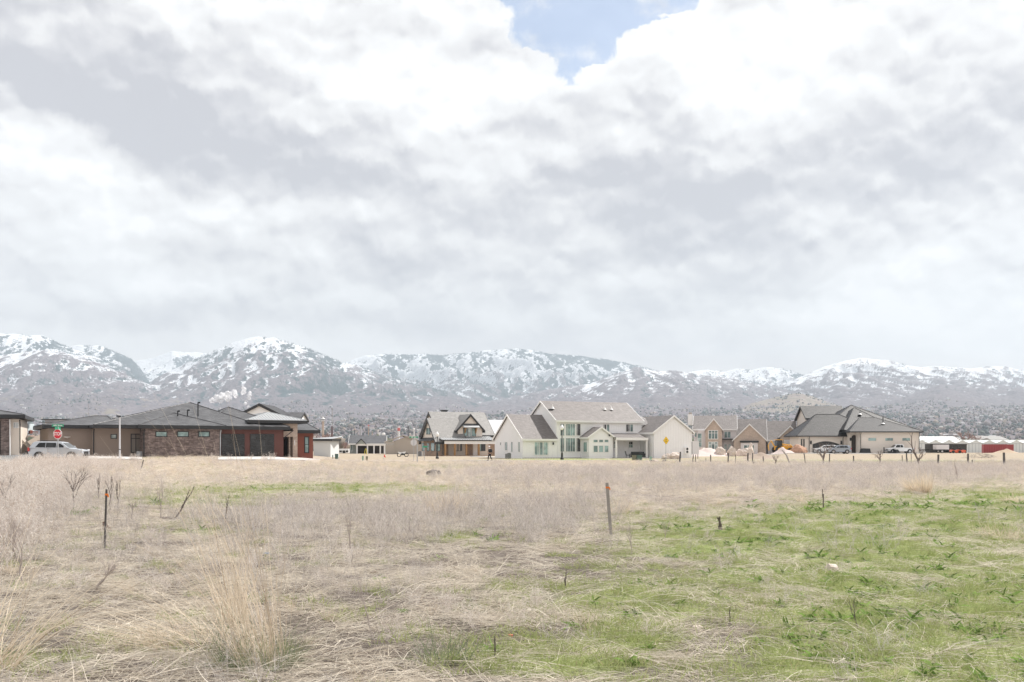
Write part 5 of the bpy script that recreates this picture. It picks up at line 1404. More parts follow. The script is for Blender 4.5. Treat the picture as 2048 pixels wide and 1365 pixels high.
SUV_LOW = [(.08, .34), (.9, .26), (4.0, .26), (4.72, .32), (4.86, .62), (4.80, .92), (4.45, 1.04), (3.55, 1.14), (3.3, 1.16), (.1, 1.16), (.0, .78)]
def suv(loc, rz, label, mat, high=1.72, group=None, scale=1.0):
    cab = [(.10, 1.15), (.42, high - .08), (.7, high), (2.55, high - .01), (2.95, high - .09), (3.72, 1.12)]
    gl = [[(.66, 1.22), (.98, high - .13), (1.55, high - .12), (1.55, 1.2)], [(1.6, 1.2), (1.6, high - .12), (2.42, high - .13), (2.5, high - .2), (2.5, 1.2)], [(2.56, 1.2), (2.56, high - .16), (2.86, high - .22), (3.42, 1.2)]]
    def ex(r):
        for s in (-.62, .62): MB().tube([(.75, s, high + .06), (2.4, s, high + .05)], .025, 6).build('roof_rail', MT['black_metal'], r)
        MB().box(.2, 4.6, -.955, .955, .24, .36).build('sill', MT['black_metal'], r)
    v = vehicle('parked_suv', loc, rz, 4.86, label, 'SUV', mat, SUV_LOW, cab, gl, (.98, 3.86), 1.16, W_=1.92, wr=.38, group=group, tail=(.86, 1.2), extra=ex)
    v.scale = (scale,) * 3
    return v
x, y = at(64, 91), 91
suv((x, y, gz(x, y) + .10), R(3), 'silver SUV parked behind the red stop sign at the left street corner', SILVER, 1.76, scale=1.0)
def place(px, y, dz=.06): x = at(px, y); return (x, y, gz(x, y) + dz)
G1 = 'vehicles parked by the hipped house'
suv(place(1700.5, 196), R(181), 'grey-blue SUV parked in front of the arched doorway of the hipped house', GREYBLUE, 1.70, G1, .94)
suv(place(1675, 201.5), R(172), 'white SUV parked half behind the grey-blue one before the dark garage opening', WHITE_P, 1.72, G1, .96)
# pickup, its nose to the left
def pickup(loc, rz):
    low = [(.05, .55), (.3, .42), (5.2, .42), (5.45, .5), (5.5, .9), (5.4, 1.05), (4.2, 1.14), (2.3, 1.14), (2.28, 1.12), (.06, 1.12), (.0, .8)]
    cab = [(2.25, 1.12), (2.4, 1.78), (2.6, 1.84), (3.6, 1.84), (3.8, 1.78), (4.45, 1.12)]
    gl = [[(2.45, 1.2), (2.55, 1.7), (3.0, 1.72), (3.0, 1.2)], [(3.08, 1.2), (3.08, 1.72), (3.68, 1.72), (4.15, 1.2)]]
    def ex(r):
        MB().box(.15, 2.15, -.78, .78, .95, 1.13).build('truck_bed', MT['black_metal'], r)
        MB().box(5.42, 5.56, -.8, .8, .38, .62).build('bumper', MT['galvanised'], r)
    return vehicle('parked_pickup', loc, rz, 5.5, 'white pickup truck parked facing left before the long cream wall', 'pickup truck', WHITE_P, low, cab, gl, (1.1, 4.55), 1.13, W_=1.88, wr=.40, group=G1, tail=(.8, 1.1), extra=ex)
pickup(place(1827, 204), R(180))
# dark car rear hidden in the arched opening
# trailer with a plough in front of the pickup
t = empty('plough_frame', place(1790, 203), 0, 'small black metal plough frame standing off the nose of the white pickup', 'snow plough')
MB().box(-2.4, -.2, -.2, -.1, .1, .25).box(-2.4, -2.2, -.2, -.1, 0, 1.2).box(-.4, -.2, -.2, -.1, 0, .9).box(-2.4, -.2, -.2, -.1, .6, .7).build('frame', MT['black_metal'], t)
MB().prism([(-.2, .1), (.1, 0), (.75, .1), (.2, .75), (-.1, .75)], 'y', -1.0, .6).build('blade', MT['dark_door'], t)
# black covered trailer / grill by the pickup's left
t = empty('covered_grill', place(1730, 204.5), 0, 'dark covered barbecue standing against the cream wall left of the pickup', 'barbecue')
MB().prism([(-1.0, 0), (1.1, 0), (.9, .95), (-.8, 1.0)], 'y', -.5, .5).build('cover', MT['black_metal'], t, bevel=.08)
MB().box(-1.1, 1.2, -.6, .6, 0, .12).build('base', MT['dark_door'], t)

# yellow backhoe loader among the gravel
YEL = paint('machine_yellow', (0.72, 0.36, 0.03), 0)
def loader():
    r = empty('loader', place(1563, 203), R(190), 'yellow tractor loader among gravel heaps before the garage link', 'loader')
    MB().prism([(-2.0, .7), (1.4, .7), (1.4, 1.5), (.2, 1.6), (-2.0, 1.5)], 'y', -.55, .55).build('body', YEL, r, bevel=.05)
    MB().prism([(.0, 1.5), (1.3, 1.5), (1.1, 2.7), (.15, 2.7)], 'y', -.6, .6).build('cab', MT['dark_glass'], r)
    MB().box(-.05, 1.35, -.7, .7, 2.7, 2.82).build('cab_roof', YEL, r)
    for x_, rr in ((-1.5, .55), (.9, .75)):
        for s in (-1, 1):
            w = MB().tube([(x_, s * .6, rr), (x_, s * 1.05, rr)], rr, 20).build('wheel', MT['tyre'], r)
            MB().tube([(x_, s * .9, rr), (x_, s * 1.07, rr)], rr * .5, 14).build('rim', YEL, w)
    for s in (-.75, .75):
        MB().tube([(.2, s, 1.9), (-1.6, s, 1.7), (-2.7, s, .7)], .11, 8).build('lift_arm', YEL, r)
    MB().prism([(-3.2, .2), (-2.5, .15), (-2.5, .9), (-2.8, 1.1), (-2.7, .45), (-3.2, .35)], 'y', -1.1, 1.1).build('bucket', YEL, r)
    MB().tube([(1.4, 0, 1.2), (2.3, 0, 2.6), (2.9, 0, 1.6), (2.7, 0, .6)], [.16, .14, .12, .1], 8).build('rear_boom', YEL, r)
loader()
# dumpsters, trailer, mower, container on the right
def dumpster(px, y, w, h, label, rz, lean=.5):
    r = empty('dumpster', place(px, y), R(rz), label, 'dumpster', 'dark roll-off dumpsters')
    DK = MT['roll_off'] 
    MB().prism([(0, .3), (w, .3), (w, h), (0, h)], 'y', -1.2, 1.2).build('bin', DK, r)
    rb = MB()
    for k in range(int(w / .75) + 1): rb.box(k * .75 - .05, k * .75 + .05, -1.3, -1.2, .3, h)
    rb.box(-.05, w + .05, -1.32, -1.2, h - .12, h + .03); rb.build('rib', DK, r, ) 
    MB().box(.1, w - .1, -1.0, 1.0, 0, .3).build('skid', MT['black_metal'], r)
MT['roll_off'] = plain('rusty_dark_steel', (0.055, 0.052, 0.05), .7, .35, 1.2)
dumpster(1855, 226, 4.6, 2.0, 'dark rust-flecked dumpster standing behind the white box trailer', 3)
dumpster(1896, 224, 3.7, 1.95, 'shorter black dumpster behind the orange mowers', 2)
r = empty('box_trailer', place(1860, 208), 0, 'low white-sided utility trailer with one visible wheel', 'trailer')
MB().box(1.0, 3.6, -.9, .9, .75, 1.75).build('side_panel', MT['lilac_siding'], r); MB().box(-1.7, 3.6, -.9, .9, .55, .75).build('bed', MT['black_metal'], r)
MB().tube([(-1.7, 0, .6), (-2.6, 0, .5)], .06, 6).build('drawbar', MT['black_metal'], r)
for s in (-.95, .95):
    w = MB().tube([(2.1, s - .1, .36), (2.1, s + .1, .36)], .36, 20).build('wheel', MT['tyre'], r); MB().tube([(2.1, s - .12, .36), (2.1, s + .12, .36)], .2, 14).build('rim', MT['rim'], w)
OR = paint('orange_machine', (0.72, 0.10, 0.02), 0)
for px, lb in ((1909, 'orange ride-on mower left of its twin in front of the black dumpster'), (1922, 'orange ride-on mower nearest the red container')):
    r = empty('ride_on_mower', place(px, 212), R(8), lb, 'mower', 'orange ride-on mowers')
    MB().prism([(-.9, .25), (.9, .25), (.85, .6), (.3, .7), (-.3, .62), (-.85, .75)], 'y', -.5, .5).build('body', OR, r, bevel=.05)
    MB().prism([(-.3, .65), (.2, .65), (.15, .8), (-.15, .8), (-.35, 1.25), (-.45, 1.2)], 'y', -.3, .3).build('seat', MT['black_metal'], r)
    MB().tube([(-.5, -.45, .6), (-.55, -.45, 1.6), (-.55, .45, 1.6), (-.5, .45, .6)], .035, 6).build('roll_bar', MT['black_metal'], r)
    for x_, rr in ((-.6, .3), (.7, .19)):
        for s in (-.55, .55): MB().tube([(x_, s - .1, rr), (x_, s + .1, rr)], rr, 16).build('wheel', MT['tyre'], r)
    MB().box(-.2, .75, -.7, .7, .12, .28).build('mower_deck', OR, r, bevel=.04)
RC = plain('red_container_paint', (0.33, 0.055, 0.06), .55, .1, .6)
def container():
    y = 262; r = empty('shipping_container', (at(1967.5, y), y, zat(908.5, y)), R(0), 'red corrugated shipping container on the plain at the far right', 'shipping container')
    u1 = at(2010, y) - at(1967.5, y); w = at(2026, y) - at(2010, y)
    h = 2.55
    th = R(20); c, s = math.cos(th), math.sin(th)
    r.rotation_euler = (0, 0, R(-14))
    MB().box(0, u1, 0, 2.6, 0.05, h).build('wall', RC, r)
    rb = MB(); k = .14
    while k < u1 - .1: rb.prism([(k, -.045), (k + .16, -.045), (k + .2, .01), (k - .04, .01)], 'z', .2, h - .15); k += .42
    k = .2
    while k < 2.5: rb.prism([(u1 + .045, k), (u1 + .045, k + .16), (u1 - .01, k + .2), (u1 - .01, k - .04)], 'z', .2, h - .15); k += .42
    rb.build('corrugation', RC, r, )['kind'] = 'stuff'
    fb = MB()
    for z0, z1 in ((0, .17), (h - .12, h + .02)): fb.box(-.03, u1 + .03, -.06, 0, z0, z1); fb.box(u1 - .02, u1 + .06, -.05, 2.62, z0, z1)
    for a in (-.04, u1 - .08): fb.box(a, a + .14, -.07, .05, 0, h)
    fb.build('frame', RC, r)
container()
# second container block seen end-on to its right
y = 266; r = empty('container_end', (at(2010.5, y), y, zat(908.5, y)), R(9), 'second red container standing at an angle against the first one', 'shipping container')
MB().box(0, 2.5, 0, 6, .05, 2.55).build('wall', RC, r); rb = MB(); k = .12
while k < 2.4: rb.prism([(k, -.045), (k + .16, -.045), (k + .2, .01), (k - .04, .01)], 'z', .2, 2.4); k += .42
rb.build('corrugation', RC, r)['kind'] = 'stuff'

# coach and white trailers between the garage block and the bungalow
y = 320; r = empty('coach', (at(663, y), y, -.2), R(-2), 'pale coach with dark windows right of the pale grey garage', 'coach')
u1 = at(697, y) - at(663, y); zz = zat(898, y) + .2
MB().prism([(0, .3), (u1, .3), (u1, zz), (.7, zz), (.2, zz - .5), (0, 1.2)], 'y', 0, 2.5).build('body', WHITE_P, r, bevel=.08)
for k in range(5): MB().box(.4 + k * u1 / 5.2, .4 + k * u1 / 5.2 + .85, -.03, 0, zz - 1.1, zz - .55).build('window', MT['dark_glass'], r)
for k in (1.4, u1 - 1.4): MB().tube([(k, -.05, .45), (k, .3, .45)], .45, 16).build('wheel', MT['tyre'], r)

# ------------------------------------------------------------------ signs and street furniture
def text_mesh(name, s, size, loc, mat, parent, rot=(R(90), 0, 0), extrude=.004, sx=1.0):
    c = bpy.data.curves.new(name, 'FONT'); c.body = s; c.size = size; c.align_x = 'CENTER'; c.align_y = 'CENTER'; c.extrude = extrude; c.offset = size * .018
    t = bpy.data.objects.new(name, c); COL.objects.link(t)
    dg = bpy.context.evaluated_depsgraph_get(); me = bpy.data.meshes.new_from_object(t.evaluated_get(dg)); bpy.data.objects.remove(t)
    me.materials.clear(); me.materials.append(mat)
    o = link(name, me, parent); o.location = loc; o.rotation_euler = rot; o.scale = (sx, 1, 1)
    return o
STOP_RED = plain('stop_red', (0.60, 0.015, 0.03), .4, .03); SIGN_W = plain('sign_white', (0.85, .85, .85), .4, .02); SIGN_G = plain('sign_green', (0.02, 0.30, 0.16), .4, .04)
SIGN_Y = plain('sign_yellow', (0.80, 0.50, 0.01), .45, .04); SIGN_BACK = plain('bare_aluminium', (0.62, .62, .63), .5, .05, metal=.3)
def octagon(r_, a0=22.5): return [(r_ * math.cos(R(a0 + 45 * k)), r_ * math.sin(R(a0 + 45 * k))) for k in range(8)]
y = 79; x = at(115.5, y); zc = zat(868.5, y) - gz(x, y); g0 = gz(x, y)
r = empty('stop_sign', (x, y, g0), R(-12), 'red octagonal stop sign with a green street name blade on top at the left corner', 'stop sign')
MB().prism([(a, b + zc) for a, b in octagon(.41)], 'y', -.02, 0).build('sign_plate', SIGN_W, r)
MB().prism([(a, b + zc) for a, b in octagon(.378)], 'y', -.026, -.021).build('sign_face', STOP_RED, r)
text_mesh('lettering', 'STOP', .37, (0, -.032, zc - .0), SIGN_W, r, sx=.80)
MB().box(-.035, .035, .0, .06, -.3, zc + .62).build('post', MT['galvanised'], r)
zs = zc + .66
bl = MB().box(-.47, .47, -.012, .012, zs - .09, zs + .12).build('street_name_blade', SIGN_G, r); bl.rotation_euler = (0, 0, R(8))
text_mesh('lettering', '1450  Street', .17, (0, -.02, zs + .015), SIGN_W, bl, sx=.9)
b2 = MB().box(-.012, .012, -.4, .4, zs - .30, zs - .12).build('street_name_blade', SIGN_G, r); b2.rotation_euler = (0, 0, R(8))
# street lamps (black classic posts with white globe)
def lamp(px, y, top, label, group='classic black street lamps'):
    x = at(px, y); g = gz(x, y); h = zat(top, y) - g
    r = empty('street_lamp', (x, y, g), 0, label, 'street lamp', group)
    MB().lathe([(.24, 0), (.24, .25), (.16, .35), (.13, .9), (.075, 1.0), (.065, h - 1.0), (.11, h - .95), (.08, h - .8), (.14, h - .74)], n=14).build('post', MT['black_metal'], r, smooth=False)
    MB().lathe([(.13, h - .74), (.24, h - .55), (.25, h - .35), (.17, h - .16), (.06, h - .06)], n=14).build('lamp_globe', SIGN_W, r, smooth=True)
    MB().lathe([(.07, h - .07), (.05, h), (.01, h + .08)], n=10).build('finial', SIGN_W, r)
lamp(1124, 139, 850, 'tall black street lamp in front of the white farmhouse')
lamp(874.5, 150, 864, 'black street lamp with white globe in front of the cream house')
# pale lamp pole with box head at the left
y = 97; x = at(239.5, y); g = gz(x, y); h = zat(832, y) - g
r = empty('pale_lamp_pole', (x, y, g), R(15), 'slim pale grey pole with small dark lamp head before the tan stucco wall', 'street lamp')
MB().tube([(0, 0, -.2), (0, 0, h - .1)], [.085, .06], 10).build('pole', plain('pale_grey_pole', (.62, .62, .64), .5, .04), r)
MB().prism([(-.3, h - .1), (.12, h - .14), (.1, h), (-.28, h + .04)], 'y', -.12, .12).build('lamp_head', MT['black_metal'], r)
MB().tube([(0, 0, .95), (0, 0, 1.02)], .09, 10).build('band', MT['black_metal'], r)
# diamond warning sign
y = 128; x = at(1332, y); g = gz(x, y); zc = zat(881.5, y) - g
r = empty('warning_sign', (x, y, g), R(38), 'yellow diamond warning sign on a thin post before the garage wing', 'warning sign')
MB().prism([(.54, zc), (0, zc + .54), (-.54, zc), (0, zc - .54)], 'y', -.02, 0).build('sign_plate', SIGN_Y, r)
MB().prism([(.50, zc), (0, zc + .50), (-.50, zc), (0, zc - .50), (-.48, zc), (0, zc - .48), (.48, zc), (0, zc - .48)][:4], 'y', -.024, -.021).build('sign_border', plain('sign_black', (.02, .02, .02), .5), r)
MB().prism([(.475, zc), (0, zc + .475), (-.475, zc), (0, zc - .475)], 'y', -.028, -.0245).build('sign_face', SIGN_Y, r)
for dz, hw_ in ((.12, .2), (-.08, .26), (-.2, .1)): MB().box(-hw_ + .08, hw_ - .08, -.034, -.0285, zc + dz - .035, zc + dz + .035).build('symbol_bar', bpy.data.materials['sign_black'], r)
MB().box(-.03, .03, 0, .05, -.2, zc - .1).build('post', MT['galvanised'], r)
# back of a stop sign and its street blades beside the cream house
y = 118; x = at(827.5, y); g = gz(x, y); zc = zat(885.5, y) - g
r = empty('street_sign', (x, y, g), R(6), 'bare octagonal sign back under green street blades, left of the cream house', 'road sign')
MB().prism([(a, b + zc) for a, b in octagon(.40)], 'y', -.02, 0).build('sign_plate', SIGN_BACK, r)
MB().box(-.03, .03, -.075, -.02, -.2, zc + .72).build('post', MT['galvanised'], r)
zs = zc + .62; bl = MB().box(-.52, .52, -.1, -.08, zs - .08, zs + .1).build('street_name_blade', SIGN_G, r)
text_mesh('lettering', '500  South', .15, (0, -.106, zs + .01), SIGN_W, bl, sx=.9)
y = 106; x = at(834.5, y); g = gz(x, y); r = empty('sign_post', (x, y, g), 0, 'empty grey square post just right of the octagonal sign back', 'post')
MB().box(-.05, .05, -.05, .05, -.2, zat(889, y) - g).build('post', MT['galvanised'], r)
y = 130; x = at(849, y); g = gz(x, y); zc = zat(894, y) - g; r = empty('street_name_sign', (x, y, g), R(-4), 'small green street name blade on a thin post before the stone wing', 'street sign')
MB().box(-.25, .42, -.015, .015, zc - .09, zc + .09).build('street_name_blade', SIGN_G, r); MB().box(-.03, .03, .02, .07, -.2, zc + .05).build('post', MT['galvanised'], r)
# white board sign on two posts
y = 150; x = at(1390.5, y); g = gz(x, y); r = empty('site_board', (x, y, g), R(-20), 'large blank white board on two black posts at the right end of the farmhouse', 'sign board')
z0, z1 = zat(909, y) - g, zat(884, y) - g
MB().box(-.45, .55, -.04, .04, z0, z1 + .1).build('board', MT['lilac_siding'], r); MB().box(-.52, -.45, -.06, .06, z0 - .05, z1).build('edge_rail', MT['black_metal'], r)
for px_ in (-.30, .38): MB().box(px_ - .05, px_ + .05, .04, .12, -.3, z0 + .3).build('post', MT['weathered'], r)
# utility cabinets
def cabinet(px0, px1, y, top, base, mat, label, name='utility_cabinet', group='green utility cabinets in the verge', lid=True):
    x0, x1 = at(px0, y), at(px1, y); g = gz((x0 + x1) / 2, y); h = zat(top, y) - g
    r = empty(name, ((x0 + x1) / 2, y, g), R(random.uniform(-8, 8)), label, 'utility cabinet', group); w = (x1 - x0) / 2
    MB().prism([(-w, -.1), (w, -.1), (w * .95, h), (-w * .95, h)], 'y', -w * .8, w * .8).build('body', mat, r, bevel=.03)
    if lid: MB().box(-w * 1.03, w * 1.03, -w * .85, w * .85, h, h + .06).build('lid', mat, r)
CG = plain('cabinet_green', (0.075, 0.135, 0.115), .6, .15); CT = plain('cabinet_tan', (0.19, 0.18, 0.13), .7, .2); CL = plain('pedestal_green', (0.25, 0.42, 0.33), .5, .08)
cabinet(1264, 1272.5, 133, 911.5, 924, CT, 'weathered olive utility cabinet left of the dark green one before the patio')
cabinet(1273, 1284, 133, 911.5, 923, CG, 'dark green square utility cabinet beside the olive one before the patio')
cabinet(1299, 1303.5, 128, 914.5, 924, CL, 'small pale green round-topped pedestal right of the two square cabinets')
cabinet(670, 676.5, 140, 909, 917, CG, 'dark green utility cabinet alone in the dry grass right of the garage block')
cabinet(664.5, 666.5, 142, 911, 917, CG, 'slim grey-green pedestal just left of the lone cabinet')
cabinet(724, 727.5, 130, 913, 920, CL, 'small pale green pedestal in front of the porch bungalow')
cabinet(731.5, 736, 130, 914, 920, CT, 'small olive box next to the pale green pedestal')
# AC units by the farmhouse
for px0, px1, d_, tp, lb in ((1010.5, 1014.2, 152, 908, 'small grey air conditioning unit at the left wing corner'), (1014.8, 1021.5, 152.5, 906.5, 'larger dark grey air conditioning unit at the left wing corner')):
    x0, x1 = at(px0, d_), at(px1, d_); g = gz(x0, d_); h = zat(tp, d_) - g; r = empty('air_conditioner', ((x0 + x1) / 2, d_, g), R(20), lb, 'air conditioner', 'air conditioners beside the farmhouse'); w = (x1 - x0) / 2
    MB().box(-w, w, -w, w, 0, h - .05).build('body', plain('unit_grey', (.15, .155, .165), .6, .2), r, bevel=.04); MB().lathe([(w * .9, h - .05), (w * .9, h), (w * .2, h + .03)], n=14).build('fan_guard', MT['black_metal'], r)
x0 = at(841, 199); r = empty('air_conditioner', (x0 - .1, 199, gz(x0, 199)), 0, 'dark air conditioning unit at the left corner of the cream house', 'air conditioner')
MB().box(-.35, .35, -.3, .3, 0, .95).build('body', bpy.data.materials['unit_grey'], r, bevel=.04); MB().lathe([(.3, .95), (.28, 1.0), (.05, 1.02)], n=12).build('fan_guard', MT['black_metal'], r)
# patio furniture
px = 1256; y = 154.5; x = at(px, y); r = empty('patio_chair', (x, y, gz(x, y) + .12), R(-20), 'dark patio chair at the left end of the table under the lean-to', 'chair')
MB().box(-.3, .3, -.28, .28, .38, .46).build('seat', MT['black_metal'], r); MB().prism([(-.3, .44), (-.22, .44), (-.38, 1.05), (-.46, 1.05)], 'y', -.28, .28).build('backrest', MT['black_metal'], r)
for a in (-.27, .23):
    for b in (-.25, .21): MB().box(a, a + .04, b, b + .04, 0, .38).build('leg', MT['black_metal'], r)
px = 1276; y = 154.6; x = at(px, y); r = empty('patio_sofa', (x, y, gz(x, y) + .12), R(4), 'black wicker sofa under the lean-to roof behind the green cabinet', 'sofa')
MB().box(-1.05, 1.05, -.35, .35, .1, .45).build('seat', MT['black_metal'], r); MB().box(-1.05, 1.05, .22, .4, .45, .95).build('backrest', MT['black_metal'], r)
for a in (-1.12, .98): MB().box(a, a + .14, -.35, .4, .1, .68).build('armrest', MT['black_metal'], r)
for k in range(3): MB().box(-.9 + k * .62, -.34 + k * .62, .05, .2, .46, .9).build('cushion', MT['dark_door'], r, bevel=.03)
r = empty('patio_table', (at(1265, 153.9), 153.9, gz(at(1265, 154), 154) + .12), 0, 'low dark table between patio chair and sofa', 'table')
MB().box(-.5, .5, -.35, .35, .58, .62).build('table_top', MT['black_metal'], r)
for a in (-.46, .42):
    for b in (-.3, .26): MB().box(a, a + .04, b, b + .04, 0, .58).build('leg', MT['black_metal'], r)
# basketball hoop at the left
y = 112; x = at(60, y); g = gz(x, y)
r = empty('basketball_hoop', (x, y, g), 0, 'basketball hoop with clear backboard and red rim left of the stop sign', 'basketball hoop')
zt, zb = zat(848, y) - g, zat(868, y) - g
MB().box(.05, .12, -.75, .75, zb + .35, zt).build('backboard', plain('backboard_acrylic', (.62, .70, .72), .2, .05), r)
MB().box(.0, .14, -.3, .3, zb - .0, zb + .4).build('mount', plain('mount_rust', (.2, .07, .05), .6), r)
ring = [(.62 + .27 * math.cos(a), .27 * math.sin(a), zb + .22) for a in [k * math.pi / 8 for k in range(17)]]
hr = MB().tube(ring, .025, 6, caps=False).build('rim', plain('hoop_red', (.75, .10, .05), .5), r); MB().box(.12, .36, -.06, .06, zb + .17, zb + .25).build('rim_bracket', bpy.data.materials['hoop_red'], r)
nb = MB()
for k in range(12):
    a = k * math.pi / 6; nb.tube([(.62 + .25 * math.cos(a), .25 * math.sin(a), zb + .2), (.62 + .13 * math.cos(a + .4), .13 * math.sin(a + .4), zb - .25)], .012, 4)
    nb.tube([(.62 + .25 * math.cos(a), .25 * math.sin(a), zb + .2), (.62 + .13 * math.cos(a - .4), .13 * math.sin(a - .4), zb - .25)], .012, 4)
nb.build('net', SIGN_W, r)['kind'] = 'stuff'
MB().tube([(-1.4, 0, 0), (-1.4, 0, zb - .6), (.0, 0, zb + .1)], [.09, .08, .06], 8).tube([(-1.4, 0, zb - 1.2), (.05, 0, zb + .9)], .04, 6).build('pole', MT['galvanised'], r)
# awning / carport edge behind the edge house
y = 104; x = at(38, y); g = gz(x, y); r = empty('play_slide', (x, y, g), 0, 'pale curved slide beside the end wall of the stone house', 'slide')
pts = [(.1 + k * .22, 1.75 * math.exp(-((k * .22) / 1.15) ** 1.6) + .05) for k in range(9)]
MB().prism(pts + [(a, b - .35 * (1 - i / 12)) for i, (a, b) in enumerate(pts)][::-1], 'y', -.35, .35).build('chute', MT['beige_siding'], r)
MB().box(-.15, .12, -.35, .35, 0, 1.7).build('ladder', MT['black_metal'], r)

# ------------------------------------------------------------------ person walking on the road
def skin_fig(name, joints, edges, mat, parent, sub=1):
    me = bpy.data.meshes.new(name); me.from_pydata([j[:3] for j in joints], edges, []); me.materials.append(mat)
    o = link(name, me, parent)
    m = o.modifiers.new('skin', 'SKIN'); m.use_smooth_shade = True
    for i, j in enumerate(joints):
        sv = me.skin_vertices[0].data[i]; sv.radius = (j[3], j[4] if len(j) > 4 else j[3]); sv.use_root = (i == 0)
    s = o.modifiers.new('sub', 'SUBSURF'); s.levels = sub; s.render_levels = sub
    return o
def person():
    y = 121; x = at(979.5, y); g = gz(x, y)
    r = empty('person', (x, y, g + .06), R(163), 'person in black coat and trousers with white cap walking left before the farmhouse', 'person')
    SK = plain('skin', (.50, .32, .25), .6, .03); BK = plain('black_cloth', (.014, .014, .017), .9, .2); WC = plain('white_cap', (.8, .78, .77), .8, .03)
    # facing +x in local space; walking
    J = [(0, 0, .95, .11, .13), (0, 0, 1.18, .11, .14), (.02, 0, 1.38, .10, .14), (.03, 0, 1.50, .055), (.05, 0, 1.56, .055),
         (0, .09, .88, .085), (.16, .10, .50, .06), (.18, .10, .10, .042), (.32, .10, .04, .04),
         (0, -.09, .88, .085), (-.06, -.10, .48, .06), (-.26, -.10, .13, .042), (-.16, -.10, .04, .04),
         (.02, .2, 1.40, .06), (-.10, .24, 1.14, .043), (.08, .24, .95, .03), (.02, -.2, 1.40, .06), (.10, -.24, 1.14, .043), (.26, -.14, 1.20, .03)]
    E = [(0, 1), (1, 2), (2, 3), (3, 4), (0, 5), (5, 6), (6, 7), (7, 8), (0, 9), (9, 10), (10, 11), (11, 12), (2, 13), (13, 14), (14, 15), (2, 16), (16, 17), (17, 18)]
    # head continues the body chain
    n = len(J); J += [(.06, 0, 1.64, .085, .078), (.06, 0, 1.72, .075, .07)]; E += [(4, n), (n, n + 1)]
    # fingers: five short chains from each palm
    for hi, (hx, hy, hz) in ((15, (.08, .24, .95)), (18, (.26, -.14, 1.20))):
        b0 = len(J)
        J.append((hx + .05, hy, hz - .06, .026)); E.append((hi, b0))
        for k in range(4):
            J.append((hx + .07 + k * .012, hy + (k - 1.5) * .018, hz - .12, .009)); E.append((b0, len(J) - 1)); J.append((hx + .05 + k * .012, hy + (k - 1.5) * .018, hz - .165 + abs(k - 1) * .01, .008)); E.append((len(J) - 2, len(J) - 1))
        J.append((hx + .10, hy + .03, hz - .05, .010)); E.append((b0, len(J) - 1))
    skin_fig('body', J, E, SK, r, 1)
    MB().tube([(.135, 0, 1.66), (.165, 0, 1.645)], [.014, .012], 6).build('nose', SK, r)
    MB().box(.128, .142, .02, .04, 1.675, 1.685).box(.128, .142, -.04, -.02, 1.675, 1.685).build('eye', BK, r)
    MB().box(.13, .14, -.022, .022, 1.605, 1.613).build('mouth', plain('lips', (.35, .12, .1), .6), r)
    MB().box(.05, .08, .078, .092, 1.63, 1.69).box(.05, .08, -.092, -.078, 1.63, 1.69).build('ear', SK, r)
    C = [(0, 0, .92, .19, .20), (0, 0, 1.16, .185, .21), (.02, 0, 1.36, .175, .20), (.03, 0, 1.47, .085), (.02, .2, 1.39, .09), (-.10, .25, 1.14, .075), (.07, .25, .96, .058), (.02, -.2, 1.39, .09), (.10, -.25, 1.14, .075), (.25, -.15, 1.195, .058)]
    skin_fig('coat', C, [(0, 1), (1, 2), (2, 3), (2, 4), (4, 5), (5, 6), (2, 7), (7, 8), (8, 9)], BK, r, 1)
    Tt = [(0, 0, .93, .16, .18), (0, .09, .84, .11), (.16, .10, .50, .082), (.18, .10, .12, .062), (0, -.09, .84, .11), (-.06, -.10, .48, .082), (-.26, -.10, .15, .062)]
    skin_fig('trousers', Tt, [(0, 1), (1, 2), (2, 3), (0, 4), (4, 5), (5, 6)], BK, r, 1)
    for a, b in ((.10, .18), (-.10, -.26)): MB().prism([(b - .08, .0), (b + .2, .0), (b + .2, .05), (b + .05, .12), (b - .08, .12)], 'y', a - .045, a + .045).build('shoe', BK, r, bevel=.015)
    MB().lathe([(.105, 1.68), (.11, 1.72), (.095, 1.80), (.04, 1.84)], (.055, 0, 0), 14).prism([(.12, -.08), (.24, -.05), (.24, .05), (.12, .08)], 'z', 1.69, 1.705).build('cap', WC, r)
    MB().box(-.30, -.10, -.15, .15, 1.02, 1.42).build('backpack', BK, r, bevel=.05)
    MB().tube([(.10, -.1, 1.44), (-.05, 0, 1.53), (.10, .1, 1.44)], .045, 8).build('scarf', WC, r)
person()

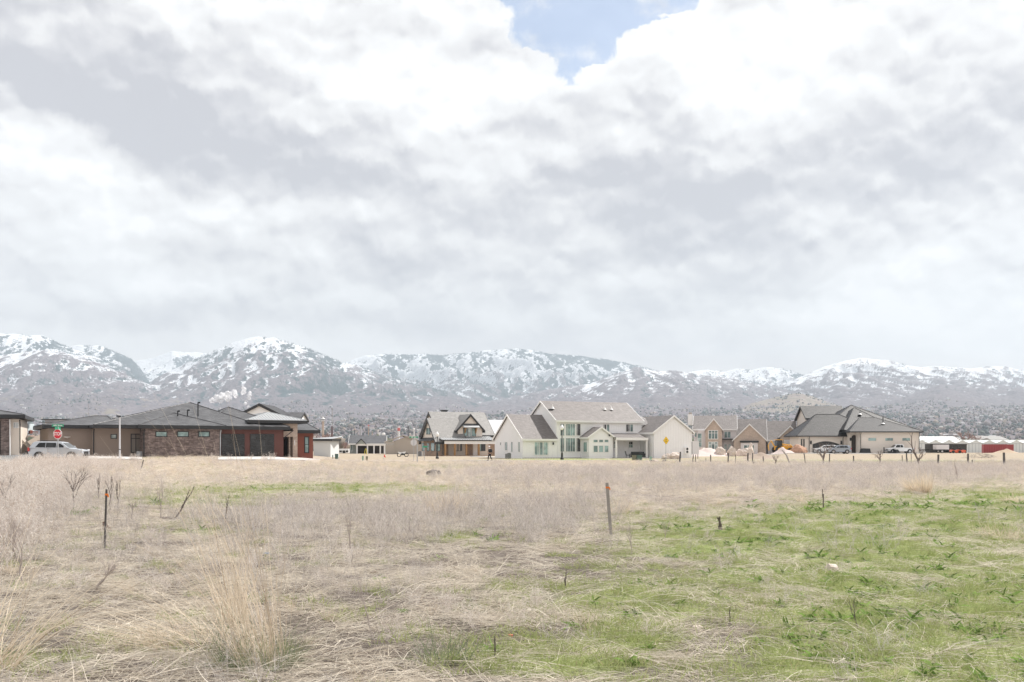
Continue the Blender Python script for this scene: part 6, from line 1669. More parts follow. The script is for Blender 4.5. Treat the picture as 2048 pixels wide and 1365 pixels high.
# ------------------------------------------------------------------ fence posts
def post_mesh(h, w, seed, lean):
    rnd = random.Random(seed); mb = MB(); pts = []; 
    for k in range(5): pts.append((lean * h * k / 4 + rnd.uniform(-.015, .015), rnd.uniform(-.02, .02), -.25 + (h + .25) * k / 4))
    mb.tube(pts, [w * rnd.uniform(.85, 1.15) for _ in pts], 7)
    return mb
FP = [ # px, distance, top row, half width m, lean, label tail
 (1358.5, 104, 904, .085, .10, 'thick black leaning fence post right of the warning sign'),
 (1385, 104, 911, .045, .08, 'thin dark fence post under the white board, left one'),
 (1391, 104, 910, .05, .02, 'thin dark fence post under the white board, right one'),
 (1411.5, 106, 916, .025, 0, 'very thin grey stake between the white board and the brick house'),
 (1421.5, 104, 910, .06, .0, 'dark fence post before the tall brick gable'),
 (1456.5, 103, 906.5, .075, -.01, 'black upright fence post between two pale boulders'),
 (1471.2, 102, 910, .03, 0, 'thin green-grey steel post left of the wide brick gable'),
 (1495.5, 103, 906.5, .08, .02, 'stout black fence post under the left side of the bay window'),
 (1504.8, 103, 906.5, .05, .02, 'slimmer post right beside the stout black one under the bay window'),
 (1528, 101, 913, .05, -.12, 'short fence post leaning left at the right edge of the wide brick gable'),
 (1612, 99, 907, .05, -.18, 'leaning thin post before the left wing of the hipped house'),
 (1659, 96, 908, .055, .0, 'post in front of the grey-blue SUV front wheel'),
 (1707.5, 98, 912, .06, -.02, 'short dark post below the arched doorway'),
 (1760, 98, 908, .055, .02, 'weathered post below the middle slit window'),
 (1805, 96, 911, .035, -.03, 'thin stake under the white pickup, leaning slightly'),
 (1814.5, 95, 905, .065, -.06, 'dark post under the rear wheel of the white pickup'),
 (1822.5, 94, 908, .03, 0, 'slim grey stake right of the dark post under the pickup'),
 (1876.5, 93, 909.5, .085, 0, 'stout grey-black post left of the orange mowers'),
 (1936.5, 92, 907.5, .085, -.03, 'stout dark post between the orange mowers and the red container'),
 (1945, 91, 920, .045, -.04, 'short grey stake right beside the stout dark post'),
 (2008.5, 88, 905.5, .10, -.03, 'widest dark post standing before the red container'),
]
for px, y, top, w, lean, lb in FP:
    x = at(px, y); g = gz(x, y); h = zat(top, y) - g
    o = post_mesh(h, w, int(px), lean).build('fence_post', MT['weathered'])
    o.location = (x, y, g); props(o, lb, 'fence post', 'old fence posts across the field')
# leaning plank
y = 98; x = at(1565, y); g = gz(x, y); o = MB().tube([(.42, 0, -.2), (-.0, 0, .9), (-.42, 0, 2.35 * .6)], [.085, .08, .075], 6).build('leaning_plank', MT['stake_wood']); o.location = (x + .4, y, g); props(o, 'thick grey timber leaning steeply left before the yellow loader', 'timber')

# ------------------------------------------------------------------ boulders, gravel heaps, rubble
def rock(name, px, y, w, h, mat, label, cat='boulder', group=None, base=None, seed=0, flat=.5):
    rs_ = np.random.default_rng(seed + int(px)); t = (1 + 5 ** .5) / 2
    import bmesh
    bm = bmesh.new(); bmesh.ops.create_icosphere(bm, subdivisions=3 if w > .6 else 2, radius=1)
    for v in bm.verts:
        c = v.co; n = 0.28 * perlin(np.array([c.x * 1.3 + px]), np.array([c.y * 1.3 + c.z * 1.7]))[0] + .12 * perlin(np.array([c.x * 4 + px]), np.array([c.y * 4 + c.z * 3.1]))[0]
        s = 1 + n; v.co = Vector((c.x * s * w / 2, c.y * s * w / 2 * .8, max(c.z * s, -.35) * h * .78 + h * .2))
    me = bpy.data.meshes.new(name); bm.to_mesh(me); bm.free(); me.materials.append(mat)
    o = link(name, me); x = at(px, y); o.location = (x, y, gz(x, y) if base is None else base); return props(o, label, cat, group)
BG = 'pale boulders along the unfinished yards'
for px, y, w, h, lb in ((1406, 190, 1.7, 1.6, 'pale boulder at the left end of the gravel heap'), (1441, 184, 1.9, 1.75, 'pale pointed boulder under the tall brick gable'), (1463.5, 184, 1.7, 1.75, 'pale boulder right of the pointed one, before the house door'),
                        (1480, 186, 1.3, 1.4, 'small grey-pink boulder at the left edge of the wide gable'), (1491, 186, 2.0, 1.4, 'low flat pale boulder under the bay window'), (1501, 183, 1.3, 1.7, 'upright sunlit boulder at the right of the bay window'), (1501.5, 187, 1.1, 2.4, 'tall light boulder standing behind the upright sunlit one')):
    rock('boulder', px, y, w, h, MT['boulder'], lb, group=BG)
for px, y, w, h, lb in ((1334, 150, 1.5, .8, 'low pale boulder behind the warning sign post'), (1348.5, 150, 1.8, 1.1, 'pale boulder right of the warning sign against the garage wing')):
    rock('boulder', px, y, w, h, MT['boulder'], lb, group=BG)
rock('boulder', 1598, 200, 3.0, 1.7, plain('reddish_rock', (.42, .25, .17), .9, .3, 2, bumps=.7), 'reddish mound of rock at the left corner of the hipped house', group=BG)
def heap(px, y, w, h, mat, label, cat, name='gravel_heap'):
    nr, na_ = 10, 28; V, Fc = [(0, 0, h)], []
    for i in range(1, nr + 1):
        for k in range(na_):
            a_ = 2 * math.pi * k / na_; q = i / nr; rr = w / 2 * q * (1 + .16 * perlin(np.array([math.cos(a_) * 1.5 + px]), np.array([math.sin(a_) * 1.5]))[0])
            zz = h * (1 - q) ** 1.15 * (1 + .35 * perlin(np.array([rr * math.cos(a_) * .9 + px]), np.array([rr * math.sin(a_) * .9]))[0]) - .12 * q
            V.append((rr * math.cos(a_), rr * math.sin(a_) * .7, zz))
    for k in range(na_): Fc.append((0, 1 + k, 1 + (k + 1) % na_))
    for i in range(nr - 1):
        for k in range(na_): p0 = 1 + i * na_; Fc.append((p0 + k, p0 + na_ + k, p0 + na_ + (k + 1) % na_, p0 + (k + 1) % na_))
    o = MB().add(V, Fc).build(name, mat, smooth=True); x = at(px, y); o.location = (x, y, gz(x, y)); props(o, label, cat)
heap(1415, 186, 12, 1.5, MT['gravel'], 'broad low heap of pinkish gravel before the brick house', 'gravel heap')
heap(1567, 198, 5.5, 1.3, MT['gravel'], 'small heap of pinkish gravel at the yellow loader', 'gravel heap')
heap(1518, 150, 6.5, .9, plain('brownish_soil', (.34, .27, .22), .95, .2, 4, bumps=.8), 'low brownish soil heap with brush before the wide gable', 'soil heap', 'soil_heap')
heap(2012, 240, 7.0, 1.0, plain('sandy_soil', (.42, .32, .23), .95, .15, 4, bumps=.8), 'low sandy mound at the foot of the red container', 'soil heap', 'soil_heap')
for px, y, w, h, m_, lb in ((1293.5, 112, .75, .22, 'boulder', 'flat white rock left in the grass before the pedestal'), (1311, 113, .75, .32, 'boulder', 'pale broken concrete lump in the grass under the warning sign'), (1304, 113, .55, .3, 'weathered', 'dark log end beside the pale concrete lump'),
                            (1329, 113, .6, .3, 'weathered', 'dark tilted log end at the foot of the warning sign'), (1363, 104, .6, .2, 'concrete', 'white flat stone at the foot of the leaning black post'),
                            (1446, 88, .8, .18, 'concrete', 'pale flat stone in the dry grass before the second fence post'), (1228, 118, .5, .16, 'boulder', 'tiny pale stone in the field before the bay window')):
    rock('stone', px, y, w, h, MT[m_], lb, cat='stone')
# pile of cut branches, right
def brush_pile(px, y, w, h, label, n=70):
    mb = MB(); rnd = random.Random(px)
    for k in range(n):
        a = rnd.uniform(0, 6.28); l = rnd.uniform(.4, 1.2); cx, cy = rnd.gauss(0, w / 4), rnd.gauss(0, w / 5); cz = max(.05, h * (1 - abs(cx) / w * 2) * rnd.random())
        mb.tube([(cx - l * .5 * math.cos(a), cy - l * .5 * math.sin(a), cz), (cx + l * .5 * math.cos(a), cy + l * .5 * math.sin(a), cz + rnd.uniform(-.2, .35))], [.03, .012], 4)
    o = mb.build('brush_pile', MT['stake_wood']); x = at(px, y); o.location = (x, y, gz(x, y)); props(o, label, 'brush pile', kind='stuff')
brush_pile(1960, 150, 4.2, .9, 'low pile of pale cut branches left of the container')
# grilles, black and white thing on the lawn (an upturned sports net)
y = 190; x = at(806, y); r = empty('motorcycle', (x, y, gz(x, y)), R(8), 'small black and white motorcycle lying before the beige building', 'motorcycle')
for a in (-.75, .65): MB().tube([(a + .34 * math.cos(k), -.05, .34 + .34 * math.sin(k)) for k in [i * math.pi / 8 for i in range(17)]], .07, 6, caps=False).build('wheel', MT['tyre'], r)
MB().prism([(-.8, .55), (-.2, .45), (.3, .5), (.6, 1.0), (.2, .95), (-.3, .8), (-1.0, .95)], 'y', -.14, .14).build('fairing', WHITE_P, r, bevel=.03)
MB().prism([(-.4, .3), (.3, .3), (.35, .6), (-.3, .7)], 'y', -.16, .16).build('engine', MT['black_metal'], r); MB().tube([(.65, 0, .34), (.42, 0, 1.1), (.3, -.3, 1.12)], .03, 6).build('fork', MT['black_metal'], r)
# utility marker flag
y = 140; x = at(767.5, y); r = empty('marker_flag', (x, y, gz(x, y)), 0, 'small red marker flag on a wire in the dry grass', 'marker flag')
MB().tube([(0, 0, 0), (.03, 0, .75)], .012, 5).build('wire', MT['galvanised'], r); MB().prism([(.02, .35), (.32, .28), (.05, .78)], 'y', -.006, .006).build('flag', plain('flag_red', (.8, .07, .05), .6), r)
y = 250; x = at(730.5, y); r = empty('yellow_post', (x, y, gz(x, y)), 0, 'bent yellow pipe frame before the porch of the bungalow', 'frame')
MB().tube([(-.15, 0, 0), (-.1, 0, .9), (.1, 0, 1.5), (.35, 0, 1.3), (.35, 0, .0)], .07, 6).build('pipe', paint('bright_yellow', (.75, .62, .05), 0), r)

# ------------------------------------------------------------------ refinery and masts beyond the street
ST = plain('stack_grey', (.36, .35, .36), .7, .1, .5); STT = plain('stack_tan', (.42, .30, .22), .7, .1, .5); SW = plain('tank_white', (.70, .68, .67), .6, .05, .3); SR = plain('stack_red', (.55, .08, .06), .6, .1, .5); SDK = plain('dark_steel', (.06, .065, .075), .7, .2, .5)
def stack(name, px, y, top, w, mat, label, cat='chimney', cap=None, ring=None, taper=.85, platforms=0):
    x = at(px, y); h = zat(top, y) + .3; r = empty(name, (x, y, -.3), 0, label, cat, 'refinery stacks and masts on the plain')
    hw = w / F * y / 2
    MB().tube([(0, 0, 0), (0, 0, h)], [hw, hw * taper], 10).build('shaft', mat, r)
    if cap: MB().lathe([(hw * 1.5, h - hw * 2), (hw * 1.6, h), (hw * .8, h + hw)], n=10).build('cap', cap, r)
    for k in range(platforms): zz = h * (1 - .16 * k) - 2; MB().lathe([(hw * 2.0, zz), (hw * 2.0, zz + hw * .5)], n=10).build('platform', SDK, r)
    if ring: MB().lathe([(hw * 1.03, h * .80), (hw * 1.03, h * .93)], n=10).build('ring', ring, r)
    return r
stack('refinery_stack', 646, 1500, 838, 5, STT, 'thick pale stack with wider top right of the left house', cap=SW, platforms=1)
stack('lattice_mast', 664.5, 1300, 816, 2.4, ST, 'tallest thin grey mast with platforms right of the left house', 'mast', platforms=4)
stack('mast_foot', 664, 1250, 853, 5, plain('dark_red_steel', (.10, .055, .055), .7, .2), 'dark red lower column under the tallest mast', 'chimney')
stack('refinery_stack', 702.5, 1400, 857, 2.2, SDK, 'dark slender stack, left of a pair above the bungalow roof', platforms=2)
stack('refinery_stack', 709.5, 1400, 858.5, 2.0, SDK, 'dark slender stack, right of the pair above the bungalow roof', cap=STT, platforms=1)
stack('refinery_stack', 721, 1400, 849, 3.6, ST, 'grey column rising straight above the bungalow roof', cap=SDK)
stack('refinery_stack', 737, 1450, 851, 1.8, STT, 'thin tan-orange stack right of the grey column', cap=SR)
stack('refinery_stack', 744.5, 1500, 863, 1.4, STT, 'short thin tan stack between the orange one and the tank')
stack('refinery_tower', 756, 1500, 861, 1.6, SW, 'thin white column left of the white silo', 'tower')
stack('refinery_silo', 758.5, 1450, 865, 5.5, SW, 'white silo behind the green tree', 'silo')
stack('refinery_silo', 767, 1460, 868, 5.0, ST, 'smaller grey silo right of the white silo', 'silo', cap=SW)
stack('lattice_mast', 792, 1500, 850, 1.8, ST, 'thin grey mast left of the red and white striped tower', 'mast')
stack('striped_tower', 797.5, 1480, 853, 5.5, SW, 'white tower with red band above the beige building', 'tower', ring=SR)
stack('refinery_stack', 817.5, 1400, 852, 2.0, SDK, 'thin dark stack above the right slope of the beige building', platforms=1)
stack('refinery_stack', 828, 1500, 858, 2.8, SW, 'white column with cap just above the green street blades', cap=SW)
stack('refinery_stack', 836, 1500, 860, 1.4, SW, 'thin white stack left of the cream house')
stack('lattice_mast', 177.5, 900, 809, 1.2, ST, 'thin mast with dark antennas rising behind the left house', 'mast', platforms=2)
stack('conveyor_leg', 786, 1450, 868, 2.4, SDK, 'dark sloping leg left of the striped tower', 'tower')
for px, y, w, top, lb in ((672, 1350, 16, 872, 'long white roof with vents right of the tallest mast'), (617, 1500, 7, 868, 'small dark shed left of the thick pale stack'), (848, 1500, 22, 878, 'pale low plant building between bungalow and cream house')):
    x = at(px, y); r = empty('plant_building', (x, y, -.3), 0, lb, 'building', 'low plant buildings near the stacks'); hw = w / F * y / 2; h = zat(top, y)
    MB().box(-hw, hw, 0, 20, 0, h * .85).build('wall', SW, r); MB().prism([(-hw - 1, h * .85), (hw + 1, h * .85), (hw * .8, h), (-hw * .8, h)], 'y', -1, 21).build('roof', ST, r)
# steam plumes over the roof of the left house
def plume(name, puffs, y, label, dens=.09):
    mb = MB(); rnd = random.Random(len(puffs))
    import bmesh
    bm = bmesh.new()
    for px, py, rad in puffs:
        c = Vector((at(px, y) + rnd.uniform(-3, 3), y + rnd.uniform(-14, 14), zat(py, y))); rr = rad / F * y
        q = bmesh.ops.create_icosphere(bm, subdivisions=3, radius=1)
        for v in q['verts']:
            k = v.co.copy(); nse = .34 * perlin(np.array([k.x * 2 + px]), np.array([k.y * 2 + k.z * 2.3]))[0] + .2 * perlin(np.array([k.x * 5 + px]), np.array([k.y * 5 + k.z * 4.7]))[0]
            v.co = c + k * rr * (1 + nse)
    me = bpy.data.meshes.new(name); bm.to_mesh(me); bm.free()
    m = bpy.data.materials.get('steam')
    if not m:
        m = bpy.data.materials.new('steam'); m.use_nodes = True; nt = m.node_tree; nt.nodes.clear()
        o_ = nt.nodes.new('ShaderNodeOutputMaterial'); d_ = nt.nodes.new('ShaderNodeBsdfDiffuse'); t_ = nt.nodes.new('ShaderNodeBsdfTranslucent'); x_ = nt.nodes.new('ShaderNodeMixShader')
        for q_ in (d_, t_): q_.inputs[0].default_value = (.93, .93, .94, 1)
        tc = nt.nodes.new('ShaderNodeTexCoord'); tr_ = nt.nodes.new('ShaderNodeBsdfTransparent'); y_ = nt.nodes.new('ShaderNodeMixShader')
        nt.links.new(noise(nt, tc.outputs['Object'], .09, 4, .6).ramp(.42, .62, .15, .8).v, y_.inputs[0])
        x_.inputs[0].default_value = .5; nt.links.new(d_.outputs[0], x_.inputs[1]); nt.links.new(t_.outputs[0], x_.inputs[2])
        nt.links.new(x_.outputs[0], y_.inputs[1]); nt.links.new(tr_.outputs[0], y_.inputs[2]); nt.links.new(y_.outputs[0], o_.inputs[0])
    me.polygons.foreach_set('use_smooth', [True] * len(me.polygons)); me.materials.append(m); o = link(name, me)
    props(o, label, 'steam', kind='stuff')
plume('steam_plume', [(424, 801, 5), (432, 797, 7), (440, 800, 7), (446, 792, 7), (453, 797, 7), (461, 790, 7), (468, 785, 6), (474, 792, 5), (480, 784, 5), (487, 779, 4), (492, 777, 3)], 1900, 'broad white steam cloud drifting above the dark roof')
plume('steam_plume', [(492, 813, 2.2), (492.5, 808, 3), (494, 803, 3.6), (496, 797, 4), (497.5, 791, 4), (499, 786, 3)], 1900, 'narrow white steam column rising beside the black gable')

# ------------------------------------------------------------------ middle-distance bare trees
def branch_tree(name, px, y, top, spread, label, mat, n_main=4, seed=1, depth=4, width=.12, group=None, cat='tree', base_dz=0, lean=0, twigs=None, parent_parts=True):
    """Leafless tree: trunk, limbs and twigs as tapered tubes."""
    rnd = random.Random(seed); x = at(px, y); g = gz(x, y) if y < 330 else -.2; h = zat(top, y) - g
    trunk, crown = MB(), MB()
    def grow(p, d, l, r0, k):
        q = p + d * l; mid = p + d * l * .5 + Vector((rnd.gauss(0, .06), rnd.gauss(0, .06), rnd.gauss(0, .03))) * l
        (trunk if k == 0 else crown).tube([p, mid, q], [r0, r0 * .85, r0 * .66], 6 if k < 2 else 4)
        if k >= depth: return
        for i in range(rnd.randint(2, 3) if k else n_main):
            a = rnd.uniform(0, 6.28); tilt = rnd.uniform(.25, .75) * spread; side = d.orthogonal().normalized(); side.rotate(Matrix.Rotation(a, 3, d))
            nd = (d + side * tilt + Vector((0, 0, .12))).normalized(); t = rnd.uniform(.55, 1.0)
            grow(p + d * l * t, nd, l * rnd.uniform(.6, .82), r0 * .58, k + 1)
    grow(Vector((0, 0, -min(.2, .04 * h))), Vector((lean, 0, 1)).normalized(), h * .36, width, 0)
    zmax = max(v[2] for v in crown.v); s = h / zmax
    for mb in (trunk, crown): mb.v = [(a * s, b * s, c * s) for a, b, c in mb.v]
    r = empty(name, (x, y, g), 0, label, cat, group)
    trunk.build('trunk', mat, r); crown.build('crown', mat, r)
    return r
TW = plain('twig_grey_brown', (.20, .165, .15), .9, .25, 6); TWR = plain('twig_red_brown', (.26, .165, .145), .9, .25, 1)
# leafless shrubs at the fence
SG = 'leafless scrub trees along the old fence'
branch_tree('bare_shrub', 1647, 94, 884, 1.35, 'spreading leafless shrub before the white and grey-blue SUVs', TW, 5, 3, 4, .055, SG, 'shrub')
branch_tree('bare_shrub', 1760, 93, 898, 1.3, 'low tangled leafless shrub before the long cream wall', TW, 5, 8, 4, .045, SG, 'shrub')
branch_tree('bare_shrub', 1838, 92, 892, 1.1, 'leafless shrub at the foot of the crooked dead trunk', TW, 4, 5, 4, .05, SG, 'shrub')
branch_tree('bare_shrub', 1552, 97, 909, 1.4, 'low crooked leafless shrub left of the leaning timber', TW, 4, 12, 4, .04, SG, 'shrub')
branch_tree('bare_shrub', 1507, 93, 921, 1.6, 'brown brushy shrub at the foot of the stout black post', TW, 6, 15, 4, .03, SG, 'shrub')
branch_tree('bare_shrub', 1604, 190, 903, 1.3, 'thin leafless sapling at the left wing of the hipped house', TW, 4, 35, 4, .04, SG, 'shrub')
y = 92; r = empty('dead_tree', spot(1838, y), 0, 'crooked dead trunk rising in front of the right end of the hipped house', 'tree')
def Pp(px, py): return (at(px, y) - r.location[0], 0, zat(py, y) - r.location[2])
MB().tube([Pp(1838.5, 934), Pp(1835, 918), Pp(1828, 905), Pp(1824, 893), Pp(1823, 882), Pp(1823.5, 872), Pp(1826.5, 862)], [.10, .085, .07, .055, .042, .03, .015], 7).build('trunk', MT['bark'], r)
MB().tube([Pp(1828, 905), Pp(1830, 893), Pp(1830.5, 882)], [.035, .022, .01], 5).tube([Pp(1824, 893), Pp(1818, 886), Pp(1812, 880)], [.03, .018, .008], 5).tube([Pp(1823.2, 876), Pp(1819, 868), Pp(1815, 864)], [.02, .012, .006], 5).build('limb', MT['bark'], r)
# bare brown trees beyond
TG = 'leafless brown trees beyond the garage block'
for px, y, top, sp, w, seed, lb in ((601, 330, 864, 1.2, .3, 2, 'leafless brown tree just right of the red-brown end wing'), (622, 340, 856, 1.3, .4, 4, 'large round leafless tree above the grey garage'), (650, 350, 862, 1.2, .35, 6, 'leafless tree at the foot of the pale stack'),
                                    (690, 380, 884, 1.2, .25, 9, 'low leafless tree behind the coach'), (1930, 480, 862, 1.3, .5, 17, 'round reddish leafless tree above the greenhouses'), (1958, 490, 868, 1.2, .4, 21, 'smaller leafless tree right of the reddish round one')):
    branch_tree('bare_tree', px, y, top, sp, lb, TWR, 5, seed, 5, w, TG)
# one tree in new leaf
def leafy(px, y, w, top, label):
    x = at(px, y); r = empty('leafing_tree', (x, y, -.2), 0, label, 'tree'); h = zat(top, y) + .2; hw = w / F * y / 2
    MB().tube([(0, 0, 0), (.1, 0, h * .5)], [.4, .25], 8).tube([(.1, 0, h * .45), (-hw * .5, .5, h * .75)], [.2, .08], 6).tube([(.1, 0, h * .45), (hw * .5, -.5, h * .78)], [.2, .08], 6).build('trunk', MT['bark'], r)
    rg = np.random.default_rng(5); n = 2600; P = rg.normal(0, 1, (n, 3)); P /= np.linalg.norm(P, axis=1)[:, None]; rad = rg.uniform(.55, 1, n)[:, None] * (1 + .25 * fbm(P[:, 0] * 2, P[:, 2] * 2, 2)[:, None])
    C = P * rad * np.array([hw, hw * .7, h * .42]) + np.array([0, 0, h * .6]); s = rg.uniform(.15, .4, n)[:, None]
    a = rg.normal(0, 1, (n, 3)); a /= np.linalg.norm(a, axis=1)[:, None]; b_ = np.cross(a, rg.normal(0, 1, (n, 3))); b_ /= np.linalg.norm(b_, axis=1)[:, None]
    V = np.stack([C - a * s, C + b_ * s, C + a * s, C - b_ * s], 1).reshape(-1, 3); Fq = np.arange(n * 4).reshape(-1, 4)
    me = np_mesh('crown', V, Fq, plain('new_leaf_green', (.16, .20, .05), .9, .3, .8)); link('crown', me, r)
leafy(754, 420, 34, 872, 'rounded tree in fresh yellow-green leaf behind the bungalow roof')
# line of brush and low trees along the foot of the plain
rg = np.random.default_rng(44); n = 2600
sx_ = rg.uniform(-.56, .56, n); yy_ = rg.uniform(520, 1650, n); hh_ = rg.uniform(2.5, 9, n) * np.where(fbm(sx_ * 30, yy_ / 200, 3) > -.05, 1, .5)
pal = np.array([(.26, .19, .155), (.30, .23, .18), (.20, .155, .13), (.34, .27, .21), (.15, .13, .11), (.10, .11, .08)])
me = tree_blobs('treeline', sx_ * yy_, yy_, np.full(n, -.4), hh_, hh_ * rg.uniform(.4, .8, n), pal, rg)
props(link('treeline', me), 'pale brown scrub and low trees massed across the plain', 'treeline', kind='stuff')

# ------------------------------------------------------------------ field: straw, dry stems, twiggy weeds, new grass
def blade_mat(name, c1, c2, c3, trans=.35, rough=.8):
    m = bpy.data.materials.new(name); m.use_nodes = True; nt = m.node_tree; nt.nodes.clear()
    out = nt.nodes.new('ShaderNodeOutputMaterial'); oi = nt.nodes.new('ShaderNodeObjectInfo'); at_ = nt.nodes.new('ShaderNodeAttribute'); at_.attribute_name = 'tint'
    s = nt.nodes.new('ShaderNodeSeparateColor'); nt.links.new(at_.outputs['Color'], s.inputs[0])
    r = X(nt, oi.outputs['Random']); t0 = X(nt, s.outputs[0])
    col = mixc(nt, (r * .5 + t0 * .6).clamp(), c1, c2)
    col = mixc(nt, (X(nt, s.outputs[1]) * 1.0).clamp(), col, c3)
    d = nt.nodes.new('ShaderNodeBsdfDiffuse'); tr = nt.nodes.new('ShaderNodeBsdfTranslucent'); nt.links.new(col, d.inputs[0]); nt.links.new(col, tr.inputs[0])
    mx = nt.nodes.new('ShaderNodeMixShader'); mx.inputs[0].default_value = trans; nt.links.new(d.outputs[0], mx.inputs[1]); nt.links.new(tr.outputs[0], mx.inputs[2])
    nt.links.new(mx.outputs[0], out.inputs[0]); return m
BM = {
 'straw': blade_mat('straw_blades', (.47, .405, .33), (.88, .815, .71), (.20, .155, .12)),
 'tan': blade_mat('tan_blades', (.58, .48, .37), (.80, .70, .56), (.38, .29, .21)),
 'twig': blade_mat('mauve_twigs', (.42, .375, .35), (.76, .71, .67), (.20, .16, .145), .2),
 'pale': blade_mat('pale_weeds', (.58, .52, .475), (.84, .79, .74), (.42, .32, .26), .3),
 'green': blade_mat('new_grass', (.22, .265, .09), (.42, .46, .215), (.42, .36, .22), .45),
 'leaf': blade_mat('weed_leaves', (.14, .25, .055), (.28, .40, .12), (.08, .13, .035), .4),
 'blue_green': blade_mat('tussock_green', (.10, .15, .075), (.22, .27, .15), (.42, .36, .25), .35),
}
def ribbons(base, d0, L, bend, w, seg, rg, droop=0.0):
    """Curved ribbons: base (n,3), start direction (n,3), length, sideways bend vector (n,3), width."""
    n = len(base); d0 = d0 / np.linalg.norm(d0, axis=1)[:, None]
    side = np.cross(d0, rg.normal(0, 1, (n, 3))); side /= np.linalg.norm(side, axis=1)[:, None]
    P = []; Wd = []
    for k in range(seg + 1):
        t = k / seg
        p = base + d0 * (L * t)[:, None] + bend * (L * t * t)[:, None]
        p[:, 2] -= droop * L * t * t
        P.append(p); Wd.append(w * (1 - t * .85))
    V = np.stack([np.stack([p - side * (ww[:, None] / 2), p + side * (ww[:, None] / 2)], 1) for p, ww in zip(P, Wd)], 1)   # n, seg+1, 2, 3
    V[..., 2] = np.maximum(V[..., 2], -0.03)
    m = (seg + 1) * 2
    q = np.array([(2 * k, 2 * k + 1, 2 * k + 3, 2 * k + 2) for k in range(seg)])
    Fq = (q[None] + (np.arange(n) * m)[:, None, None]).reshape(-1, 4)
    return V.reshape(-1, 3), Fq, m
def merge(parts):
    V, Fq, C, o = [], [], [], 0
    for v, f, c in parts: V.append(v); Fq.append(f + o); C.append(c); o += len(v)
    return np.concatenate(V), np.concatenate(Fq), np.concatenate(C)
def tints(n, m, rg, dark=.15):
    c = np.stack([rg.random(n), (rg.random(n) < dark) * rg.uniform(.4, 1, n), rg.random(n)], -1); return np.repeat(c, m, 0)
def unit(az, el): return np.stack([np.cos(az) * np.cos(el), np.sin(az) * np.cos(el), np.sin(el)], -1)
def clump(kind, seed):
    rg = np.random.default_rng(seed)
    def go(n, rad, el, L, w, seg=3, bend=.3, droop=.3, dark=.15, az=None, z0=0.0):
        a = rg.uniform(0, 2 * np.pi, n); rr = rad * np.sqrt(rg.random(n)); base = np.stack([rr * np.cos(a), rr * np.sin(a), np.full(n, z0)], -1)
        A_ = rg.uniform(0, 2 * np.pi, n) if az is None else rg.normal(az, .55, n)
        E_ = rg.uniform(*el, n); d = unit(A_, E_)
        b = rg.normal(0, bend, (n, 3)); b[:, 2] = np.abs(b[:, 2]) * -.3
        l = rg.uniform(*L, n); ww = rg.uniform(*w, n)
        v, f, m = ribbons(base, d, l, b, ww, seg, rg, droop)
        return v, f, tints(n, m, rg, dark)
    if kind == 'straw':      # matted, lying
        a0 = rg.uniform(0, 6.28)
        return merge([go(60, .34, (.05, .35), (.25, .62), (.003, .0055), 3, .25, .22, .2, az=a0), go(30, .34, (.15, .7), (.15, .4), (.003, .005), 3, .4, .4, .1)])
    if kind == 'tan':
        a0 = rg.uniform(0, 6.28)
        return merge([go(46, .10, (.75, 1.5), (.25, .6), (.003, .0055), 4, .22, .12, .1), go(16, .22, (.2, .8), (.2, .5), (.003, .005), 3, .3, .3, .2)])
    if kind == 'twig':       # branching stiff stems
        n = 16; a = rg.uniform(0, 2 * np.pi, n); rr = .16 * np.sqrt(rg.random(n)); base = np.stack([rr * np.cos(a), rr * np.sin(a), np.zeros(n)], -1)
        d = unit(rg.uniform(0, 6.28, n), rg.uniform(.7, 1.5, n)); l = rg.uniform(.22, .55, n)
        v, f, m = ribbons(base, d, l, rg.normal(0, .12, (n, 3)), np.full(n, .005), 2, rg)
        parts = [(v, f, tints(n, m, rg, .25))]
        k = 7; t = rg.uniform(.25, .95, (n, k)); b2 = (base[:, None] + d[:, None] * (l[:, None] * t)[..., None]).reshape(-1, 3)
        d2 = np.repeat(d, k, 0) + rg.normal(0, .55, (n * k, 3)); l2 = rg.uniform(.06, .2, n * k)
        v, f, m = ribbons(b2, d2, l2, rg.normal(0, .2, (n * k, 3)), np.full(n * k, .0034), 1, rg); parts.append((v, f, tints(n * k, m, rg, .2)))
        return merge(parts)
    if kind == 'pale':       # tall bushy dry weed with seed heads
        n = 13; a = rg.uniform(0, 2 * np.pi, n); base = np.stack([.1 * np.cos(a), .1 * np.sin(a), np.zeros(n)], -1)
        d = unit(rg.uniform(0, 6.28, n), rg.uniform(.9, 1.5, n)); l = rg.uniform(.5, 1.0, n)
        v, f, m = ribbons(base, d, l, rg.normal(0, .12, (n, 3)), np.full(n, .009), 3, rg); parts = [(v, f, tints(n, m, rg, .2))]
        k = 12; t = rg.uniform(.3, 1, (n, k)); b2 = (base[:, None] + d[:, None] * (l[:, None] * t)[..., None]).reshape(-1, 3)
        d2 = np.repeat(d, k, 0) + rg.normal(0, .5, (n * k, 3)); l2 = rg.uniform(.1, .3, n * k)
        v, f, m = ribbons(b2, d2, l2, rg.normal(0, .2, (n * k, 3)), np.full(n * k, .006), 2, rg); parts.append((v, f, tints(n * k, m, rg, .2)))
        k2 = 3; d2n = d2 / np.linalg.norm(d2, axis=1)[:, None]
        b3 = np.repeat(b2 + d2n * (l2 * .8)[:, None], k2, 0); v, f, m = ribbons(b3, rg.normal(0, 1, (len(b3), 3)), rg.uniform(.015, .05, len(b3)), np.zeros((len(b3), 3)), np.full(len(b3), .016), 1, rg); parts.append((v, f, tints(len(b3), m, rg, .35)))
        return merge(parts)
    if kind == 'green':
        return merge([go(55, .17, (.6, 1.5), (.05, .15), (.004, .008), 2, .3, .2, .12)])
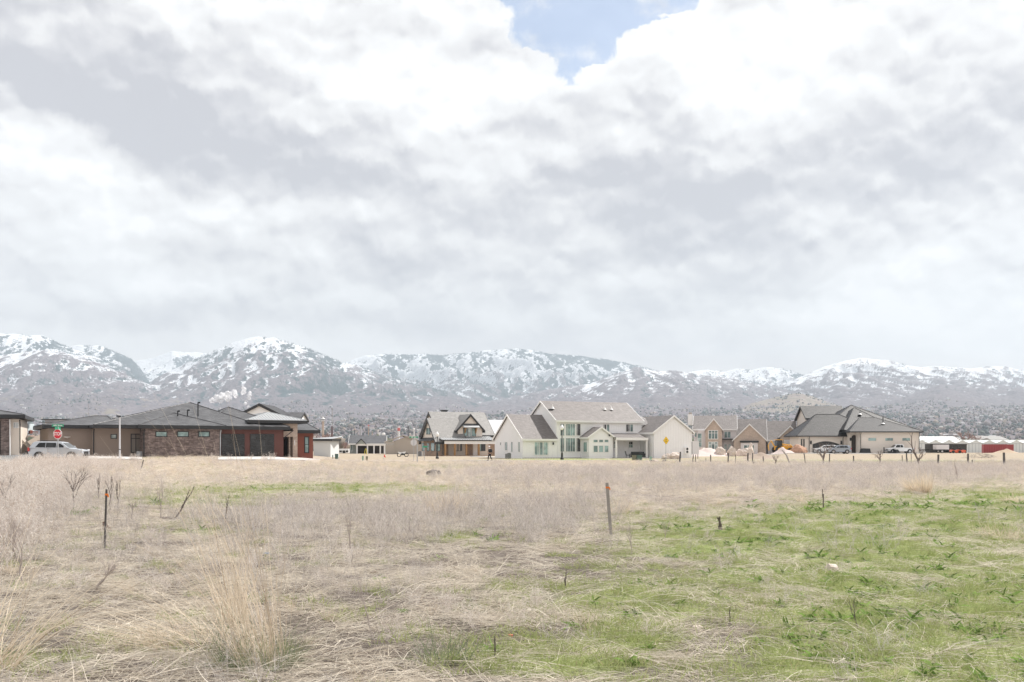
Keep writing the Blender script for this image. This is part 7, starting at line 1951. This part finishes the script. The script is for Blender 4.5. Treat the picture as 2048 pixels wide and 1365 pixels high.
    if kind == 'leaf':
        n = 15; a = rg.uniform(0, 2 * np.pi, n); base = rg.normal(0, .03, (n, 3)); base[:, 2] = 0
        v, f, m = ribbons(base, unit(a, rg.uniform(.35, 1.15, n)), rg.uniform(.07, .17, n), rg.normal(0, .15, (n, 3)), rg.uniform(.018, .034, n), 3, rg, .5)
        # leaf outline: wide in the middle
        V = v.reshape(n, 4, 2, 3); mid = V.mean(2, keepdims=True); sc = np.array([.45, 1.25, 1.5, .3])[None, :, None, None]; V = mid + (V - mid) * sc
        return V.reshape(-1, 3), f, tints(n, m, rg, .3)
    if kind == 'blue_green':
        return merge([go(120, .16, (.6, 1.5), (.15, .38), (.003, .006), 4, .35, .3, .25)])
LIB = {}
def library(kind, n):
    col = bpy.data.collections.new('clumps_' + kind)
    for i in range(n):
        V, Fq, C = clump(kind, 100 + i * 7 + len(kind)); me = np_mesh(kind + '_clump', V, Fq, BM[kind], colors={'tint': C})
        col.objects.link(bpy.data.objects.new(kind + '_clump', me))
    LIB[kind] = (col, n)
for k, n in (('straw', 6), ('tan', 4), ('twig', 6), ('pale', 4), ('green', 4), ('leaf', 4), ('blue_green', 2)): library(k, n)

def scatter(name, kind, P, scl, tilt, label, rg):
    n = len(P); me = bpy.data.meshes.new(name); me.vertices.add(n); me.vertices.foreach_set('co', P.astype(np.float32).ravel())
    a = me.attributes.new('rot', 'FLOAT_VECTOR', 'POINT'); a.data.foreach_set('vector', np.stack([rg.normal(0, tilt, n), rg.normal(0, tilt, n), rg.uniform(0, 6.28, n)], -1).astype(np.float32).ravel())
    a = me.attributes.new('scl', 'FLOAT', 'POINT'); a.data.foreach_set('value', scl.astype(np.float32))
    a = me.attributes.new('idx', 'INT', 'POINT'); a.data.foreach_set('value', rg.integers(0, LIB[kind][1], n).astype(np.int32))
    o = link(name, me); props(o, label, 'grass', kind='stuff')
    ng = bpy.data.node_groups.new(name + '_scatter', 'GeometryNodeTree')
    ng.interface.new_socket('Geometry', in_out='INPUT', socket_type='NodeSocketGeometry'); ng.interface.new_socket('Geometry', in_out='OUTPUT', socket_type='NodeSocketGeometry')
    gi, go_ = ng.nodes.new('NodeGroupInput'), ng.nodes.new('NodeGroupOutput')
    ci = ng.nodes.new('GeometryNodeCollectionInfo'); ci.inputs['Collection'].default_value = LIB[kind][0]; ci.inputs['Separate Children'].default_value = True; ci.inputs['Reset Children'].default_value = True
    ip = ng.nodes.new('GeometryNodeInstanceOnPoints'); ip.inputs['Pick Instance'].default_value = True
    def na(nm, ty):
        q = ng.nodes.new('GeometryNodeInputNamedAttribute'); q.data_type = ty; q.inputs['Name'].default_value = nm; return q.outputs['Attribute']
    ng.links.new(gi.outputs[0], ip.inputs['Points']); ng.links.new(ci.outputs[0], ip.inputs['Instance'])
    ng.links.new(na('rot', 'FLOAT_VECTOR'), ip.inputs['Rotation']); ng.links.new(na('scl', 'FLOAT'), ip.inputs['Scale']); ng.links.new(na('idx', 'INT'), ip.inputs['Instance Index'])
    ng.links.new(ip.outputs[0], go_.inputs[0])
    o.modifiers.new('scatter', 'NODES').node_group = ng
    return o
def field_points(n_per, y0, y1, rg, pad=4.0, half=.56):
    """Random ground positions with density n_per(y) per square metre in the wedge that can be seen, plus a margin."""
    ys = np.linspace(y0, y1, 60); dens = np.array([n_per(v) for v in ys]); wid = 2 * (ys * half + pad); cum = np.cumsum(dens * wid) * (ys[1] - ys[0])
    n = int(cum[-1]); u = rg.random(n) * cum[-1]; y = np.interp(u, np.concatenate([[0], cum]), np.concatenate([[y0], ys])) + rg.uniform(-.2, .2, n)
    x = rg.uniform(-1, 1, n) * (y * half + pad)
    return x, y
def lift(x, y): return ground_z(x, y) + clod_z(x, y)
OFF = lambda x, y: ~((((x / y * F + 1024) < 100) & (y > 86) & (y < 110)) | (((x / y * F + 1024) > 432) & ((x / y * F + 1024) < 640) & (y > 93)) | (((x / y * F + 1024) > 150) & ((x / y * F + 1024) < 286) & (y > 94)))     # keep the street clear
def lay(name, kind, dens, y0, y1, weight, s_fn, label, seed, tilt=.12, dz=-.01):
    rg = np.random.default_rng(seed); x, y = field_points(dens, y0, y1, rg)
    keep = (rg.random(len(x)) < weight(x, y)) & OFF(x, y); x, y = x[keep], y[keep]
    s = s_fn(y) * rg.uniform(.7, 1.35, len(x))
    scatter(name, kind, np.stack([x, y, lift(x, y) + dz], -1), s, tilt, label, rg)
    print(name, len(x))
BEND = 118
lay('matted_straw', 'straw', lambda y: 11 if y < 14 else 7.5 if y < 30 else 3.4 if y < 60 else 1.9, 4.6, BEND, lambda x, y: np.clip(1.05 - .62 * green_mask(x, y), .2, 1), lambda y: np.where(y < 30, 1.0, np.where(y < 60, 1.35, 1.7)), 'pale straw lying matted over the whole field', 1)
lay('dry_grass', 'tan', lambda y: 1.3 if y < 30 else 1.6 if y < 60 else 1.2, 5.5, BEND, lambda x, y: np.clip(.22 + 1.2 * fbm(x * .12, y * .10, 4) + .5 * sstep(50, 90, y) - .5 * green_mask(x, y), .02, 1), lambda y: np.where(y < 30, .62, np.where(y < 60, .8, .85)), 'upright tufts of dry tan grass among the straw', 2)
lay('twiggy_weeds', 'twig', lambda y: 6.5 if y < 25 else 4.5 if y < 50 else 2.6, 5.5, BEND, lambda x, y: np.clip(mauve_mask(x, y) * 1.1 - .35 * green_mask(x, y), .03, 1), lambda y: np.where(y < 14, .55, np.where(y < 50, .9, 1.0)), 'grey mauve twiggy stems standing in drifts across the field', 3)
lay('new_grass', 'green', lambda y: 26 if y < 14 else 15 if y < 30 else 6 if y < 60 else 2.6, 4.6, BEND, lambda x, y: np.clip(green_mask(x, y) * 1.25 - .08, .05, 1), lambda y: np.where(y < 30, 1.0, np.where(y < 60, 1.35, 1.8)), 'short bright new grass in patches, thickest on the right', 4, dz=0)
lay('leafy_weeds', 'leaf', lambda y: 17 if y < 14 else 11 if y < 30 else 3.0, 4.8, 55, lambda x, y: np.clip((green_mask(x, y) - .42) * 1.5 * np.clip(.6 + 1.2 * fbm(x * .8 + 5, y * .8, 3), 0, 1.2), .004, 1), lambda y: np.where(y < 25, .95, 1.5), 'broad-leaved green weeds scattered through the new grass', 5, dz=0)
# tall pale weeds along the street corner on the left and a few scattered ones
rg = np.random.default_rng(9); X_, Y_, S_ = [], [], []
for cx, cy, sx, sy, n, s in ((60, 72, 70, 7, 90, 1.0), (120, 66, 60, 6, 80, 1.0), (20, 50, 50, 8, 60, 1.0), (190, 76, 40, 5, 26, .95), (40, 34, 60, 6, 50, .9), (0, 22, 45, 3, 40, .75), (60, 27, 60, 3, 60, .7), (110, 42, 60, 5, 60, .8), (40, 36, 50, 5, 60, .85), (20, 17.5, 50, 1.2, 24, .6), (300, 84, 60, 4, 16, .9), (420, 86, 60, 4, 14, .8), (520, 88, 60, 4, 12, .9), (1050, 100, 60, 6, 10, .6), (1600, 90, 300, 6, 26, .5), (700, 30, 500, 9, 110, .42), (1000, 24, 300, 4, 60, .4), (1500, 60, 500, 10, 90, .5), (800, 62, 500, 10, 90, .5), (350, 14, 250, 2, 40, .34), (900, 12, 350, 2, 24, .3)):
    for _ in range(n): yy = rg.normal(cy, sy); X_.append(at(rg.normal(cx, sx), yy)); Y_.append(yy); S_.append(s * rg.uniform(.6, 1.25))
X_, Y_, S_ = map(np.array, (X_, Y_, S_)); m_ = OFF(X_, Y_) & (Y_ > 8); X_, Y_, S_ = X_[m_], Y_[m_], S_[m_]
scatter('tall_weeds', 'pale', np.stack([X_, Y_, lift(X_, Y_) - .03], -1), S_, .1, 'tall pinkish dry weeds with seed heads, dense in front of the silver SUV', rg)

# ------------------------------------------------------------------ single plants
def tussock(px, py, h, rad, n, label, mats, lean=(0, 0), seed=0, green=0, w=(.003, .006), spread=(.95, 1.5), name='grass_tussock', z=0):
    y = CAM_H * F / (py - HZ); x = at(px, y); g = float(lift(np.array([x]), np.array([y]))[0]); r = empty(name, (x, y, g), 0, label, 'grass tussock')
    rg = np.random.default_rng(seed + abs(int(px))); a = rg.uniform(0, 2 * np.pi, n); rr = rad * np.sqrt(rg.random(n)); base = np.stack([rr * np.cos(a), rr * np.sin(a), np.zeros(n) - .02], -1)
    d = unit(a + rg.normal(0, .8, n), rg.uniform(*spread, n)) + np.array([lean[0], lean[1], 0]) * rg.uniform(.3, 1.2, (n, 1))
    L = h * rg.uniform(.35, 1.05, n) ** 1.0; b = rg.normal(0, .16, (n, 3)) + np.array([lean[0], lean[1], 0]) * .35
    v, f, m = ribbons(base, d, L, b, rg.uniform(*w, n), 6, rg, .12); link('stems', np_mesh('stems', v, f, BM[mats], colors={'tint': tints(n, m, rg, .12)}), r)
    if green:
        a = rg.uniform(0, 2 * np.pi, green); rr = rad * 1.3 * np.sqrt(rg.random(green)); base = np.stack([rr * np.cos(a), rr * np.sin(a), np.zeros(green) - .02], -1)
        v, f, m = ribbons(base, unit(a, rg.uniform(.5, 1.45, green)), rg.uniform(.15, .42, green) * min(1, h), rg.normal(0, .3, (green, 3)), rg.uniform(.003, .006, green), 4, rg, .35)
        link('green_blades', np_mesh('green_blades', v, f, BM['blue_green'], colors={'tint': tints(green, m, rg, .3)}), r)
    return r
tussock(520, 1325, 1.95, .20, 135, 'tallest tan grass tussock leaning left in the near foreground, green at its base', 'tan', (-.30, .05), 1, 950, (.0035, .007), (1.16, 1.54))
tussock(470, 1255, 1.45, .12, 70, 'thin tan tussock just behind and left of the tallest one', 'tan', (-.12, .0), 2, 90, (.004, .008), (1.25, 1.54))
tussock(400, 1290, .95, .3, 130, 'flattened pale stems fanning far to the left of the tall tussock', 'tan', (-1.6, .3), 3, 160, (.004, .008), (.3, 1.0))
tussock(-35, 1345, 1.45, .2, 110, 'tall pale stems cut by the lower left corner, arching to the right', 'tan', (.42, .1), 4, 0, (.005, .010), (.9, 1.4))
tussock(885, 1322, .42, .2, 180, 'grey-green tuft in the lower middle foreground with thin blades', 'blue_green', (.1, 0), 5, 120, (.003, .006), (.5, 1.4))
tussock(965, 1225, .30, .16, 90, 'small grey-green tuft a step behind the middle one', 'blue_green', (.05, 0), 6, 40, (.003, .005), (.5, 1.4))
tussock(895, 1024, .9, .45, 260, 'large pale tan tussock in the middle of the mauve stems', 'tan', (-.02, 0), 7, 0, (.006, .012), (.8, 1.5))
tussock(1238, 1030, .75, .25, 130, 'pale tan tussock just right of the wooden survey stake', 'tan', (.1, 0), 8, 20, (.005, .010), (.8, 1.5))
tussock(1842, 988, 1.05, .35, 520, 'dark-based brown tussock standing alone on the right', 'tan', (-.22, 0), 9, 260, (.008, .016), (.85, 1.5))
tussock(2038, 1006, .45, .5, 300, 'low dark tussock at the right edge of the field', 'tan', (-.1, 0), 10, 160, (.008, .014), (.6, 1.5))
tussock(2010, 1078, .50, .5, 240, 'low russet tuft near the right edge below the dark one', 'tan', (0, 0), 11, 30, (.005, .010), (.7, 1.5))
tussock(655, 1240, .14, .03, 10, 'tiny upright tuft with one dark green leaf right of the tall tussock', 'leaf', (0, 0), 12, 0, (.010, .018), (.8, 1.5))
tussock(1600, 1003, .55, .08, 40, 'small thin brown tuft at the near edge of the green on the right', 'tan', (0, 0), 13, 0, (.008, .012), (.9, 1.5))
def rosette(px, py, s, label, n=26, seed=0):
    y = CAM_H * F / (py - HZ); x = at(px, y); rg = np.random.default_rng(seed + abs(int(px))); a = rg.uniform(0, 6.28, n); base = rg.normal(0, .05 * s, (n, 3)); base[:, 2] = 0
    v, f, m = ribbons(base, unit(a, rg.uniform(.3, 1.2, n)), s * rg.uniform(.12, .32, n), rg.normal(0, .2, (n, 3)), s * rg.uniform(.03, .055, n), 4, rg, .5)
    V = v.reshape(n, 5, 2, 3); mid = V.mean(2, keepdims=True); V = mid + (V - mid) * np.array([.4, 1.1, 1.5, 1.3, .2])[None, :, None, None]
    o = link('leafy_plant', np_mesh('leafy_plant', V.reshape(-1, 3), f, BM['leaf'], colors={'tint': tints(n, m, rg, .2)})); o.location = (x, y, float(lift(np.array([x]), np.array([y]))[0])); props(o, label, 'plant')
rosette(157, 1031, 1.3, 'bright broad-leaved plant left of the orange-flagged stake')
rosette(978, 1298, .6, 'green broad-leaved plant beside the dark broken stem in front')
rosette(1345, 1118, .8, 'dark green leafy clump in the green right of the survey stake')
rosette(985, 1080, .8, 'small bright leafy clump in the mauve stems left of the survey stake')
rosette(808, 1228, .4, 'small bright green plant in the bare patch left of the grey-green tuft')
rosette(1770, 1225, .6, 'leafy weed cluster in the middle of the green, right side')
rosette(1640, 1300, .5, 'leafy weed near the lower edge right of the straw drift')
rosette(1850, 1340, .5, 'bright leafy weed at the lower right')
# dead stalks
DK_ = plain('dead_stalk', (.13, .105, .095), .9, .3, 12); PS = plain('pale_stalk', (.42, .36, .33), .9, .2, 12)
WG = 'dead weed stalks standing in the field'
def stalk(px, py, top, sp, lb, seed, w=.010, mat=None, n=3, depth=3, lean=0):
    y = CAM_H * F / (py - HZ); branch_tree('dead_stalk', px, y, top, sp, lb, mat or DK_, n, seed, depth, w, WG, 'weed', lean=lean)
stalk(146, 1020, 930, .9, 'tall forked dead weed left of the flagged stake', 3, .016, None, 4, 4)
stalk(222, 1022, 948, .35, 'thin upright dead stem just right of the flagged stake', 5, .010)
stalk(236, 1030, 952, .30, 'second thin dead stem a little right of the first', 6, .009)
stalk(198, 1000, 945, .35, 'thin dead stem behind the flagged stake', 61, .010)
stalk(322, 1036, 955, .45, 'dead stem between the flagged stake and the leaning one', 7, .010, PS)
stalk(345, 1040, 972, .15, 'single dark stem leaning strongly right', 8, .010, None, 2, 1, .62)
stalk(452, 1052, 985, .4, 'dark thin stem behind the tall tussock', 9, .009)
stalk(265, 1042, 992, .5, 'pale broken stem low beside the dead stems', 10, .014, PS)
stalk(1441, 1062, 1032, .5, 'short dark broken stump with a thin stem in the green', 11, .03, None, 2, 3)
stalk(995, 1322, 1262, .3, 'dark broken stem in front of the leafy plant', 12, .004, None, 2, 2, -.2)
stalk(1131, 1184, 1140, .2, 'thin dark stem in the straw left of the green', 13, .006, None, 2, 2)
stalk(1715, 1255, 1195, .5, 'dark thin stem among the leafy weeds', 14, .004, None, 3, 3, -.25)
stalk(1460, 1250, 1212, .2, 'very thin upright stem in the straw drift', 15, .005, None, 2, 2)
stalk(755, 1292, 1120, .22, 'long thin pale stems rising left of the bare patch', 16, .003, PS, 3, 3, -.3)
stalk(50, 1165, 1020, .6, 'pale branching dead weed at the left edge', 17, .013, PS, 4, 4, -.15)
stalk(10, 1020, 945, .8, 'dark dead weed with seed heads at the far left edge', 18, .012, None, 4, 4)
stalk(1647, 1020, 978, .2, 'thin single stem on the near edge of the green', 19, .008, None, 2, 1)
stalk(1912, 962, 918, .12, 'tall slender stem below the black dumpster', 20, .016, PS, 2, 1)
stalk(1262, 1110, 1045, .8, 'airy pale weed right of the survey stake foot', 21, .006, PS, 4, 4)
stalk(1330, 1085, 1040, .7, 'thin airy weed at the left edge of the green', 22, .006, PS, 4, 4)
stalk(700, 1130, 1030, .35, 'pale thin weed stem in the middle left of the field', 23, .007, PS, 3, 3)
stalk(190, 1185, 1120, .9, 'pale fallen branching stalk near the left corner', 24, .010, PS, 4, 4, .6)
# survey stakes with tape
def stake(px, py, top, w, label, lean, mat):
    y = CAM_H * F / (py - HZ); x = at(px, y); g = float(lift(np.array([x]), np.array([y]))[0]); h = zat(top, y) - g
    r = empty('survey_stake', (x, y, g), 0, label, 'survey stake', 'wooden survey stakes with orange tape'); dx = lean * h
    hw = w / 2
    mb = MB(); mb.add([(-hw, -.006, -.2), (hw, -.006, -.2), (hw, .012, -.2), (-hw, .012, -.2), (dx - hw, -.006, h), (dx + hw, -.006, h), (dx + hw, .012, h - .01), (dx - hw, .012, h - .01)], [(0, 1, 2, 3), (4, 5, 6, 7), (0, 1, 5, 4), (1, 2, 6, 5), (2, 3, 7, 6), (3, 0, 4, 7)])
    mb.build('shaft', mat, r)
    t0, t1 = .90, .93; mb = MB(); a, b = dx * t0, dx * t1
    mb.add([(a - hw - .004, -.012, h * t0), (a + hw + .004, -.012, h * t0), (a + hw + .004, .018, h * t0), (a - hw - .004, .018, h * t0), (b - hw - .004, -.012, h * t1), (b + hw + .004, -.012, h * t1), (b + hw + .004, .018, h * t1), (b - hw - .004, .018, h * t1)], [(0, 1, 2, 3), (4, 5, 6, 7), (0, 1, 5, 4), (1, 2, 6, 5), (2, 3, 7, 6), (3, 0, 4, 7)])
    mb.build('tape', MT['orange'], r)
    MB().prism([(b + hw, h * t1), (b + hw + .02, h * t1 - .01), (b + hw + .028, h * t1 - .06), (b + hw + .006, h * t1 - .055)], 'y', -.002, .002).build('tape_tail', MT['orange'], r)
stake(1224, 1078, 966, .055, 'thick wooden survey stake leaning left with orange tape, centre right of the field', -.09, MT['stake_wood'])
stake(208, 1100, 979, .028, 'thin dark survey stake with orange tape tail at the left', .04, MT['weathered'])
# rusty angle scrap beside the thin stake
y = CAM_H * F / (1062 - HZ); x = at(207, y); r = empty('scrap_iron', (x, y, gz(x, y)), 0, 'bent rusty iron bracket leaning beside the thin survey stake', 'scrap iron')
s_ = y / F; MB().tube([(-.0, 0, 0), (0, 0, 18 * s_)], .018, 5).tube([(0, 0, 18 * s_), (17 * s_, .05, -.02)], .022, 5).build('bracket', MT['rust'], r)
# litter and stones in the grass
def near(px, py): y = CAM_H * F / (py - HZ); x = at(px, y); return x, y, float(lift(np.array([x]), np.array([y]))[0])
o = MB().prism([(-.04, 0), (.03, -.02), (.05, .03), (-.02, .05)], 'z', .03, .05).build('litter', plain('litter_blue', (.10, .30, .62), .4)); o.location = near(532, 1111); props(o, 'tiny scrap of blue plastic right of the tall stems', 'litter')
o = MB().prism([(-.02, 0), (.02, -.01), (.02, .02), (-.01, .03)], 'z', .01, .025).build('litter', plain('litter_red', (.65, .16, .10), .5)); o.location = near(1021, 1276); props(o, 'tiny faded red scrap beside the dark broken stem', 'litter')
for px, py, w, h, m_, lb in ((1663, 1141, .20, .11, 'boulder', 'pale stone lying in the green on the right'), (1395, 1256, .10, .04, 'boulder', 'small white stone in the straw drift'), (868, 953, .9, .42, 'weathered', 'dark root stump with pale top in the middle distance')):
    x, y, g = near(px, py); rock('stone', px, y, w, h, MT[m_], lb, cat='stone' if m_ != 'weathered' else 'stump', base=g)
x, y, g = near(25, 1003); o = MB().prism([(-1.4, -.5), (1.2, -.7), (1.5, .6), (-1.2, .8)], 'z', -.05, .12).build('concrete_slab', MT['concrete']); o.location = (x, y, g); props(o, 'pale concrete slab showing through the weeds at the left edge', 'slab')
x, y, g = near(282, 940); o = MB().tube([(0, 0, 0), (.18, 0, .75)], .04, 6).build('old_post', MT['weathered']); o.location = (x, y, g); props(o, 'short leaning post in the grass before the stone garage wing', 'post')
